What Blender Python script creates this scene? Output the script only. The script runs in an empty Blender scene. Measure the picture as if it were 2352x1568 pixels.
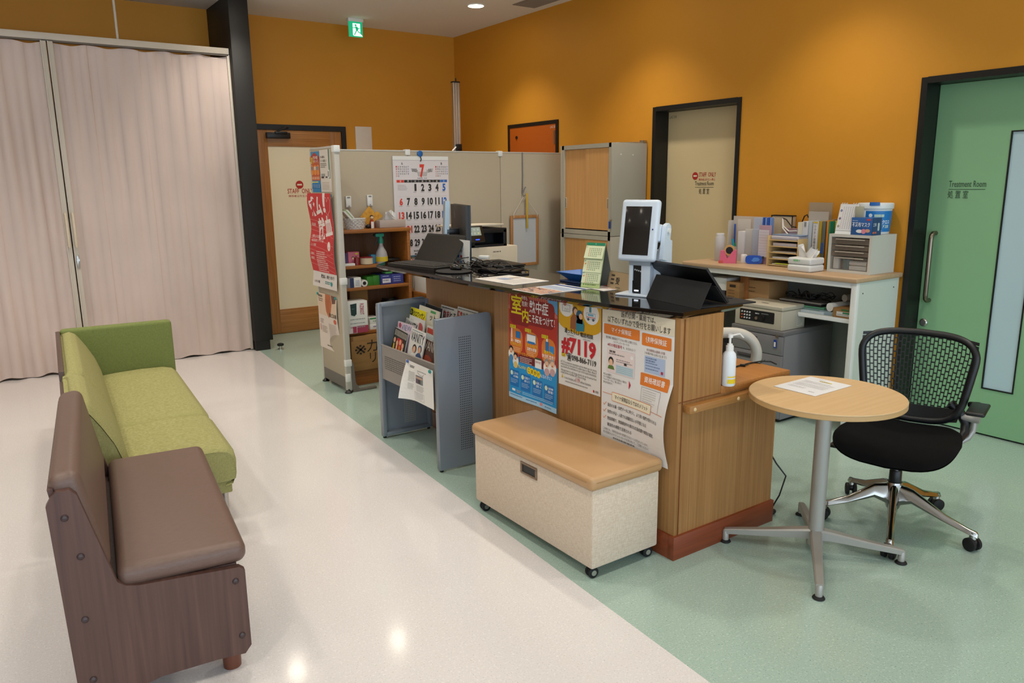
import bpy, bmesh, math, random
from mathutils import Vector, Matrix
random.seed(7)
scn = bpy.context.scene
COL = scn.collection
PI = math.pi
sin, cos, rad = math.sin, math.cos, math.radians

# ---------------------------------------------------------------- camera
YAW, PITCH, ROLL, EYE = rad(34.72728), rad(11.79115), rad(0.64902), 1.5
FPX = 1743.58
_F = Vector((sin(YAW)*cos(PITCH), cos(YAW)*cos(PITCH), -sin(PITCH)))
_R0 = Vector((cos(YAW), -sin(YAW), 0)); _D0 = _F.cross(_R0)
_R = _R0*cos(ROLL) + _D0*sin(ROLL); _D = _D0*cos(ROLL) - _R0*sin(ROLL)
camd = bpy.data.cameras.new('camera'); cam = bpy.data.objects.new('camera', camd); COL.objects.link(cam)
camd.sensor_width = 36; camd.lens = FPX/2352*36; camd.clip_start = .05
m = Matrix.Identity(4)
for i in range(3):
    m[i][0], m[i][1], m[i][2] = _R[i], -_D[i], -_F[i]
m[2][3] = EYE
cam.matrix_world = m
scn.camera = cam

# ---------------------------------------------------------------- daylight, exposure
W = bpy.data.worlds.new('world'); scn.world = W; W.use_nodes = True
WB = W.node_tree.nodes['Background']; WB.inputs[0].default_value = (.70, .85, 1.0, 1); WB.inputs[1].default_value = 2.9
vs = scn.view_settings
vs.view_transform = 'Standard'; vs.look = 'None'; vs.gamma = 1; vs.use_curve_mapping = False; vs.exposure = 0.0
scn.cycles.use_denoising = True
scn.cycles.max_bounces = 8
SPOT_W = 52.0

# ---------------------------------------------------------------- pixel of the 2352x1568 frame -> point on a real plane
def _ray(x, y): return (_F*FPX + _R*(x-1176) + _D*(y-784)).normalized()
def G(x, y, z=0):
    v = _ray(x, y); return Vector((0, 0, EYE)) + v*((z-EYE)/v.z)
def GX(x, y, X):
    v = _ray(x, y); return Vector((0, 0, EYE)) + v*(X/v.x)
def GY(x, y, Y):
    v = _ray(x, y); return Vector((0, 0, EYE)) + v*(Y/v.y)

# ---------------------------------------------------------------- materials
def lin(h):
    h = h.lstrip('#'); c = [int(h[i:i+2], 16)/255 for i in (0, 2, 4)]
    return tuple([(x/12.92 if x <= .04045 else ((x+.055)/1.055)**2.4) for x in c]) + (1,)
MATS = {}
def mat(name, hx, rough=.5, metal=0, spec=.5, bump=None, vary=None, emit=0, coat=0, trans=0, alpha=1, sheen=0):
    if name in MATS: return MATS[name]
    mt = bpy.data.materials.new(name); mt.use_nodes = True; N = mt.node_tree.nodes; L = mt.node_tree.links
    b = N['Principled BSDF']; c = lin(hx)
    b.inputs['Base Color'].default_value = c; b.inputs['Roughness'].default_value = rough
    b.inputs['Metallic'].default_value = metal; b.inputs['Specular IOR Level'].default_value = spec
    b.inputs['Coat Weight'].default_value = coat; b.inputs['Coat Roughness'].default_value = .08
    b.inputs['Transmission Weight'].default_value = trans; b.inputs['Alpha'].default_value = alpha
    b.inputs['Sheen Weight'].default_value = sheen
    if emit:
        b.inputs['Emission Color'].default_value = c; b.inputs['Emission Strength'].default_value = emit
    mt.diffuse_color = c
    if bump or vary:
        tc = N.new('ShaderNodeTexCoord')
    if vary:                                   # (scale xyz, colour 2, low, high)
        mp = N.new('ShaderNodeMapping'); mp.inputs['Scale'].default_value = vary[0]
        nz = N.new('ShaderNodeTexNoise'); nz.inputs['Scale'].default_value = 1; nz.inputs['Detail'].default_value = 5
        rp = N.new('ShaderNodeMapRange'); rp.inputs[1].default_value = vary[2]; rp.inputs[2].default_value = vary[3]
        mx = N.new('ShaderNodeMix'); mx.data_type = 'RGBA'; mx.inputs[6].default_value = c; mx.inputs[7].default_value = lin(vary[1])
        L.new(tc.outputs['Object'], mp.inputs[0]); L.new(mp.outputs[0], nz.inputs[0]); L.new(nz.outputs[0], rp.inputs[0])
        L.new(rp.outputs[0], mx.inputs[0]); L.new(mx.outputs[2], b.inputs['Base Color'])
    if bump:                                   # (scale, strength)
        nz = N.new('ShaderNodeTexNoise'); nz.inputs['Detail'].default_value = 3
        if isinstance(bump[0], tuple):
            mp = N.new('ShaderNodeMapping'); mp.inputs['Scale'].default_value = bump[0]; nz.inputs['Scale'].default_value = 1
            L.new(tc.outputs['Object'], mp.inputs[0]); L.new(mp.outputs[0], nz.inputs[0])
        else:
            nz.inputs['Scale'].default_value = bump[0]; L.new(tc.outputs['Object'], nz.inputs[0])
        bp = N.new('ShaderNodeBump'); bp.inputs['Strength'].default_value = bump[1]; bp.inputs['Distance'].default_value = .002
        L.new(nz.outputs[0], bp.inputs['Height']); L.new(bp.outputs[0], b.inputs['Normal'])
    MATS[name] = mt
    return mt
def wood(name, a, b_, axis='z', rough=.42, fine=160, amount=(.3, .72)):
    s = {'z': (fine, fine, 2.2), 'x': (2.2, fine, fine), 'y': (fine, 2.2, fine)}[axis]
    return mat(name, a, rough, vary=(s, b_, amount[0], amount[1]), bump=(s, .12))
def col(hx, rough=.55): return mat('ink_'+hx.strip('#').lower()+('' if rough == .55 else '_g'), hx, rough)

def speckle(name, base, dark, light, rough):
    mt = bpy.data.materials.new(name); mt.use_nodes = True; N = mt.node_tree.nodes; L = mt.node_tree.links
    b = N['Principled BSDF']; tc = N.new('ShaderNodeTexCoord')
    n1 = N.new('ShaderNodeTexNoise'); n1.inputs['Scale'].default_value = 190; n1.inputs['Detail'].default_value = 2
    n2 = N.new('ShaderNodeTexNoise'); n2.inputs['Scale'].default_value = 120; n2.inputs['Detail'].default_value = 2
    n3 = N.new('ShaderNodeTexNoise'); n3.inputs['Scale'].default_value = 1.6; n3.inputs['Detail'].default_value = 4
    def rng(n, a, c):
        r = N.new('ShaderNodeMapRange'); r.inputs[1].default_value = a; r.inputs[2].default_value = c; L.new(n.outputs[0], r.inputs[0]); return r
    for n in (n1, n2, n3): L.new(tc.outputs['Object'], n.inputs[0])
    r1, r2 = rng(n1, .60, .72), rng(n2, .56, .70)
    m1 = N.new('ShaderNodeMix'); m1.data_type = 'RGBA'; m1.inputs[6].default_value = lin(base); m1.inputs[7].default_value = lin(dark)
    m2 = N.new('ShaderNodeMix'); m2.data_type = 'RGBA'; m2.inputs[7].default_value = lin(light)
    L.new(r1.outputs[0], m1.inputs[0]); L.new(m1.outputs[2], m2.inputs[6]); L.new(r2.outputs[0], m2.inputs[0])
    L.new(m2.outputs[2], b.inputs['Base Color'])
    r3 = N.new('ShaderNodeMapRange'); r3.inputs[3].default_value = rough-.04; r3.inputs[4].default_value = rough+.06
    L.new(n3.outputs[0], r3.inputs[0]); L.new(r3.outputs[0], b.inputs['Roughness'])
    bp = N.new('ShaderNodeBump'); bp.inputs['Strength'].default_value = .05; bp.inputs['Distance'].default_value = .01
    L.new(n3.outputs[0], bp.inputs['Height']); L.new(bp.outputs[0], b.inputs['Normal'])
    return mt
def weave(name, a, b_, scale=420, rough=.85, stretch=(1, 1, 8), bump=.4):
    """cross-woven cloth: two noises stretched along and across"""
    mt = bpy.data.materials.new(name); mt.use_nodes = True; N = mt.node_tree.nodes; L = mt.node_tree.links
    b = N['Principled BSDF']; b.inputs['Roughness'].default_value = rough; tc = N.new('ShaderNodeTexCoord')
    outs = []
    for sc in ((scale, scale, scale/10), (scale/10, scale/10, scale)):
        mp = N.new('ShaderNodeMapping'); mp.inputs['Scale'].default_value = sc
        nz = N.new('ShaderNodeTexNoise'); nz.inputs['Scale'].default_value = 1; nz.inputs['Detail'].default_value = 3
        L.new(tc.outputs['Object'], mp.inputs[0]); L.new(mp.outputs[0], nz.inputs[0]); outs.append(nz)
    ad = N.new('ShaderNodeMath'); ad.operation = 'ADD'; L.new(outs[0].outputs[0], ad.inputs[0]); L.new(outs[1].outputs[0], ad.inputs[1])
    r = N.new('ShaderNodeMapRange'); r.inputs[1].default_value = .8; r.inputs[2].default_value = 1.2; L.new(ad.outputs[0], r.inputs[0])
    mx = N.new('ShaderNodeMix'); mx.data_type = 'RGBA'; mx.inputs[6].default_value = lin(a); mx.inputs[7].default_value = lin(b_)
    L.new(r.outputs[0], mx.inputs[0]); L.new(mx.outputs[2], b.inputs['Base Color'])
    bp = N.new('ShaderNodeBump'); bp.inputs['Strength'].default_value = bump; bp.inputs['Distance'].default_value = .001
    L.new(ad.outputs[0], bp.inputs['Height']); L.new(bp.outputs[0], b.inputs['Normal'])
    return mt

# ---------------------------------------------------------------- mesh builder
class MB:
    def __init__(s): s.v, s.f, s.mi, s.ms, s.T = [], [], [], [], None
    def _m(s, m_):
        if m_ not in s.ms: s.ms.append(m_)
        return s.ms.index(m_)
    def add(s, vs_, fs, m_):
        o = len(s.v); k = s._m(m_)
        s.v += [(s.T @ Vector(p)) if s.T else Vector(p) for p in vs_]
        s.f += [tuple(i+o for i in f) for f in fs]; s.mi += [k]*len(fs)
        return s
    def box(s, x0, y0, z0, x1, y1, z1, m_, bev=0, seg=2, M=None):
        x0, x1 = sorted((x0, x1)); y0, y1 = sorted((y0, y1)); z0, z1 = sorted((z0, z1))
        if not bev:
            vs_ = [(x, y, z) for z in (z0, z1) for y in (y0, y1) for x in (x0, x1)]
            fs = [(0, 2, 3, 1), (4, 5, 7, 6), (0, 1, 5, 4), (2, 6, 7, 3), (0, 4, 6, 2), (1, 3, 7, 5)]
        else:
            bm = bmesh.new(); bmesh.ops.create_cube(bm, size=1)
            for v in bm.verts: v.co = Vector((x0+(v.co.x+.5)*(x1-x0), y0+(v.co.y+.5)*(y1-y0), z0+(v.co.z+.5)*(z1-z0)))
            bmesh.ops.bevel(bm, geom=bm.edges[:], offset=min(bev, .49*min(x1-x0, y1-y0, z1-z0)), segments=seg, profile=.5, affect='EDGES')
            bm.verts.index_update(); vs_ = [v.co.copy() for v in bm.verts]; fs = [tuple(v.index for v in f.verts) for f in bm.faces]; bm.free()
        if M: vs_ = [M @ Vector(p) for p in vs_]
        return s.add(vs_, fs, m_)
    def cbox(s, c, sx, sy, sz, m_, bev=0, rz=0, seg=2, M=None):
        """box of size sx,sy,sz standing on point c, turned rz about z"""
        MM = Matrix.Translation(Vector(c)) @ Matrix.Rotation(rz, 4, 'Z')
        if M: MM = MM @ M
        return s.box(-sx/2, -sy/2, 0, sx/2, sy/2, sz, m_, bev, seg, MM)
    def ring(s, path, secs, m_, closed=False, caps=True):
        """sections: list of lists of points, joined in order"""
        n = len(secs[0]); vs_ = [p for sec in secs for p in sec]; fs = []
        k = len(secs)
        for i in range(k if closed else k-1):
            a, b = i*n, ((i+1) % k)*n
            for j in range(n): fs.append((a+j, a+(j+1) % n, b+(j+1) % n, b+j))
        if caps and not closed: fs += [tuple(reversed(range(n))), tuple(range((k-1)*n, k*n))]
        return s.add(vs_, fs, m_)
    def tube(s, pts, r, m_, n=8, closed=False, flat=None):
        pts = [Vector(p) for p in pts]; k = len(pts); secs = []
        up = None
        for i, p in enumerate(pts):
            a = pts[(i-1) % k] if (i or closed) else p; b = pts[(i+1) % k] if (i < k-1 or closed) else p
            t = (b-a).normalized()
            if up is None:
                up = t.orthogonal().normalized() if not flat else Vector(flat)
            up = (up - t*up.dot(t)).normalized(); w = t.cross(up)
            rr = r[i] if isinstance(r, (list, tuple)) and not isinstance(r[0], tuple) and len(r) == k else r
            ra, rb = (rr if isinstance(rr, tuple) else (rr, rr))
            secs.append([p + up*(ra*cos(2*PI*j/n)) + w*(rb*sin(2*PI*j/n)) for j in range(n)])
        return s.ring(pts, secs, m_, closed)
    def cyl(s, p0, p1, r0, m_, r1=None, n=20):
        return s.tube([p0, p1], [r0, r0 if r1 is None else r1], m_, n)
    def lathe(s, c, prof, m_, n=24, M=None):
        c = Vector(c); secs = [[(r*cos(2*PI*j/n), r*sin(2*PI*j/n), z) for j in range(n)] for r, z in prof]
        secs = [[(M @ Vector(p) if M else Vector(p))+c for p in q] for q in secs]
        return s.ring(None, secs, m_)
    def prism(s, pts, O, U, V, Nn, m_):
        """2-d outline pts in frame O,U,V pushed along Nn (vector with length)"""
        O, U, V, Nn = map(Vector, (O, U, V, Nn)); n = len(pts)
        a = [O+U*p[0]+V*p[1] for p in pts]; b = [p+Nn for p in a]
        fs = [tuple(range(n)), tuple(reversed(range(n, 2*n)))] + [(j, n+j, n+(j+1) % n, (j+1) % n) for j in range(n)]
        return s.add(a+b, fs, m_)
    def surf(s, fn, nu, nv, m_, wrap=False):
        vs_ = [fn(i/nu, j/nv) for j in range(nv+1) for i in range(nu+(0 if wrap else 1))]; w = nu+(0 if wrap else 1); fs = []
        for j in range(nv):
            for i in range(nu): fs.append((j*w+i, j*w+(i+1) % w if wrap else j*w+i+1, (j+1)*w+((i+1) % w if wrap else i+1), (j+1)*w+i))
        return s.add(vs_, fs, m_)
    def sphere(s, c, r, m_, sc=(1, 1, 1), n=14, M=None):
        c = Vector(c)
        return s.lathe(c, [(max(1e-4, r*sin(PI*k/8))*1, -r*cos(PI*k/8)) for k in range(9)], m_, n, (M or Matrix.Identity(4)) @ Matrix.Diagonal((sc[0], sc[1], sc[2], 1)))

ORG = {}
def build(mb, name, parent=None, label=None, cat=None, group=None, kind=None, org=None, sharp=38, solid=0, sub=0):
    if parent is not None: o_ = ORG[parent.name]
    elif org is not None: o_ = Vector(org)
    else:
        xs = [v.x for v in mb.v]; ys = [v.y for v in mb.v]; zs = [v.z for v in mb.v]
        o_ = Vector(((min(xs)+max(xs))/2, (min(ys)+max(ys))/2, min(zs)))
    me = bpy.data.meshes.new(name)
    me.from_pydata([tuple(v-o_) for v in mb.v], [], mb.f)
    for x in mb.ms: me.materials.append(x)
    me.polygons.foreach_set('material_index', mb.mi)
    bm = bmesh.new(); bm.from_mesh(me); bmesh.ops.recalc_face_normals(bm, faces=bm.faces[:])
    if sub == 0 and sharp is not None:
        for f in bm.faces: f.smooth = True
    bm.to_mesh(me); bm.free()
    if sharp is not None: me.set_sharp_from_angle(angle=rad(sharp))
    ob = bpy.data.objects.new(name, me); COL.objects.link(ob)
    if solid:
        md = ob.modifiers.new('solid', 'SOLIDIFY'); md.thickness = solid; md.offset = -1
    if parent is not None: ob.parent = parent
    else: ob.location = o_
    ORG[ob.name] = o_
    tag(ob, label, cat, group, kind)
    return ob
def tag(o, label=None, cat=None, group=None, kind=None):
    if label: o['label'] = label
    if cat: o['category'] = cat
    if group: o['group'] = group
    if kind: o['kind'] = kind
def thing(name, label, cat, loc, group=None, kind=None):
    o = bpy.data.objects.new(name, None); COL.objects.link(o); o.empty_display_size = .05
    o.location = loc; ORG[o.name] = Vector(loc); tag(o, label, cat, group, kind)
    return o

# ---------------------------------------------------------------- lettering and flat print
_G = {}
def glyphs(t, bold=0):
    k = (t, bold)
    if k not in _G:
        cu = bpy.data.curves.new('t', 'FONT'); cu.body = t; cu.size = 1; cu.offset = bold*.008; cu.resolution_u = 2; cu.fill_mode = 'FRONT'
        ob = bpy.data.objects.new('t', cu); me = ob.to_mesh()
        vs_ = [(v.co.x, v.co.y) for v in me.vertices]; fs = [tuple(p.vertices) for p in me.polygons]
        ob.to_mesh_clear(); bpy.data.objects.remove(ob); bpy.data.curves.remove(cu)
        if vs_:
            x0 = min(v[0] for v in vs_); x1 = max(v[0] for v in vs_); y0 = min(v[1] for v in vs_); y1 = max(v[1] for v in vs_)
        else: x0 = x1 = y0 = y1 = 0
        _G[k] = (vs_, fs, x0, x1, y0, y1)
    return _G[k]
class Print(MB):
    """flat print in a frame: O top-left corner, U to the right, V down (unit vectors); warp(u,v)->lift along N"""
    def __init__(s, O, U, V, warp=None):
        super().__init__(); s.O, s.U, s.V = Vector(O), Vector(U).normalized(), Vector(V).normalized()
        s.N = s.V.cross(s.U).normalized(); s.warp = warp; s.lay = 1
        if s.N.dot(Vector((0, 0, EYE))-s.O) < 0: s.N = -s.N          # print lies on the side people read
    def at(s, u, v, l=None):
        h = (s.lay if l is None else l)*.0004; h += .0006 if h > 0 else 0
        if s.warp:
            w = s.warp(u, v); h2 = w if not isinstance(w, tuple) else w[2]
            if isinstance(w, tuple): u, v = u+w[0], v+w[1]
            return s.O+s.U*u+s.V*v+s.N*(h+h2)
        return s.O+s.U*u+s.V*v+s.N*h
    def rect(s, u, v, w, h, c, l=None):
        c = col(c) if isinstance(c, str) else c
        if s.warp:
            nu, nv = max(1, int(w/.02)), max(1, int(h/.02))
            vs_ = [s.at(u+w*i/nu, v+h*j/nv, l) for j in range(nv+1) for i in range(nu+1)]
            fs = [(j*(nu+1)+i, j*(nu+1)+i+1, (j+1)*(nu+1)+i+1, (j+1)*(nu+1)+i) for j in range(nv) for i in range(nu)]
            s.add(vs_, fs, c)
        else: s.add([s.at(u, v, l), s.at(u+w, v, l), s.at(u+w, v+h, l), s.at(u, v+h, l)], [(0, 1, 2, 3)], c)
        return s
    def fine(s, pts, fs, c, l):
        bm = bmesh.new(); vv = [bm.verts.new((p[0], p[1], 0)) for p in pts]
        for f in fs:
            try: bm.faces.new([vv[i] for i in f])
            except ValueError: pass
        bmesh.ops.triangulate(bm, faces=bm.faces[:])
        for k in range(5):
            es = [e for e in bm.edges if e.calc_length() > .020]
            if not es: break
            bmesh.ops.subdivide_edges(bm, edges=es, cuts=1, use_grid_fill=False)
            bmesh.ops.triangulate(bm, faces=[f for f in bm.faces if len(f.verts) > 3])
        bm.verts.index_update()
        s.add([s.at(v.co.x, v.co.y, l) for v in bm.verts], [tuple(v.index for v in f.verts) for f in bm.faces], c); bm.free()
        return s
    def poly(s, pts, c, l=None):
        c = col(c) if isinstance(c, str) else c
        if s.warp: return s.fine(pts, [tuple(range(len(pts)))], c, l)
        s.add([s.at(p[0], p[1], l) for p in pts], [tuple(range(len(pts)))], c); return s
    def ell(s, u, v, a, b, c, l=None, n=20): return s.poly([(u+a*cos(2*PI*k/n), v+b*sin(2*PI*k/n)) for k in range(n)], c, l)
    def line(s, pts, w, c, l=None):
        for (a, b), (d, e) in zip(pts, pts[1:]):
            L_ = math.hypot(d-a, e-b) or 1; nx, ny = -(e-b)/L_*w/2, (d-a)/L_*w/2
            s.poly([(a+nx, b+ny), (d+nx, e+ny), (d-nx, e-ny), (a-nx, b-ny)], c, l)
        return s
    def frame(s, u, v, w, h, t, c, l=None): return s.rect(u, v, w, t, c, l).rect(u, v+h-t, w, t, c, l).rect(u, v, t, h, c, l).rect(u+w-t, v, t, h, c, l)
    def rrect(s, u, v, w, h, r, c, l=None):
        pts = []
        for cx, cy, a in ((u+w-r, v+r, -90), (u+w-r, v+h-r, 0), (u+r, v+h-r, 90), (u+r, v+r, 180)):
            pts += [(cx+r*cos(rad(a+k*30)), cy+r*sin(rad(a+k*30))) for k in range(4)]
        return s.poly(pts, c, l)
    def text(s, u, v, h, t, c, w=None, bold=0, al='l', l=None, rot=0):
        """t fitted into height h (and width w) with its box's left/centre/right top at u,v"""
        c = col(c) if isinstance(c, str) else c
        vs_, fs, x0, x1, y0, y1 = glyphs(t, bold)
        if not vs_: return s
        if any(ord(ch) > 0x2e80 for ch in t): y0, y1 = min(y0, -.10), max(y1, .80)
        else: y0, y1 = min(0, y0*.0), max(y1, .69)
        sy = h/(y1-y0); sx = sy if w is None else w/(x1-x0)
        W_ = (x1-x0)*sx; off = {'l': 0, 'c': -W_/2, 'r': -W_}[al]
        out = []
        for x, y in vs_:
            a, b = off+(x-x0)*sx, (y1-y)*sy
            if rot: a, b = a*cos(rot)-b*sin(rot), a*sin(rot)+b*cos(rot)
            out.append((u+a, v+b))
        l = (s.lay+1) if l is None else l
        if s.warp and h > .03: return s.fine(out, fs, c, l)
        s.add([s.at(a, b, l) for a, b in out], fs, c); return s
    def dashes(s, u, v, w, rows, pitch, h, c, l=None, ragged=.25):
        for k in range(rows):
            x = 0; e = w*(1-random.random()*ragged) if k == rows-1 or random.random() < .3 else w
            while x < e:
                d = min(random.uniform(.3, 1.2)*h*3, e-x); s.rect(u+x, v+k*pitch, d, h, c, l); x += d+h*.5
        return s
# ================================================================ THE ROOM
CZ, YB, XR, XD = 3.09, 7.71, 4.60, 4.74          # ceiling, back wall, right wall, door leaves
M_or = mat('orange_paint', '#D28F22', .62, bump=(260, .10), vary=((1.3, 1.3, 1.3), '#CD8A1F', .35, .65))
M_ceil = mat('ceiling_paint', '#E6E1DA', .9, bump=(60, .06))
M_blk = mat('black_trim', '#0C0B0A', .42, bump=(300, .05))
M_blkm = mat('black_column_paint', '#15120F', .6, bump=(120, .12))
M_cream = mat('cream_door_paint', '#D9C295', .5, bump=(200, .04)); M_cream2 = mat('pale_cream_door_panel', '#EADCBC', .5, bump=(200, .04))
M_green = mat('green_door_paint', '#86B488', .42, bump=(220, .05))
M_fl_g = speckle('green_vinyl_floor', '#A3B9AD', '#79948A', '#B6C9BD', .13)
M_fl_p = speckle('pink_vinyl_floor', '#DBD6D4', '#C2BBB8', '#E6E2E0', .10)
M_white = mat('white_plastic', '#E6E6E2', .4)
M_chrome = mat('brushed_steel', '#B9B6B0', .28, metal=1, bump=((400, 400, 6), .05))
M_alu = mat('aluminium', '#C9CBCB', .35, metal=1)
M_black = mat('black_plastic', '#101011', .38)
M_rub = mat('black_rubber', '#0B0B0C', .7)

bx = lambda y: 1.577+.0603*y
f = MB()
ys = [-5.0, 7.95]
f.add([(-6, ys[0], 0), (bx(ys[0]), ys[0], 0), (bx(ys[1]), ys[1], 0), (-6, ys[1], 0)], [(0, 1, 2, 3)], M_fl_p)
f.add([(bx(ys[0]), ys[0], 0), (5.2, ys[0], 0), (5.2, ys[1], 0), (bx(ys[1]), ys[1], 0)], [(0, 1, 2, 3)], M_fl_g)
build(f, 'floor', kind='structure', org=(0, 0, 0), sharp=None)
build(MB().box(-6, -5, CZ, 5.2, 7.95, CZ+.1, M_ceil), 'ceiling', kind='structure')
build(MB().box(-6, YB, 0, 5.2, YB+.15, CZ, M_or), 'wall_back', kind='structure')
D2 = (3.713, 4.588, 2.084); D3 = (1.16, 2.425, 2.070)
w = MB()
for y0, y1, z0, z1 in ((D2[1], YB, 0, CZ), (D2[0], D2[1], D2[2], CZ), (D3[1], D2[0], 0, CZ), (D3[0], D3[1], D3[2], CZ), (-2.6, D3[0], 0, CZ)):
    w.box(XR, y0, z0, XR+.3, y1, z1, M_or)
build(w, 'wall_right', kind='structure')
build(MB().box(-4.6, -2.6, 0, -4.45, YB, CZ, mat('pale_wall_paint', '#CFC8BC', .8)), 'wall_left', kind='structure')
c = MB().box(1.967, 7.0, .09, 2.132, YB, CZ, M_blkm, .003)
co = build(c, 'column', kind='structure')
build(MB().box(1.974, 7.008, 0, 2.104, YB, .092, M_blkm), 'kick_base', co)

# ---- door_1 : staff door in the back wall
M_oak = wood('oak_stile', '#B47A3F', '#8C5726', 'z', .45, 90)
M_oakh = wood('oak_rail', '#B67D42', '#935E2B', 'x', .45, 90)
fr = MB(); Y0 = YB-.03
fr.box(2.25, Y0, 0, 2.30, YB, 2.09, M_blk).box(3.205, Y0, 0, 3.255, YB, 2.09, M_blk).box(2.30, Y0, 2.04, 3.205, YB, 2.09, M_blk)
d1 = build(fr, 'door_1', kind='structure', org=(2.7, YB, 0))
lf = MB()
lf.box(2.302, YB-.018, .006, 2.435, YB-.0005, 2.038, M_oak, .002).box(3.08, YB-.018, .006, 3.203, YB-.0005, 2.038, M_oak, .002)
build(lf, 'door_stile', d1)
build(MB().box(2.435, YB-.0175, .006, 3.08, YB-.0005, .252, M_oakh, .002).box(2.435, YB-.0175, 1.88, 3.08, YB-.0005, 2.038, M_oakh, .002), 'door_rail', d1)
build(MB().box(2.433, YB-.009, .25, 3.082, YB-.001, 1.882, M_cream2), 'door_panel', d1)
build(MB().box(2.42, Y0-.035, 1.955, 2.655, Y0+.012, 2.012, M_black, .006).box(2.50, Y0-.05, 2.0, 2.62, Y0-.02, 2.02, M_black, .003)
      .tube([(2.52, Y0-.03, 2.02), (2.60, Y0-.07, 2.055), (2.64, Y0-.01, 2.06)], .008, M_black), 'door_closer', d1)
RED = '#B3261F'
def no_entry(P, u, v, r):
    P.ell(u, v, r, r, RED, n=28).rect(u-r*.62, v-r*.2, r*1.24, r*.4, '#E8DCC4', P.lay+1)
P = Print((2.45, YB-.0095, 1.9), (1, 0, 0), (0, 0, -1))
p = GY(688, 424, YB-.01); no_entry(P, p.x-2.45, 1.9-p.z, .04)
p = GY(690, 433, YB-.01); P.text(p.x-2.45, 1.9-p.z, .046, 'STAFF  ONLY', RED, w=.27, al='c', bold=1)
P.text(p.x-2.45, 1.9-p.z+.062, .022, '関係者以外立入禁止', RED, w=.25, al='c')
build(P, 'door_sign', d1, sharp=None)
# door stop on the floor
s_ = thing('door_stop', 'small steel door stop with black rubber cap on the floor by the black column', 'door stop', G(645, 802, 0))
q = G(645, 802, 0)
build(MB().lathe(q, [(.026, 0), (.026, .008), (.014, .012), (.014, .03), (.018, .032), (.018, .04)], M_chrome), 'steel_post', s_)
build(MB().lathe(q, [(.026, .036), (.03, .040), (.03, .052), (.02, .058)], M_rub), 'rubber_cap', s_)
# blank plate
build(MB().box(3.368, YB-.012, 1.52, 3.553, YB, 2.098, mat('blank_plate', '#DCCFC0', .6), .002), 'wall_plate', label='blank white rectangular plate on the orange back wall beside the staff door', cat='wall plate')

# ---- hatch door in the right wall (behind the screen)
h = MB(); 
for a in ((5.825, 0.1, 5.86, 2.08), (6.62, .1, 6.655, 2.08)): h.box(XR-.012, a[0], a[1], XR, a[2], a[3], M_blk)
h.box(XR-.012, 5.86, 2.045, XR, 6.62, 2.08, M_blk)
hd = build(h, 'door_2', kind='structure', org=(XR, 6.2, 0))
build(MB().box(XR-.008, 5.86, .1, XR-.0005, 6.62, 2.045, mat('burnt_orange_door', '#B5560E', .45)), 'door_panel', hd)
build(MB().lathe(GX(1187, 316, XR-.008), [(.001, 0), (.016, 0), (.016, .008), (.001, .008)], M_black, 12, Matrix.Rotation(-PI/2, 4, 'Y')), 'lock', hd)
build(MB().box(XR-.014, 5.872, 1.86, XR-.008, 5.888, 1.985, M_chrome), 'hinge', hd)
P = Print(GX(1264, 289, XR-.009), (0, -1, 0), (0, 0, -1)); P.text(0, 0, .022, 'LAC105', '#E6C8B0', w=.09); build(P, 'room_code', hd, sharp=None)

# ---- door_3 : cream treatment-room door, recessed in the right wall
def jamb(y0, y1, zt):
    j = MB()
    for X0, X1, o in ((XR-.008, XR+.16, 0),):
        j.box(X0, y0-.002, 0, X1, y0+.034, zt, M_blk).box(X0, y1-.034, 0, X1, y1+.002, zt, M_blk).box(X0, y0+.034, zt-.034, X1, y1-.034, zt+.002, M_blk)
    j.box(XD+.02, y0, 0, XD+.03, y1, zt, M_blk)
    return j
d3 = build(jamb(*D2), 'door_3', kind='structure', org=(XR, 4.15, 0))
build(MB().box(XD, D2[0]+.034, .008, XD+.02, D2[1]-.034, D2[2]-.036, M_cream), 'door_panel', d3)
P = Print((XD-.0005, 4.55, 2.05), (0, -1, 0), (0, 0, -1))
u_ = lambda px, py: (4.55-GX(px, py, XD).y, 2.05-GX(px, py, XD).z)
a = u_(1597, 404); no_entry(P, a[0], a[1], .03)
a = u_(1606, 397); P.text(a[0], a[1]-.004, .034, 'STAFF  ONLY', RED, w=.17); P.text(a[0], a[1]+.042, .018, '関係者以外立入禁止', RED, w=.165)
a = u_(1618, 416); P.text(a[0], a[1], .032, 'Treatment Room', '#3A3630', w=.19, al='c'); P.rect(a[0]-.095, a[1]+.045, .19, .003, '#3A3630'); P.text(a[0], a[1]+.055, .045, '処 置 室', '#3A3630', w=.105, al='c')
P.text(.01, .03, .022, 'LAC104', '#6E6450', w=.075)
build(P, 'door_sign', d3, sharp=None)
build(MB().sphere(GX(1697, 272, XD-.015), .022, M_black, (.6, 1, 1)), 'door_latch', d3)

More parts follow.
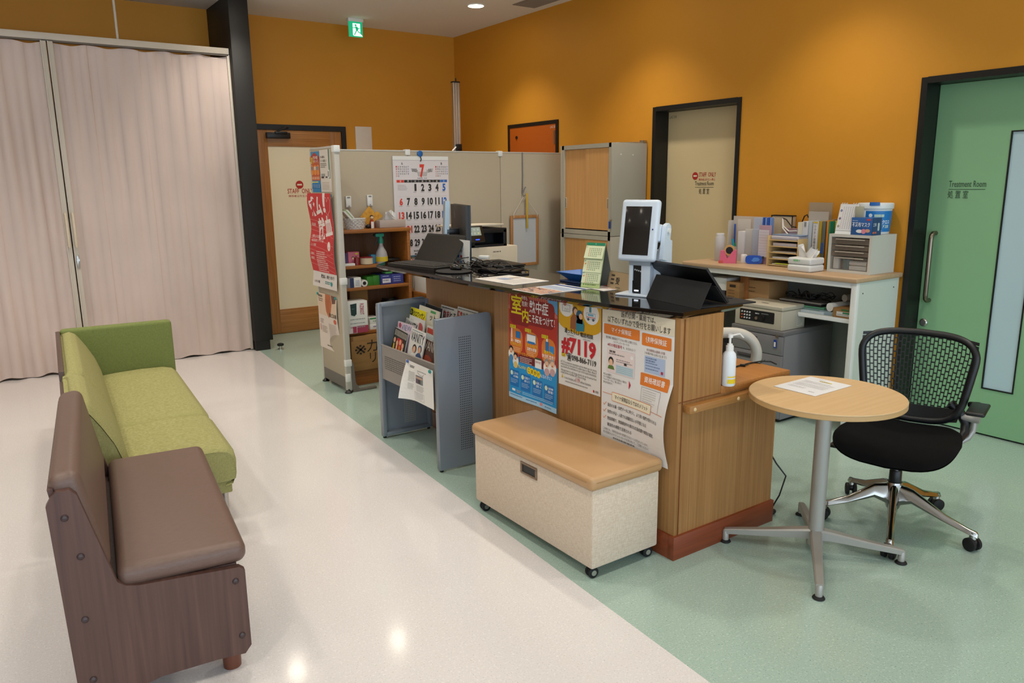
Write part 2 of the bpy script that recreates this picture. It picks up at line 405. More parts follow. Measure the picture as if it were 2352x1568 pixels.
# ---- door_4 : green treatment-room door with slit window
d4 = build(jamb(*D3), 'door_4', kind='structure', org=(XR, 2.0, 0))
wy0, wy1, wz0, wz1 = 1.815, 1.972, .29, 1.745
g = MB()
g.box(XD, wy1, .012, XD+.02, D3[1]-.036, D3[2]-.036, M_green).box(XD, D3[0]+.036, .012, XD+.02, wy0, D3[2]-.036, M_green)
g.box(XD, wy0, .012, XD+.02, wy1, wz0, M_green).box(XD, wy0, wz1, XD+.02, wy1, D3[2]-.036, M_green)
build(g, 'door_panel', d4)
g = MB(); t = .007
for a in ((wy0-t, wz0-t, wy1+t, wz0), (wy0-t, wz1, wy1+t, wz1+t), (wy0-t, wz0, wy0, wz1), (wy1, wz0, wy1+t, wz1)): g.box(XD-.004, a[0], a[1], XD+.012, a[2], a[3], M_blk)
wf = build(g, 'window_frame', d4)
ob = build(MB().box(XD+.004, wy0, wz0, XD+.010, wy1, wz1, mat('frosted_pane', '#B6CFD6', .35, spec=.6)), 'frosted_pane', d4)
a, b = GX(2146, 536, XD-.04), GX(2122, 690, XD-.04); yh = (a.y+b.y)/2
hp = [(XD, yh, a.z+.0), (XD-.03, yh, a.z+.0), (XD-.045, yh, a.z-.012), (XD-.05, yh, a.z-.035), (XD-.05, yh, b.z+.035), (XD-.045, yh, b.z+.012), (XD-.03, yh, b.z), (XD, yh, b.z)]
build(MB().tube(hp, .0135, mat('dull_steel', '#8B7F70', .3, metal=1), 12), 'door_handle', d4)
q = GX(2122, 740, XD)
build(MB().lathe(q, [(.001, 0), (.024, 0), (.024, .008), (.018, .013), (.001, .013)], M_chrome, 20, Matrix.Rotation(-PI/2, 4, 'Y')), 'lock_knob', d4)
P = Print((XD-.0005, 2.39, 2.0), (0, -1, 0), (0, 0, -1)); q = GX(2181, 415, XD); a = (2.39-q.y, 2.0-q.z)
P.text(a[0], a[1], .036, 'Treatment Room', '#35503C', w=.205); P.rect(a[0], a[1]+.048, .203, .003, '#35503C'); P.text(a[0]-.002, a[1]+.056, .046, '処 置 室', '#2D4634', w=.115)
build(P, 'door_sign', d4, sharp=None)

# ---- downlights (fixtures with their own lamp), a grid on the ceiling
M_glow = mat('lamp_diffuser', '#FFF2DC', .4, emit=30)
DL = [(3.98, 6.26), (2.99, 6.42), (1.98, 6.56), (3.98, 4.55), (2.5, 4.55), (.9, 4.7), (3.98, 2.85), (2.5, 2.85), (.9, 2.85), (3.98, 1.15), (2.5, 1.15), (.9, 1.1), (-.7, 4.7), (-.7, 2.85), (-.7, 1.1), (.5, 5.5), (-1.2, 5.5), (-2.3, 4.7), (-2.3, 2.0)]  # unseen pair before the curtain, off the grid, is added to brighten it
for k, (x, y) in enumerate(DL):
    o = thing('downlight', ('lit round recessed downlight in the ceiling above the corner of the orange walls' if k == 0 else 'round recessed ceiling downlight above the room outside the picture'), 'downlight', (x, y, CZ), 'round recessed downlights in the ceiling')
    build(MB().lathe((x, y, CZ), [(.070, -.001), (.072, -.008), (.084, -.006), (.086, 0)], M_white, 28), 'trim_ring', o)
    build(MB().lathe((x, y, CZ), [(.001, -.004), (.071, -.004), (.071, -.0005), (.001, -.0005)], M_glow, 28), 'diffuser', o)
    ld = bpy.data.lights.new('downlight_lamp', 'SPOT'); ld.energy = SPOT_W*(1.0 if x > 3.5 else .9); ld.spot_size = rad(104 if x > 3.5 else 120); ld.spot_blend = .75; ld.shadow_soft_size = .07; ld.color = (1, .93, .82)
    lo = bpy.data.objects.new('downlight_lamp', ld); COL.objects.link(lo); lo.location = (0, 0, -.03); lo.parent = o

# ---- exit sign
M_exg = mat('exit_sign_green', '#10A070', .4, emit=.9); M_exw = mat('exit_sign_white', '#E9FFF4', .4, emit=1.3)
ye = 7.35; a, b = GY(802, 48, ye), GY(834, 86, ye); x0, x1, z1, z0 = a.x, b.x, a.z, b.z
ex = thing('exit_sign', 'green illuminated exit sign with a white running figure hanging from the ceiling', 'exit sign', ((x0+x1)/2, ye, z1))
build(MB().box(x0, ye, z0, x1, ye+.03, z1, M_exg, .002), 'sign_box', ex)
build(MB().box(x0-.01, ye-.005, z1, x1+.01, ye+.05, CZ, M_white, .003), 'mount', ex)
P = Print((x0, ye-.001, z1), (1, 0, 0), (0, 0, -1)); W_, H_ = x1-x0, z1-z0
X_ = lambda *pp: [(W_*p_[0], H_*p_[1]) for p_ in pp]
P.poly(X_((.24, .12), (.80, .12), (.80, .78), (.97, .95), (.30, .95), (.24, .9)), M_exw)
P.ell(W_*.46, H_*.24, W_*.075, H_*.07, M_exg, 2)
P.poly(X_((.42, .32), (.58, .32), (.66, .50), (.60, .62), (.48, .60), (.44, .46)), M_exg, 2)
P.line(X_((.46, .36), (.30, .44), (.24, .40)), H_*.05, M_exg, 2); P.line(X_((.56, .36), (.68, .46), (.78, .40)), H_*.05, M_exg, 2)
P.line(X_((.52, .58), (.44, .72), (.34, .90)), H_*.07, M_exg, 2); P.line(X_((.58, .58), (.68, .70), (.86, .74), (.86, .66)), H_*.065, M_exg, 2)
build(P, 'pictogram', ex, sharp=None)

# ---- ceiling vent
vx0, vx1, vy0, vy1 = 4.26, 4.47, 5.25, 6.03
vt = thing('ceiling_vent', 'grey slatted air vent in the ceiling near the orange right wall', 'vent', ((vx0+vx1)/2, (vy0+vy1)/2, CZ))
M_vent = mat('vent_grey', '#8A8178', .6)
build(MB().box(vx0-.02, vy0-.02, CZ-.006, vx0, vy1+.02, CZ, M_vent).box(vx1, vy0-.02, CZ-.006, vx1+.02, vy1+.02, CZ, M_vent).box(vx0, vy1, CZ-.006, vx1, vy1+.02, CZ, M_vent).box(vx0, vy0-.02, CZ-.006, vx1, vy0, CZ, M_vent), 'vent_frame', vt)
for k in range(7):
    x = vx0+.015+k*.03
    build(MB().box(-.011, vy0, -.001, .011, vy1, .001, M_vent, M=Matrix.Translation((x, 0, CZ-.006)) @ Matrix.Rotation(.5, 4, 'Y')), 'slat', vt)

# ================================================================ ACCORDION CURTAIN
yc = 7.10
M_rail = mat('curtain_rail_enamel', '#C9BFB0', .45)
M_cloth = mat('pink_grey_curtain_vinyl', '#D6C2B8', .62, bump=((8, 8, 30), .25), vary=((2.5, 2.5, 1.2), '#CCB9B0', .35, .65))
ac = thing('accordion_curtain', 'pale pinkish folding accordion curtain hung from a cream rail', 'curtain', (.6, yc, 0))
build(MB().box(-3.2, yc-.03, 2.612, 1.962, yc+.03, 2.662, M_rail, .003), 'rail', ac)
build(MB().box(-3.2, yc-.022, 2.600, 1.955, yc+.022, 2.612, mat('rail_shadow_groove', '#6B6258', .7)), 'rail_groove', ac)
def pleats(x0, x1, wl, amp, seed):
    rnd = random.Random(seed); ph = [rnd.uniform(-.5, .5) for _ in range(400)]
    def f_(u, v):
        x = x0+(x1-x0)*u; k = x/wl; i = int(math.floor(k)) % 400
        w_ = math.sin(2*PI*k+.5*ph[i]); w_ = math.copysign(abs(w_)**.8, w_)
        A = amp*(.65+.35*abs(ph[i]))*(.75+.25*sin(v*9+i))
        zz = .012+.008*sin(x*23)+(2.590-.012)*v
        crump = .004*sin(x*40+v*31)*max(0, 1-abs(v-.12)*6)
        return (x, yc+A*w_+crump, zz)
    return f_
build(MB().surf(pleats(.640, 1.945, .125, .013, 3), 220, 36, M_cloth), 'curtain_panel', ac, sharp=None)
build(MB().surf(pleats(-3.2, .568, .15, .030, 5), 460, 30, M_cloth), 'curtain_panel', ac, sharp=None)
build(MB().box(1.945, yc-.022, .01, 1.966, yc+.022, 2.61, M_rail, .002), 'end_post', ac)
for x in (.578, .624):
    build(MB().box(x-.019, yc-.05, .01, x+.019, yc+.02, 2.60, M_rail, .004).box(x-.019, yc-.056, .01, x-.012, yc-.05, 2.6, M_rail), 'lead_post', ac)
for x in (.576, .626):
    build(MB().tube([(x, yc-.05, 1.30), (x, yc-.085, 1.30), (x, yc-.09, 1.28), (x, yc-.09, 1.06), (x, yc-.085, 1.04), (x, yc-.05, 1.04)], .010, mat('cream_handle', '#D8C8B0', .4)), 'pull_handle', ac)
build(MB().box(.616, yc-.062, .86, .636, yc-.05, .97, M_chrome, .003).cyl((.626, yc-.075, .93), (.626, yc-.05, .93), .012, M_chrome), 'lock', ac)
build(MB().cyl((1.105, yc, 2.66), (1.105, yc, CZ), .010, M_rail), 'hanger_rod', ac)
# ================================================================ BROWN BENCH (left foreground)
M_vin = mat('brown_vinyl', '#6E564B', .42, bump=((60, 700, 700), .18), vary=((30, 500, 500), '#644D43', .35, .65))
M_vinp = mat('brown_vinyl_side', '#6B5A52', .38, bump=((60, 700, 700), .2))
M_wal = wood('walnut_laminate', '#5F4238', '#48302A', 'z', .45, 70, (.28, .7))
M_foot = mat('reddish_wood_foot', '#6B3B28', .4)
bn = thing('padded_bench', 'brown vinyl two-seat bench with walnut side panel and backrest in the left foreground', 'bench', (.35, 2.75, 0))
bd = Vector((.105, .9945, 0)).normalized(); br = Vector((bd.y, -bd.x, 0))     # along the bench, to its front
BO = Vector((.540, 2.235, 0))                                               # near-front corner on the floor
BT = Matrix(((br.x, bd.x, 0, BO.x), (br.y, bd.y, 0, BO.y), (0, 0, 1, 0), (0, 0, 0, 1)))   # local x: front(+), y: away
def lm(): q_ = MB(); q_.T = BT; return q_
L_ = 1.06
side = [(-.02, .065), (0, .09), (0, .345), (-.015, .358), (-.29, .375), (-.325, .383), (-.345, .40), (-.395, .60), (-.415, .68), (-.43, .697), (-.462, .697), (-.475, .685), (-.49, .66), (-.475, .12), (-.462, .03), (-.45, 0), (-.40, 0), (-.385, .012), (-.35, .045), (-.26, .068), (-.10, .070)]
for y in (0, L_-.024):
    build(lm().prism(side, (0, y, 0), (1, 0, 0), (0, 0, 1), (0, .024, 0), M_wal), 'side_panel', bn)
for y in (.0,):
    for p_ in ((-.45, .62), (-.425, .50), (-.435, .31), (-.435, .12), (-.03, .315), (-.025, .13)):
        build(lm().sphere((p_[0], -.001, p_[1]), .010, mat('bolt_cap', '#3A2A2A', .3), (1, .5, 1), 10), 'bolt_cap', bn)
# seat: boxed cushion with rounded edges
def cushion(q_, x0, x1, y0, y1, z0, z1, r, m1, n=6):
    q_.box(x0, y0, z0, x1, y1, z1, m1, r, n); return q_
build(cushion(lm(), -.345, .012, .010, L_-.01, .362, .432, .030, M_vin), 'seat_cushion', bn)
build(lm().box(-.455, .025, .30, -.02, L_-.025, .364, M_wal), 'seat_board', bn)
# backrest pad : leaning slab
def lean(q_, z0, z1, x0, x1, t, y0, y1, r, m_, seg=6):
    a = math.atan2(x1-x0, z1-z0); h_ = math.hypot(x1-x0, z1-z0)
    M = Matrix.Translation((x0, 0, z0)) @ Matrix.Rotation(a, 4, 'Y')
    return q_.box(-t, y0, 0, 0, y1, h_, m_, r, seg, M)
build(lean(lm(), .430, .742, -.350, -.405, .082, .0245, L_-.0245, .030, M_vin), 'backrest', bn)
build(lean(lm(), .36, .70, -.425, -.47, .014, .026, L_-.026, 0, M_wal), 'back_board', bn)
build(lm().box(-.47, .03, .12, -.45, L_-.03, .40, M_wal), 'back_rail', bn)
for (x, y) in ((-.055, .06), (-.055, L_-.06)):
    build(lm().cyl((x, y, 0), (x, y, .085), .027, M_foot, .030), 'foot', bn)

# ================================================================ GREEN SOFA
M_grn = weave('green_sofa_cloth', '#8E8B52', '#A6A26C', 700, .9, bump=.5)
M_grnd = weave('dark_green_sofa_cloth', '#6E7840', '#7F8A4C', 700, .9, bump=.5)
M_dpan = wood('sofa_back_laminate', '#5A4338', '#46332B', 'z', .45, 70)
SO = Vector((.812, 3.365, 0)); sd = Vector((.065, .9979, 0)).normalized(); sr = Vector((sd.y, -sd.x, 0))
ST = Matrix(((sr.x, sd.x, 0, SO.x), (sr.y, sd.y, 0, SO.y), (0, 0, 1, 0), (0, 0, 0, 1)))
sf = thing('green_sofa', 'lime green fabric sofa with one armrest and chrome legs behind the brown bench', 'sofa', (.6, 4.2, 0))
def ls(): q_ = MB(); q_.T = ST; return q_
SL = 1.86; SEAM = .62; SDZ = -.060
def seatp(y0, y1):
    def f_(u, v):
        # u around the seat profile (front bottom, front, over the top, to the back), v along
        y = y0+(y1-y0)*v
        e = min(v, 1-v); e = min(1, e*(y1-y0)/.05)**.5
        pr_ = [(-.035, .265), (-.002, .272), (.010, .30), (.014, .35), (.006, .392), (-.02, .418), (-.07, .431), (-.20, .434), (-.34, .428), (-.43, .420)]
        t_ = u*(len(pr_)-1); i = min(int(t_), len(pr_)-2); k = t_-i
        x = pr_[i][0]*(1-k)+pr_[i+1][0]*k; z = pr_[i][1]*(1-k)+pr_[i+1][1]*k
        z -= (1-e)*.022; x -= (1-e)*.014
        wr = .0022*sin(y*95+3*sin(x*9))*max(0, 1-((x+.2)/.16)**2)*max(0, 1-((v-.5)/.38)**2)
        return (x, y, z+wr+SDZ)
    return f_
for y0, y1 in ((0.0, SEAM-.004), (SEAM+.004, SL)):
    q_ = ls().surf(seatp(y0, y1), 36, 60, M_grn)
    q_.prism([(a_, b_+SDZ) for a_, b_ in [(-.035, .265), (-.002, .272), (.004, .30), (.004, .35), (-.008, .380), (-.03, .400), (-.07, .410), (-.43, .40), (-.43, .265)]], (0, y0+.001, 0), (1, 0, 0), (0, 0, 1), (0, y1-y0-.002, 0), M_grn)
    build(q_, 'seat_cushion', sf, sharp=50)
build(ls().box(-.43, .012, .145, -.018, SL, .268+SDZ, M_grn, .006), 'seat_base', sf)
def backp(y0, y1):
    prf = [(-.41, .34), (-.42, .40), (-.445, .48), (-.485, .56), (-.515, .610), (-.535, .640), (-.565, .655), (-.60, .645), (-.61, .60), (-.61, .24)]
    def f_(u, v):
        y = y0+(y1-y0)*v; e = min(1, min(v, 1-v)*(y1-y0)/.05)**.5
        t_ = u*(len(prf)-1); i = min(int(t_), len(prf)-2); k = t_-i
        x = prf[i][0]*(1-k)+prf[i+1][0]*k; z = prf[i][1]*(1-k)+prf[i+1][1]*k
        return (x-(1-e)*.018, y, z-(1-e)*.016)
    return f_, prf
for y0, y1 in ((-.01, SEAM-.004), (SEAM+.004, SL)):
    f_, prf = backp(y0, y1)
    q_ = ls().surf(f_, 30, 20, M_grn); q_.prism([(x-.020, z-.018) for x, z in prf], (0, y0+.002, 0), (1, 0, 0), (0, 0, 1), (0, y1-y0-.004, 0), M_grn)
    build(q_, 'backrest', sf, sharp=50)
build(ls().box(-.635, .02, .25, -.611, SEAM-.03, .622, M_dpan, .003), 'back_panel', sf, label='dark laminate back panel')
build(ls().box(-.635, SEAM+.06, .29, -.611, SL+.02, .650, M_dpan, .003), 'back_panel', sf)
build(ls().box(-.612, SL, .15, .012, SL+.075, .658, M_grnd, .020, 4), 'armrest', sf, label='darker green armrest slab')
for x, y in ((-.045, .065), (-.045, SL-.05), (-.53, .06), (-.53, SL-.05)):
    build(ls().cyl((x, y, .012), (x, y, .15), .012, M_chrome, .017).cyl((x, y, 0), (x, y, .012), .014, M_black), 'leg', sf)

# ================================================================ STORAGE BENCH ON CASTERS
M_lin = weave('linen_cloth', '#C9B39B', '#DCCBB6', 520, .9, bump=.5)
M_lea = mat('tan_leather', '#BC9468', .36, bump=(330, .10), vary=((5, 5, 5), '#B68D60', .35, .65))
x0, x1, y0, y1 = 1.755, 2.105, 2.015, 2.845
sb = thing('storage_bench', 'cream linen storage bench with tan leather lid against the reception counter', 'bench', ((x0+x1)/2, (y0+y1)/2, 0))
build(MB().box(x0, y0, .05, x1, y1, .372, M_lin, .008), 'body', sb)
lid = MB().box(x0-.014, y0-.012, .370, x1+.012, y1+.010, .425, M_lea, .020, 5)
build(lid, 'lid', sb, label='tan leather padded lid')
build(MB().tube([(x0-.0145, y0+.02, .405), (x0-.0145, y1-.01, .405)], .0015, mat('stitching', '#A97F50', .6), 6).tube([(x0+.01, y0-.0125, .405), (x1-.01, y0-.0125, .405)], .0015, mat('stitching', '#A97F50', .6), 6), 'stitching', sb)
q = GX(1215, 1080, x0)
hm = mat('bronze_bezel', '#8A7460', .35, metal=.6)
hd_ = MB(); yw, zh = .058, .026
for a in ((-yw, -zh, yw, -zh+.009), (-yw, zh-.009, yw, zh), (-yw, -zh+.009, -yw+.012, zh-.009), (yw-.012, -zh+.009, yw, zh-.009)):
    hd_.box(x0-.004, q.y+a[0], q.z+a[1], x0+.002, q.y+a[2], q.z+a[3], hm, .001)
hd_.box(x0-.001, q.y-yw+.012, q.z-zh+.009, x0+.001, q.y+yw-.012, q.z+zh-.009, M_black)
build(hd_, 'recessed_handle', sb)
def caster(par, x, y, r, hz, rz=0, hub=M_chrome, nm='caster'):
    q_ = MB(); a = Vector((cos(rz), sin(rz), 0))
    for s__ in (-1, 1):
        c0 = Vector((x, y, r))+a*(s__*r*.28); c1 = Vector((x, y, r))+a*(s__*r*.75)
        q_.tube([c0, c0+a*(s__*.001), c1-a*(s__*.002), c1], [r*.9, r, r, r*.86], M_rub, 20)
        q_.cyl(c1, c1+a*(s__*.002), r*.5, hub, n=14)
    q_.cyl((x, y, r*.8), (x, y, hz), r*.3, M_black, n=10)
    q_.tube([Vector((x, y, r))+a*(r*.26), Vector((x, y, r))-a*(r*.26)], r*.82, M_black, 16)
    return build(q_, nm, par)
for (x, y) in ((x0+.03, y0+.035), (x1-.03, y0+.035), (x0+.03, y1-.035), (x1-.03, y1-.035)): caster(sb, x, y, .022, .052, PI/2*.9)
# ================================================================ RECEPTION COUNTER
M_oc = wood('counter_oak', '#A97C4A', '#916436', 'z', .45, 140, (.3, .7))
M_ocx = wood('counter_oak_cross', '#B07C46', '#97662F', 'x', .4, 140, (.3, .7))
M_ocy = wood('counter_desk_oak', '#B5793F', '#9F672F', 'y', .4, 120, (.3, .7))
M_kick = wood('red_brown_plinth', '#8A4222', '#74341A', 'x', .4, 50)
M_gran = mat('black_granite', '#0B0A0A', .06, spec=.6, coat=.3, vary=((300, 300, 300), '#1A1513', .6, .75))
FX, NY, FY = 2.140, 1.960, 4.090                 # front face, near end, far end of the body
ct = thing('reception_counter', 'oak reception counter with black polished top and reddish plinth', 'counter', (2.45, 2.95, 0))
FR2, YS = 2.200, 3.246                                # the far third of the front is set back
for a, b, X0 in ((NY, 2.712, FX), (2.715, YS, FX), (YS+.002, FY, FR2)):
    build(MB().box(X0, a, .10, X0+.02, b, .990, M_oc, .001), 'front_panel', ct)
build(MB().box(FX+.02, NY+.001, .10, 2.757, NY+.02, .655, M_oc).box(FX+.02, NY, .655, 2.384, NY+.02, .990, M_oc), 'end_panel', ct)
build(MB().box(FX+.019, NY-.003, .10, FX+.022, NY+.001, .985, mat('corner_bead', '#7A4420', .4)).box(FX+.0, NY-.0025, .656, 2.384, NY, .659, mat('corner_bead', '#7A4420', .4)), 'corner_bead', ct)
build(MB().box(FX+.02, NY+.02, .10, 2.384, YS, .990, M_oc).box(FR2+.02, YS, .10, 2.384, FY, .990, M_oc), 'upper_carcass', ct)
build(MB().box(2.70, NY+.02, .10, 2.755, FY, .655, M_oc).box(2.384, FY-.02, .10, 2.757, FY, .655, M_oc), 'lower_carcass', ct)
build(MB().box(2.384, NY-.004, .655, 2.835, FY, .686, M_ocy, .002).box(2.757, NY-.004, .615, 2.835, NY+.02, .655, M_oc), 'desk_top', ct)
build(MB().box(FX-.012, NY-.012, 0, 2.765, NY+.02, .100, M_kick, .001).box(FX-.012, NY+.02, 0, FX+.02, YS, .100, M_kick, .001).box(FR2-.006, YS, 0, FR2+.02, FY, .100, M_kick, .001), 'plinth', ct)
# rail with pale screw caps along the end
a, b = GY(1583, 935, NY-.03), GY(1760, 883, NY-.03)
rl = build(MB().box(a.x, NY-.035, .615, 2.70, NY, .645, M_ocx, .002), 'rail', ct)
for px, py in ((1597, 932), (1697, 903)):
    q = GY(px, py, NY-.036); build(MB().sphere((q.x, NY-.036, .630), .008, mat('screw_cap', '#D8B98A', .5), (1, .5, 1), 12), 'screw_cap', rl)
# granite top with undercut edge
top = [(2.137, 1.948), (2.505, 1.966), (2.545, 3.20), (2.572, 3.55), (2.60, 4.30), (2.46, 4.50), (2.16, 4.52), (1.985, 4.325), (1.998, 3.95), (2.003, 3.64), (2.006, 3.25), (2.018, 2.85), (2.040, 2.47), (2.076, 2.19)]
cxt, cyt = 2.30, 3.1
def inset(p, d):
    return (p[0]+(d if p[0] < cxt else -d), p[1]+(d if p[1] < cyt-.9 else (-d if p[1] > cyt+.9 else 0)))
sec = [[(p[0], p[1], 1.015) for p in [inset(q_, .002) for q_ in top]], [(*p, 1.013) for p in top], [(*p, 1.000) for p in top], [(*inset(p, .026), .984) if i not in (0,) else (2.15, 1.965, .984) for i, p in enumerate(top)]]
build(MB().ring(None, [[Vector(p) for p in s__] for s__ in sec], M_gran), 'countertop', ct, label='black polished stone countertop', sharp=20)

# ---------------------------------------------------------------- posters on the front
M_paper = mat('poster_paper', '#E4E0DA', .55)
def poster(name, label, O, U, w, h, warp=None, paper=None, cat='poster', th=.0006, group=None, V=(0, 0, -1)):
    """thing with a paper sheet (part) - the design is added by the caller as a second part"""
    t_ = thing(name, label, cat, O, group)
    S_ = Print(O, U, V, warp); S_.lay = 0
    S_.rect(0, 0, w, h, paper or M_paper)
    build(S_, 'paper_sheet', t_, sharp=None, solid=.0004)
    return t_
PX = FX-.0015
# --- heat-stroke poster
w, h = .396, .556
O = (PX, 3.108, .984)
wf_ = lambda u, v: .001+.003*(1+sin(u*18))*(v/.55)**3
t1 = poster('heat_warning_poster', 'red and blue heatstroke warning poster, leftmost on the counter front', O, (0, -1, 0), w, h, wf_, col('#2E93C8'))
P = Print(O, (0, -1, 0), (0, 0, -1), wf_)
P.rect(0, 0, w, .335, '#B93222', 1)
P.rect(0, 0, w, .10, '#C8705C', 1.5)
for k in range(26): P.rect(k*.0155, .012+(k % 3)*.006, .008, .07, '#B84A3A', 1.7)
P.poly([(w-.10, 0), (w, 0), (w, .085), (w-.05, .05)], '#5C9CC8', 2)
P.rrect(.012, .018, .17, .155, .03, '#8E1F1C', 2.2); P.rrect(.15, .035, .225, .125, .03, '#8E1F1C', 2.3)
P.text(.024, .022, .100, '室', '#E9D21A', w=.092, bold=2, l=5); P.text(.118, .085, .068, '内', '#E9D21A', w=.052, bold=3, l=5)
P.text(.112, .022, .022, '今年も', '#F0E2D8', w=.05, bold=1, l=5); P.text(.116, .048, .026, '危険！', '#F0E2D8', w=.05, bold=1, l=5)
P.text(.178, .036, .062, '熱中症', '#EFEAE6', w=.150, bold=1.6, l=5); P.text(.172, .104, .042, 'こそ気をつけて！', '#EFEAE6', w=.205, bold=2, l=5)
for k, (a, b) in enumerate(((.012, .178), (.140, .180), (.275, .190))):
    P.rrect(a, b+.014, .108, .125, .04, '#D87A2C', 3)
    P.rect(a, b, .050, .017, '#E6C91C', 4); P.text(a+.003, b+.002, .012, 'ポイント', '#33301C', w=.03, l=5); P.text(a+.036, b+.001, .014, '123'[k], '#33301C', l=5, bold=1)
    P.dashes(a+.018, b+.112, .07, 3, .008, .0025, '#F0C7A0', 4)
P.rect(.016+.045, .206, .042, .034, '#2C6EA8', 5); P.rect(.022, .196, .010, .05, '#E8E4DE', 5)
P.text(.018, .248, .017, '温・湿度を', '#F3EDE4', w=.088, bold=3, l=5); P.text(.012, .266, .015, 'いつもチェック！', '#E8D024', w=.095, bold=1, l=5)
P.rect(.155, .205, .075, .042, '#E9E7E4', 5).frame(.155, .205, .075, .042, .002, '#2E4F80', 6); P.rect(.162, .240, .060, .012, '#2C7CBE', 6)
P.text(.150, .254, .015, 'エアコンなどで', '#E8D024', w=.092, bold=1, l=7); P.text(.158, .271, .017, '温度を調節', '#F3EDE4', w=.078, bold=2, l=7)
P.rrect(.305, .218, .028, .05, .006, '#2C6EA8', 5); P.rect(.311, .207, .014, .013, '#E9E7E4', 5); P.rrect(.338, .236, .034, .036, .004, '#2F86C4', 5)
P.text(.296, .262, .017, '室内でも', '#E8D024', w=.070, bold=2, l=7); P.text(.280, .280, .021, '水分補給を！', '#F3EDE4', w=.10, bold=3, l=7)
P.poly([(.09, .318), (.30, .318), (.34, .36), (.09, .36)], '#6E1A1E', 3.2)
P.text(.082, .306, .016, '熱中症警戒アラート', '#E89A2C', w=.14, bold=1, l=5); P.dashes(.098, .330, .10, 4, .008, .003, '#E6D2CE', 5)
P.rect(.222, .318, .052, .046, '#EDE9E4', 5).rect(.222, .312, .052, .009, '#3A4A20', 6).text(.228, .328, .012, '熱中症', '#B33430', w=.04, l=6)
P.rect(0, .352, w, h-.352, '#2590CC', 3.0)
# small family figures
for (a, b, s__, hc) in ((.022, .300, .017, '#2B201C'), (.060, .330, .017, '#2B201C'), (.318, .318, .019, '#8F8C8A'), (.362, .312, .019, '#9B9896')):
    P.ell(a, b+.03, s__*1.5, s__*1.7, '#ECE6DE', 5); P.ell(a, b+.05, s__*1.05, s__*1.0, '#4C86B4' if a < .04 else '#E0C070' if a < .1 else '#C9A0A0', 6); P.ell(a, b+.004, s__, s__*1.05, hc, 7); P.ell(a, b+.011, s__*.78, s__*.8, '#E7B792', 8); P.ell(a, b+.019, s__*.22, s__*.2, '#A8443A', 9)
P.text(.040, .374, .018, '熱中症予防の基本！', '#E9DC5C', w=.11, bold=1, l=5)
for k, ch in enumerate('こまかけ'):
    P.ell(.172+k*.026, .388+.002*k, .016, .018, '#EAC81C', 5); P.text(.172+k*.026, .378+.002*k, .020, ch, '#2E2A1C', al='c', bold=1, l=6)
P.text(.265, .386, .018, 'も忘れずに！', '#EDF2F4', w=.09, bold=1, l=5)
for k, tt in enumerate(('こまめな', '日陰で', '風通しを', '健康')):
    a = .010+k*.095; b = .408+k*.007
    P.rrect(a, b, .080, .085, .006, '#1B6FB4', 4); P.ell(a+.016, b+.018, .011, .012, '#D9E6C0', 5); P.text(a+.031, b+.010, .013, tt, '#EAF2F6', w=.043, bold=1, l=5)
    P.text(a+.031, b+.026, .013, ('水分補給', '避けよう', '良く', '管理！')[k], '#EAF2F6', w=.043, bold=1, l=5); P.dashes(a+.008, b+.048, .062, 3, .008, .0022, '#BFD9EA', 5)
P.rrect(.03, .505, .03, .012, .005, '#EDEDED', 5); P.dashes(.07, .508, .04, 2, .008, .003, '#E6B27A', 5)
P.dashes(.12, .508, .25, 2, .008, .0025, '#BFE0F0', 5)
P.rect(0, .530, w, h-.530, '#A9CDE4', 4); P.dashes(.012, .536, .12, 1, .008, .004, '#2F6DA0', 5); P.dashes(.15, .538, .10, 1, .008, .004, '#2F6DA0', 5)
P.ell(.270, .538, .012, .008, '#D88A90', 5); P.dashes(.30, .540, .07, 1, .008, .004, '#2F6DA0', 5)
build(P, 'printed_design', t1, sharp=None)

# --- #7119 poster
w, h = .292, .402
O = (PX, 2.704, .982)
t2 = poster('phone_advice_poster', 'yellow and white poster with #7119 in red on the counter front', O, (0, -1, 0), w, h, None, col('#E2DDD6'))
class Squeeze(Print):
    def at(s, u, v, l=None):
        ks = ((0, 0), (.165, .128), (.214, .168), (.276, .236), (.312, .285), (.402, .400), (9, 9))
        for (a, b), (c, d) in zip(ks, ks[1:]):
            if v <= c: v = b+(v-a)*(d-b)/(c-a); break
        return Print.at(s, u, v, l)
P = Squeeze(O, (0, -1, 0), (0, 0, -1))
P.poly([(0, 0), (w, 0), (w, .150)] + [(w/2+w/2*cos(rad(a)), .135+.052*sin(rad(a))) for a in range(10, 171, 16)] + [(0, .135)], '#D9A514', 2)
P.text(.14, .018, .010, 'Sick or Injured?', '#B5502A', w=.07, al='c')
P.ell(.055, .045, .050, .055, '#EAE6E0', 3); P.ell(.228, .058, .052, .060, '#EAE6E0', 3)
P.frame(.028, .030, .055, .040, .0018, '#5A6A66', 4).frame(.045, .052, .012, .018, .0014, '#5A6A66', 4).frame(.062, .052, .012, .018, .0014, '#5A6A66', 4); P.ell(.046, .026, .012, .012, '#C88C7C', 4)
P.rect(.196, .052, .060, .034, '#EDEBE8', 4).frame(.196, .052, .060, .034, .0018, '#4A6478', 5).rect(.206, .057, .038, .012, '#7FB4CC', 5).rect(.196, .074, .060, .004, '#C0504A', 5); P.ell(.210, .088, .008, .008, '#4A5A66', 6); P.ell(.243, .088, .008, .008, '#4A5A66', 6); P.rect(.215, .018, .014, .03, '#3E8A96', 4)
P.text(.168, .048, .022, '?', '#B04A3A', l=5)
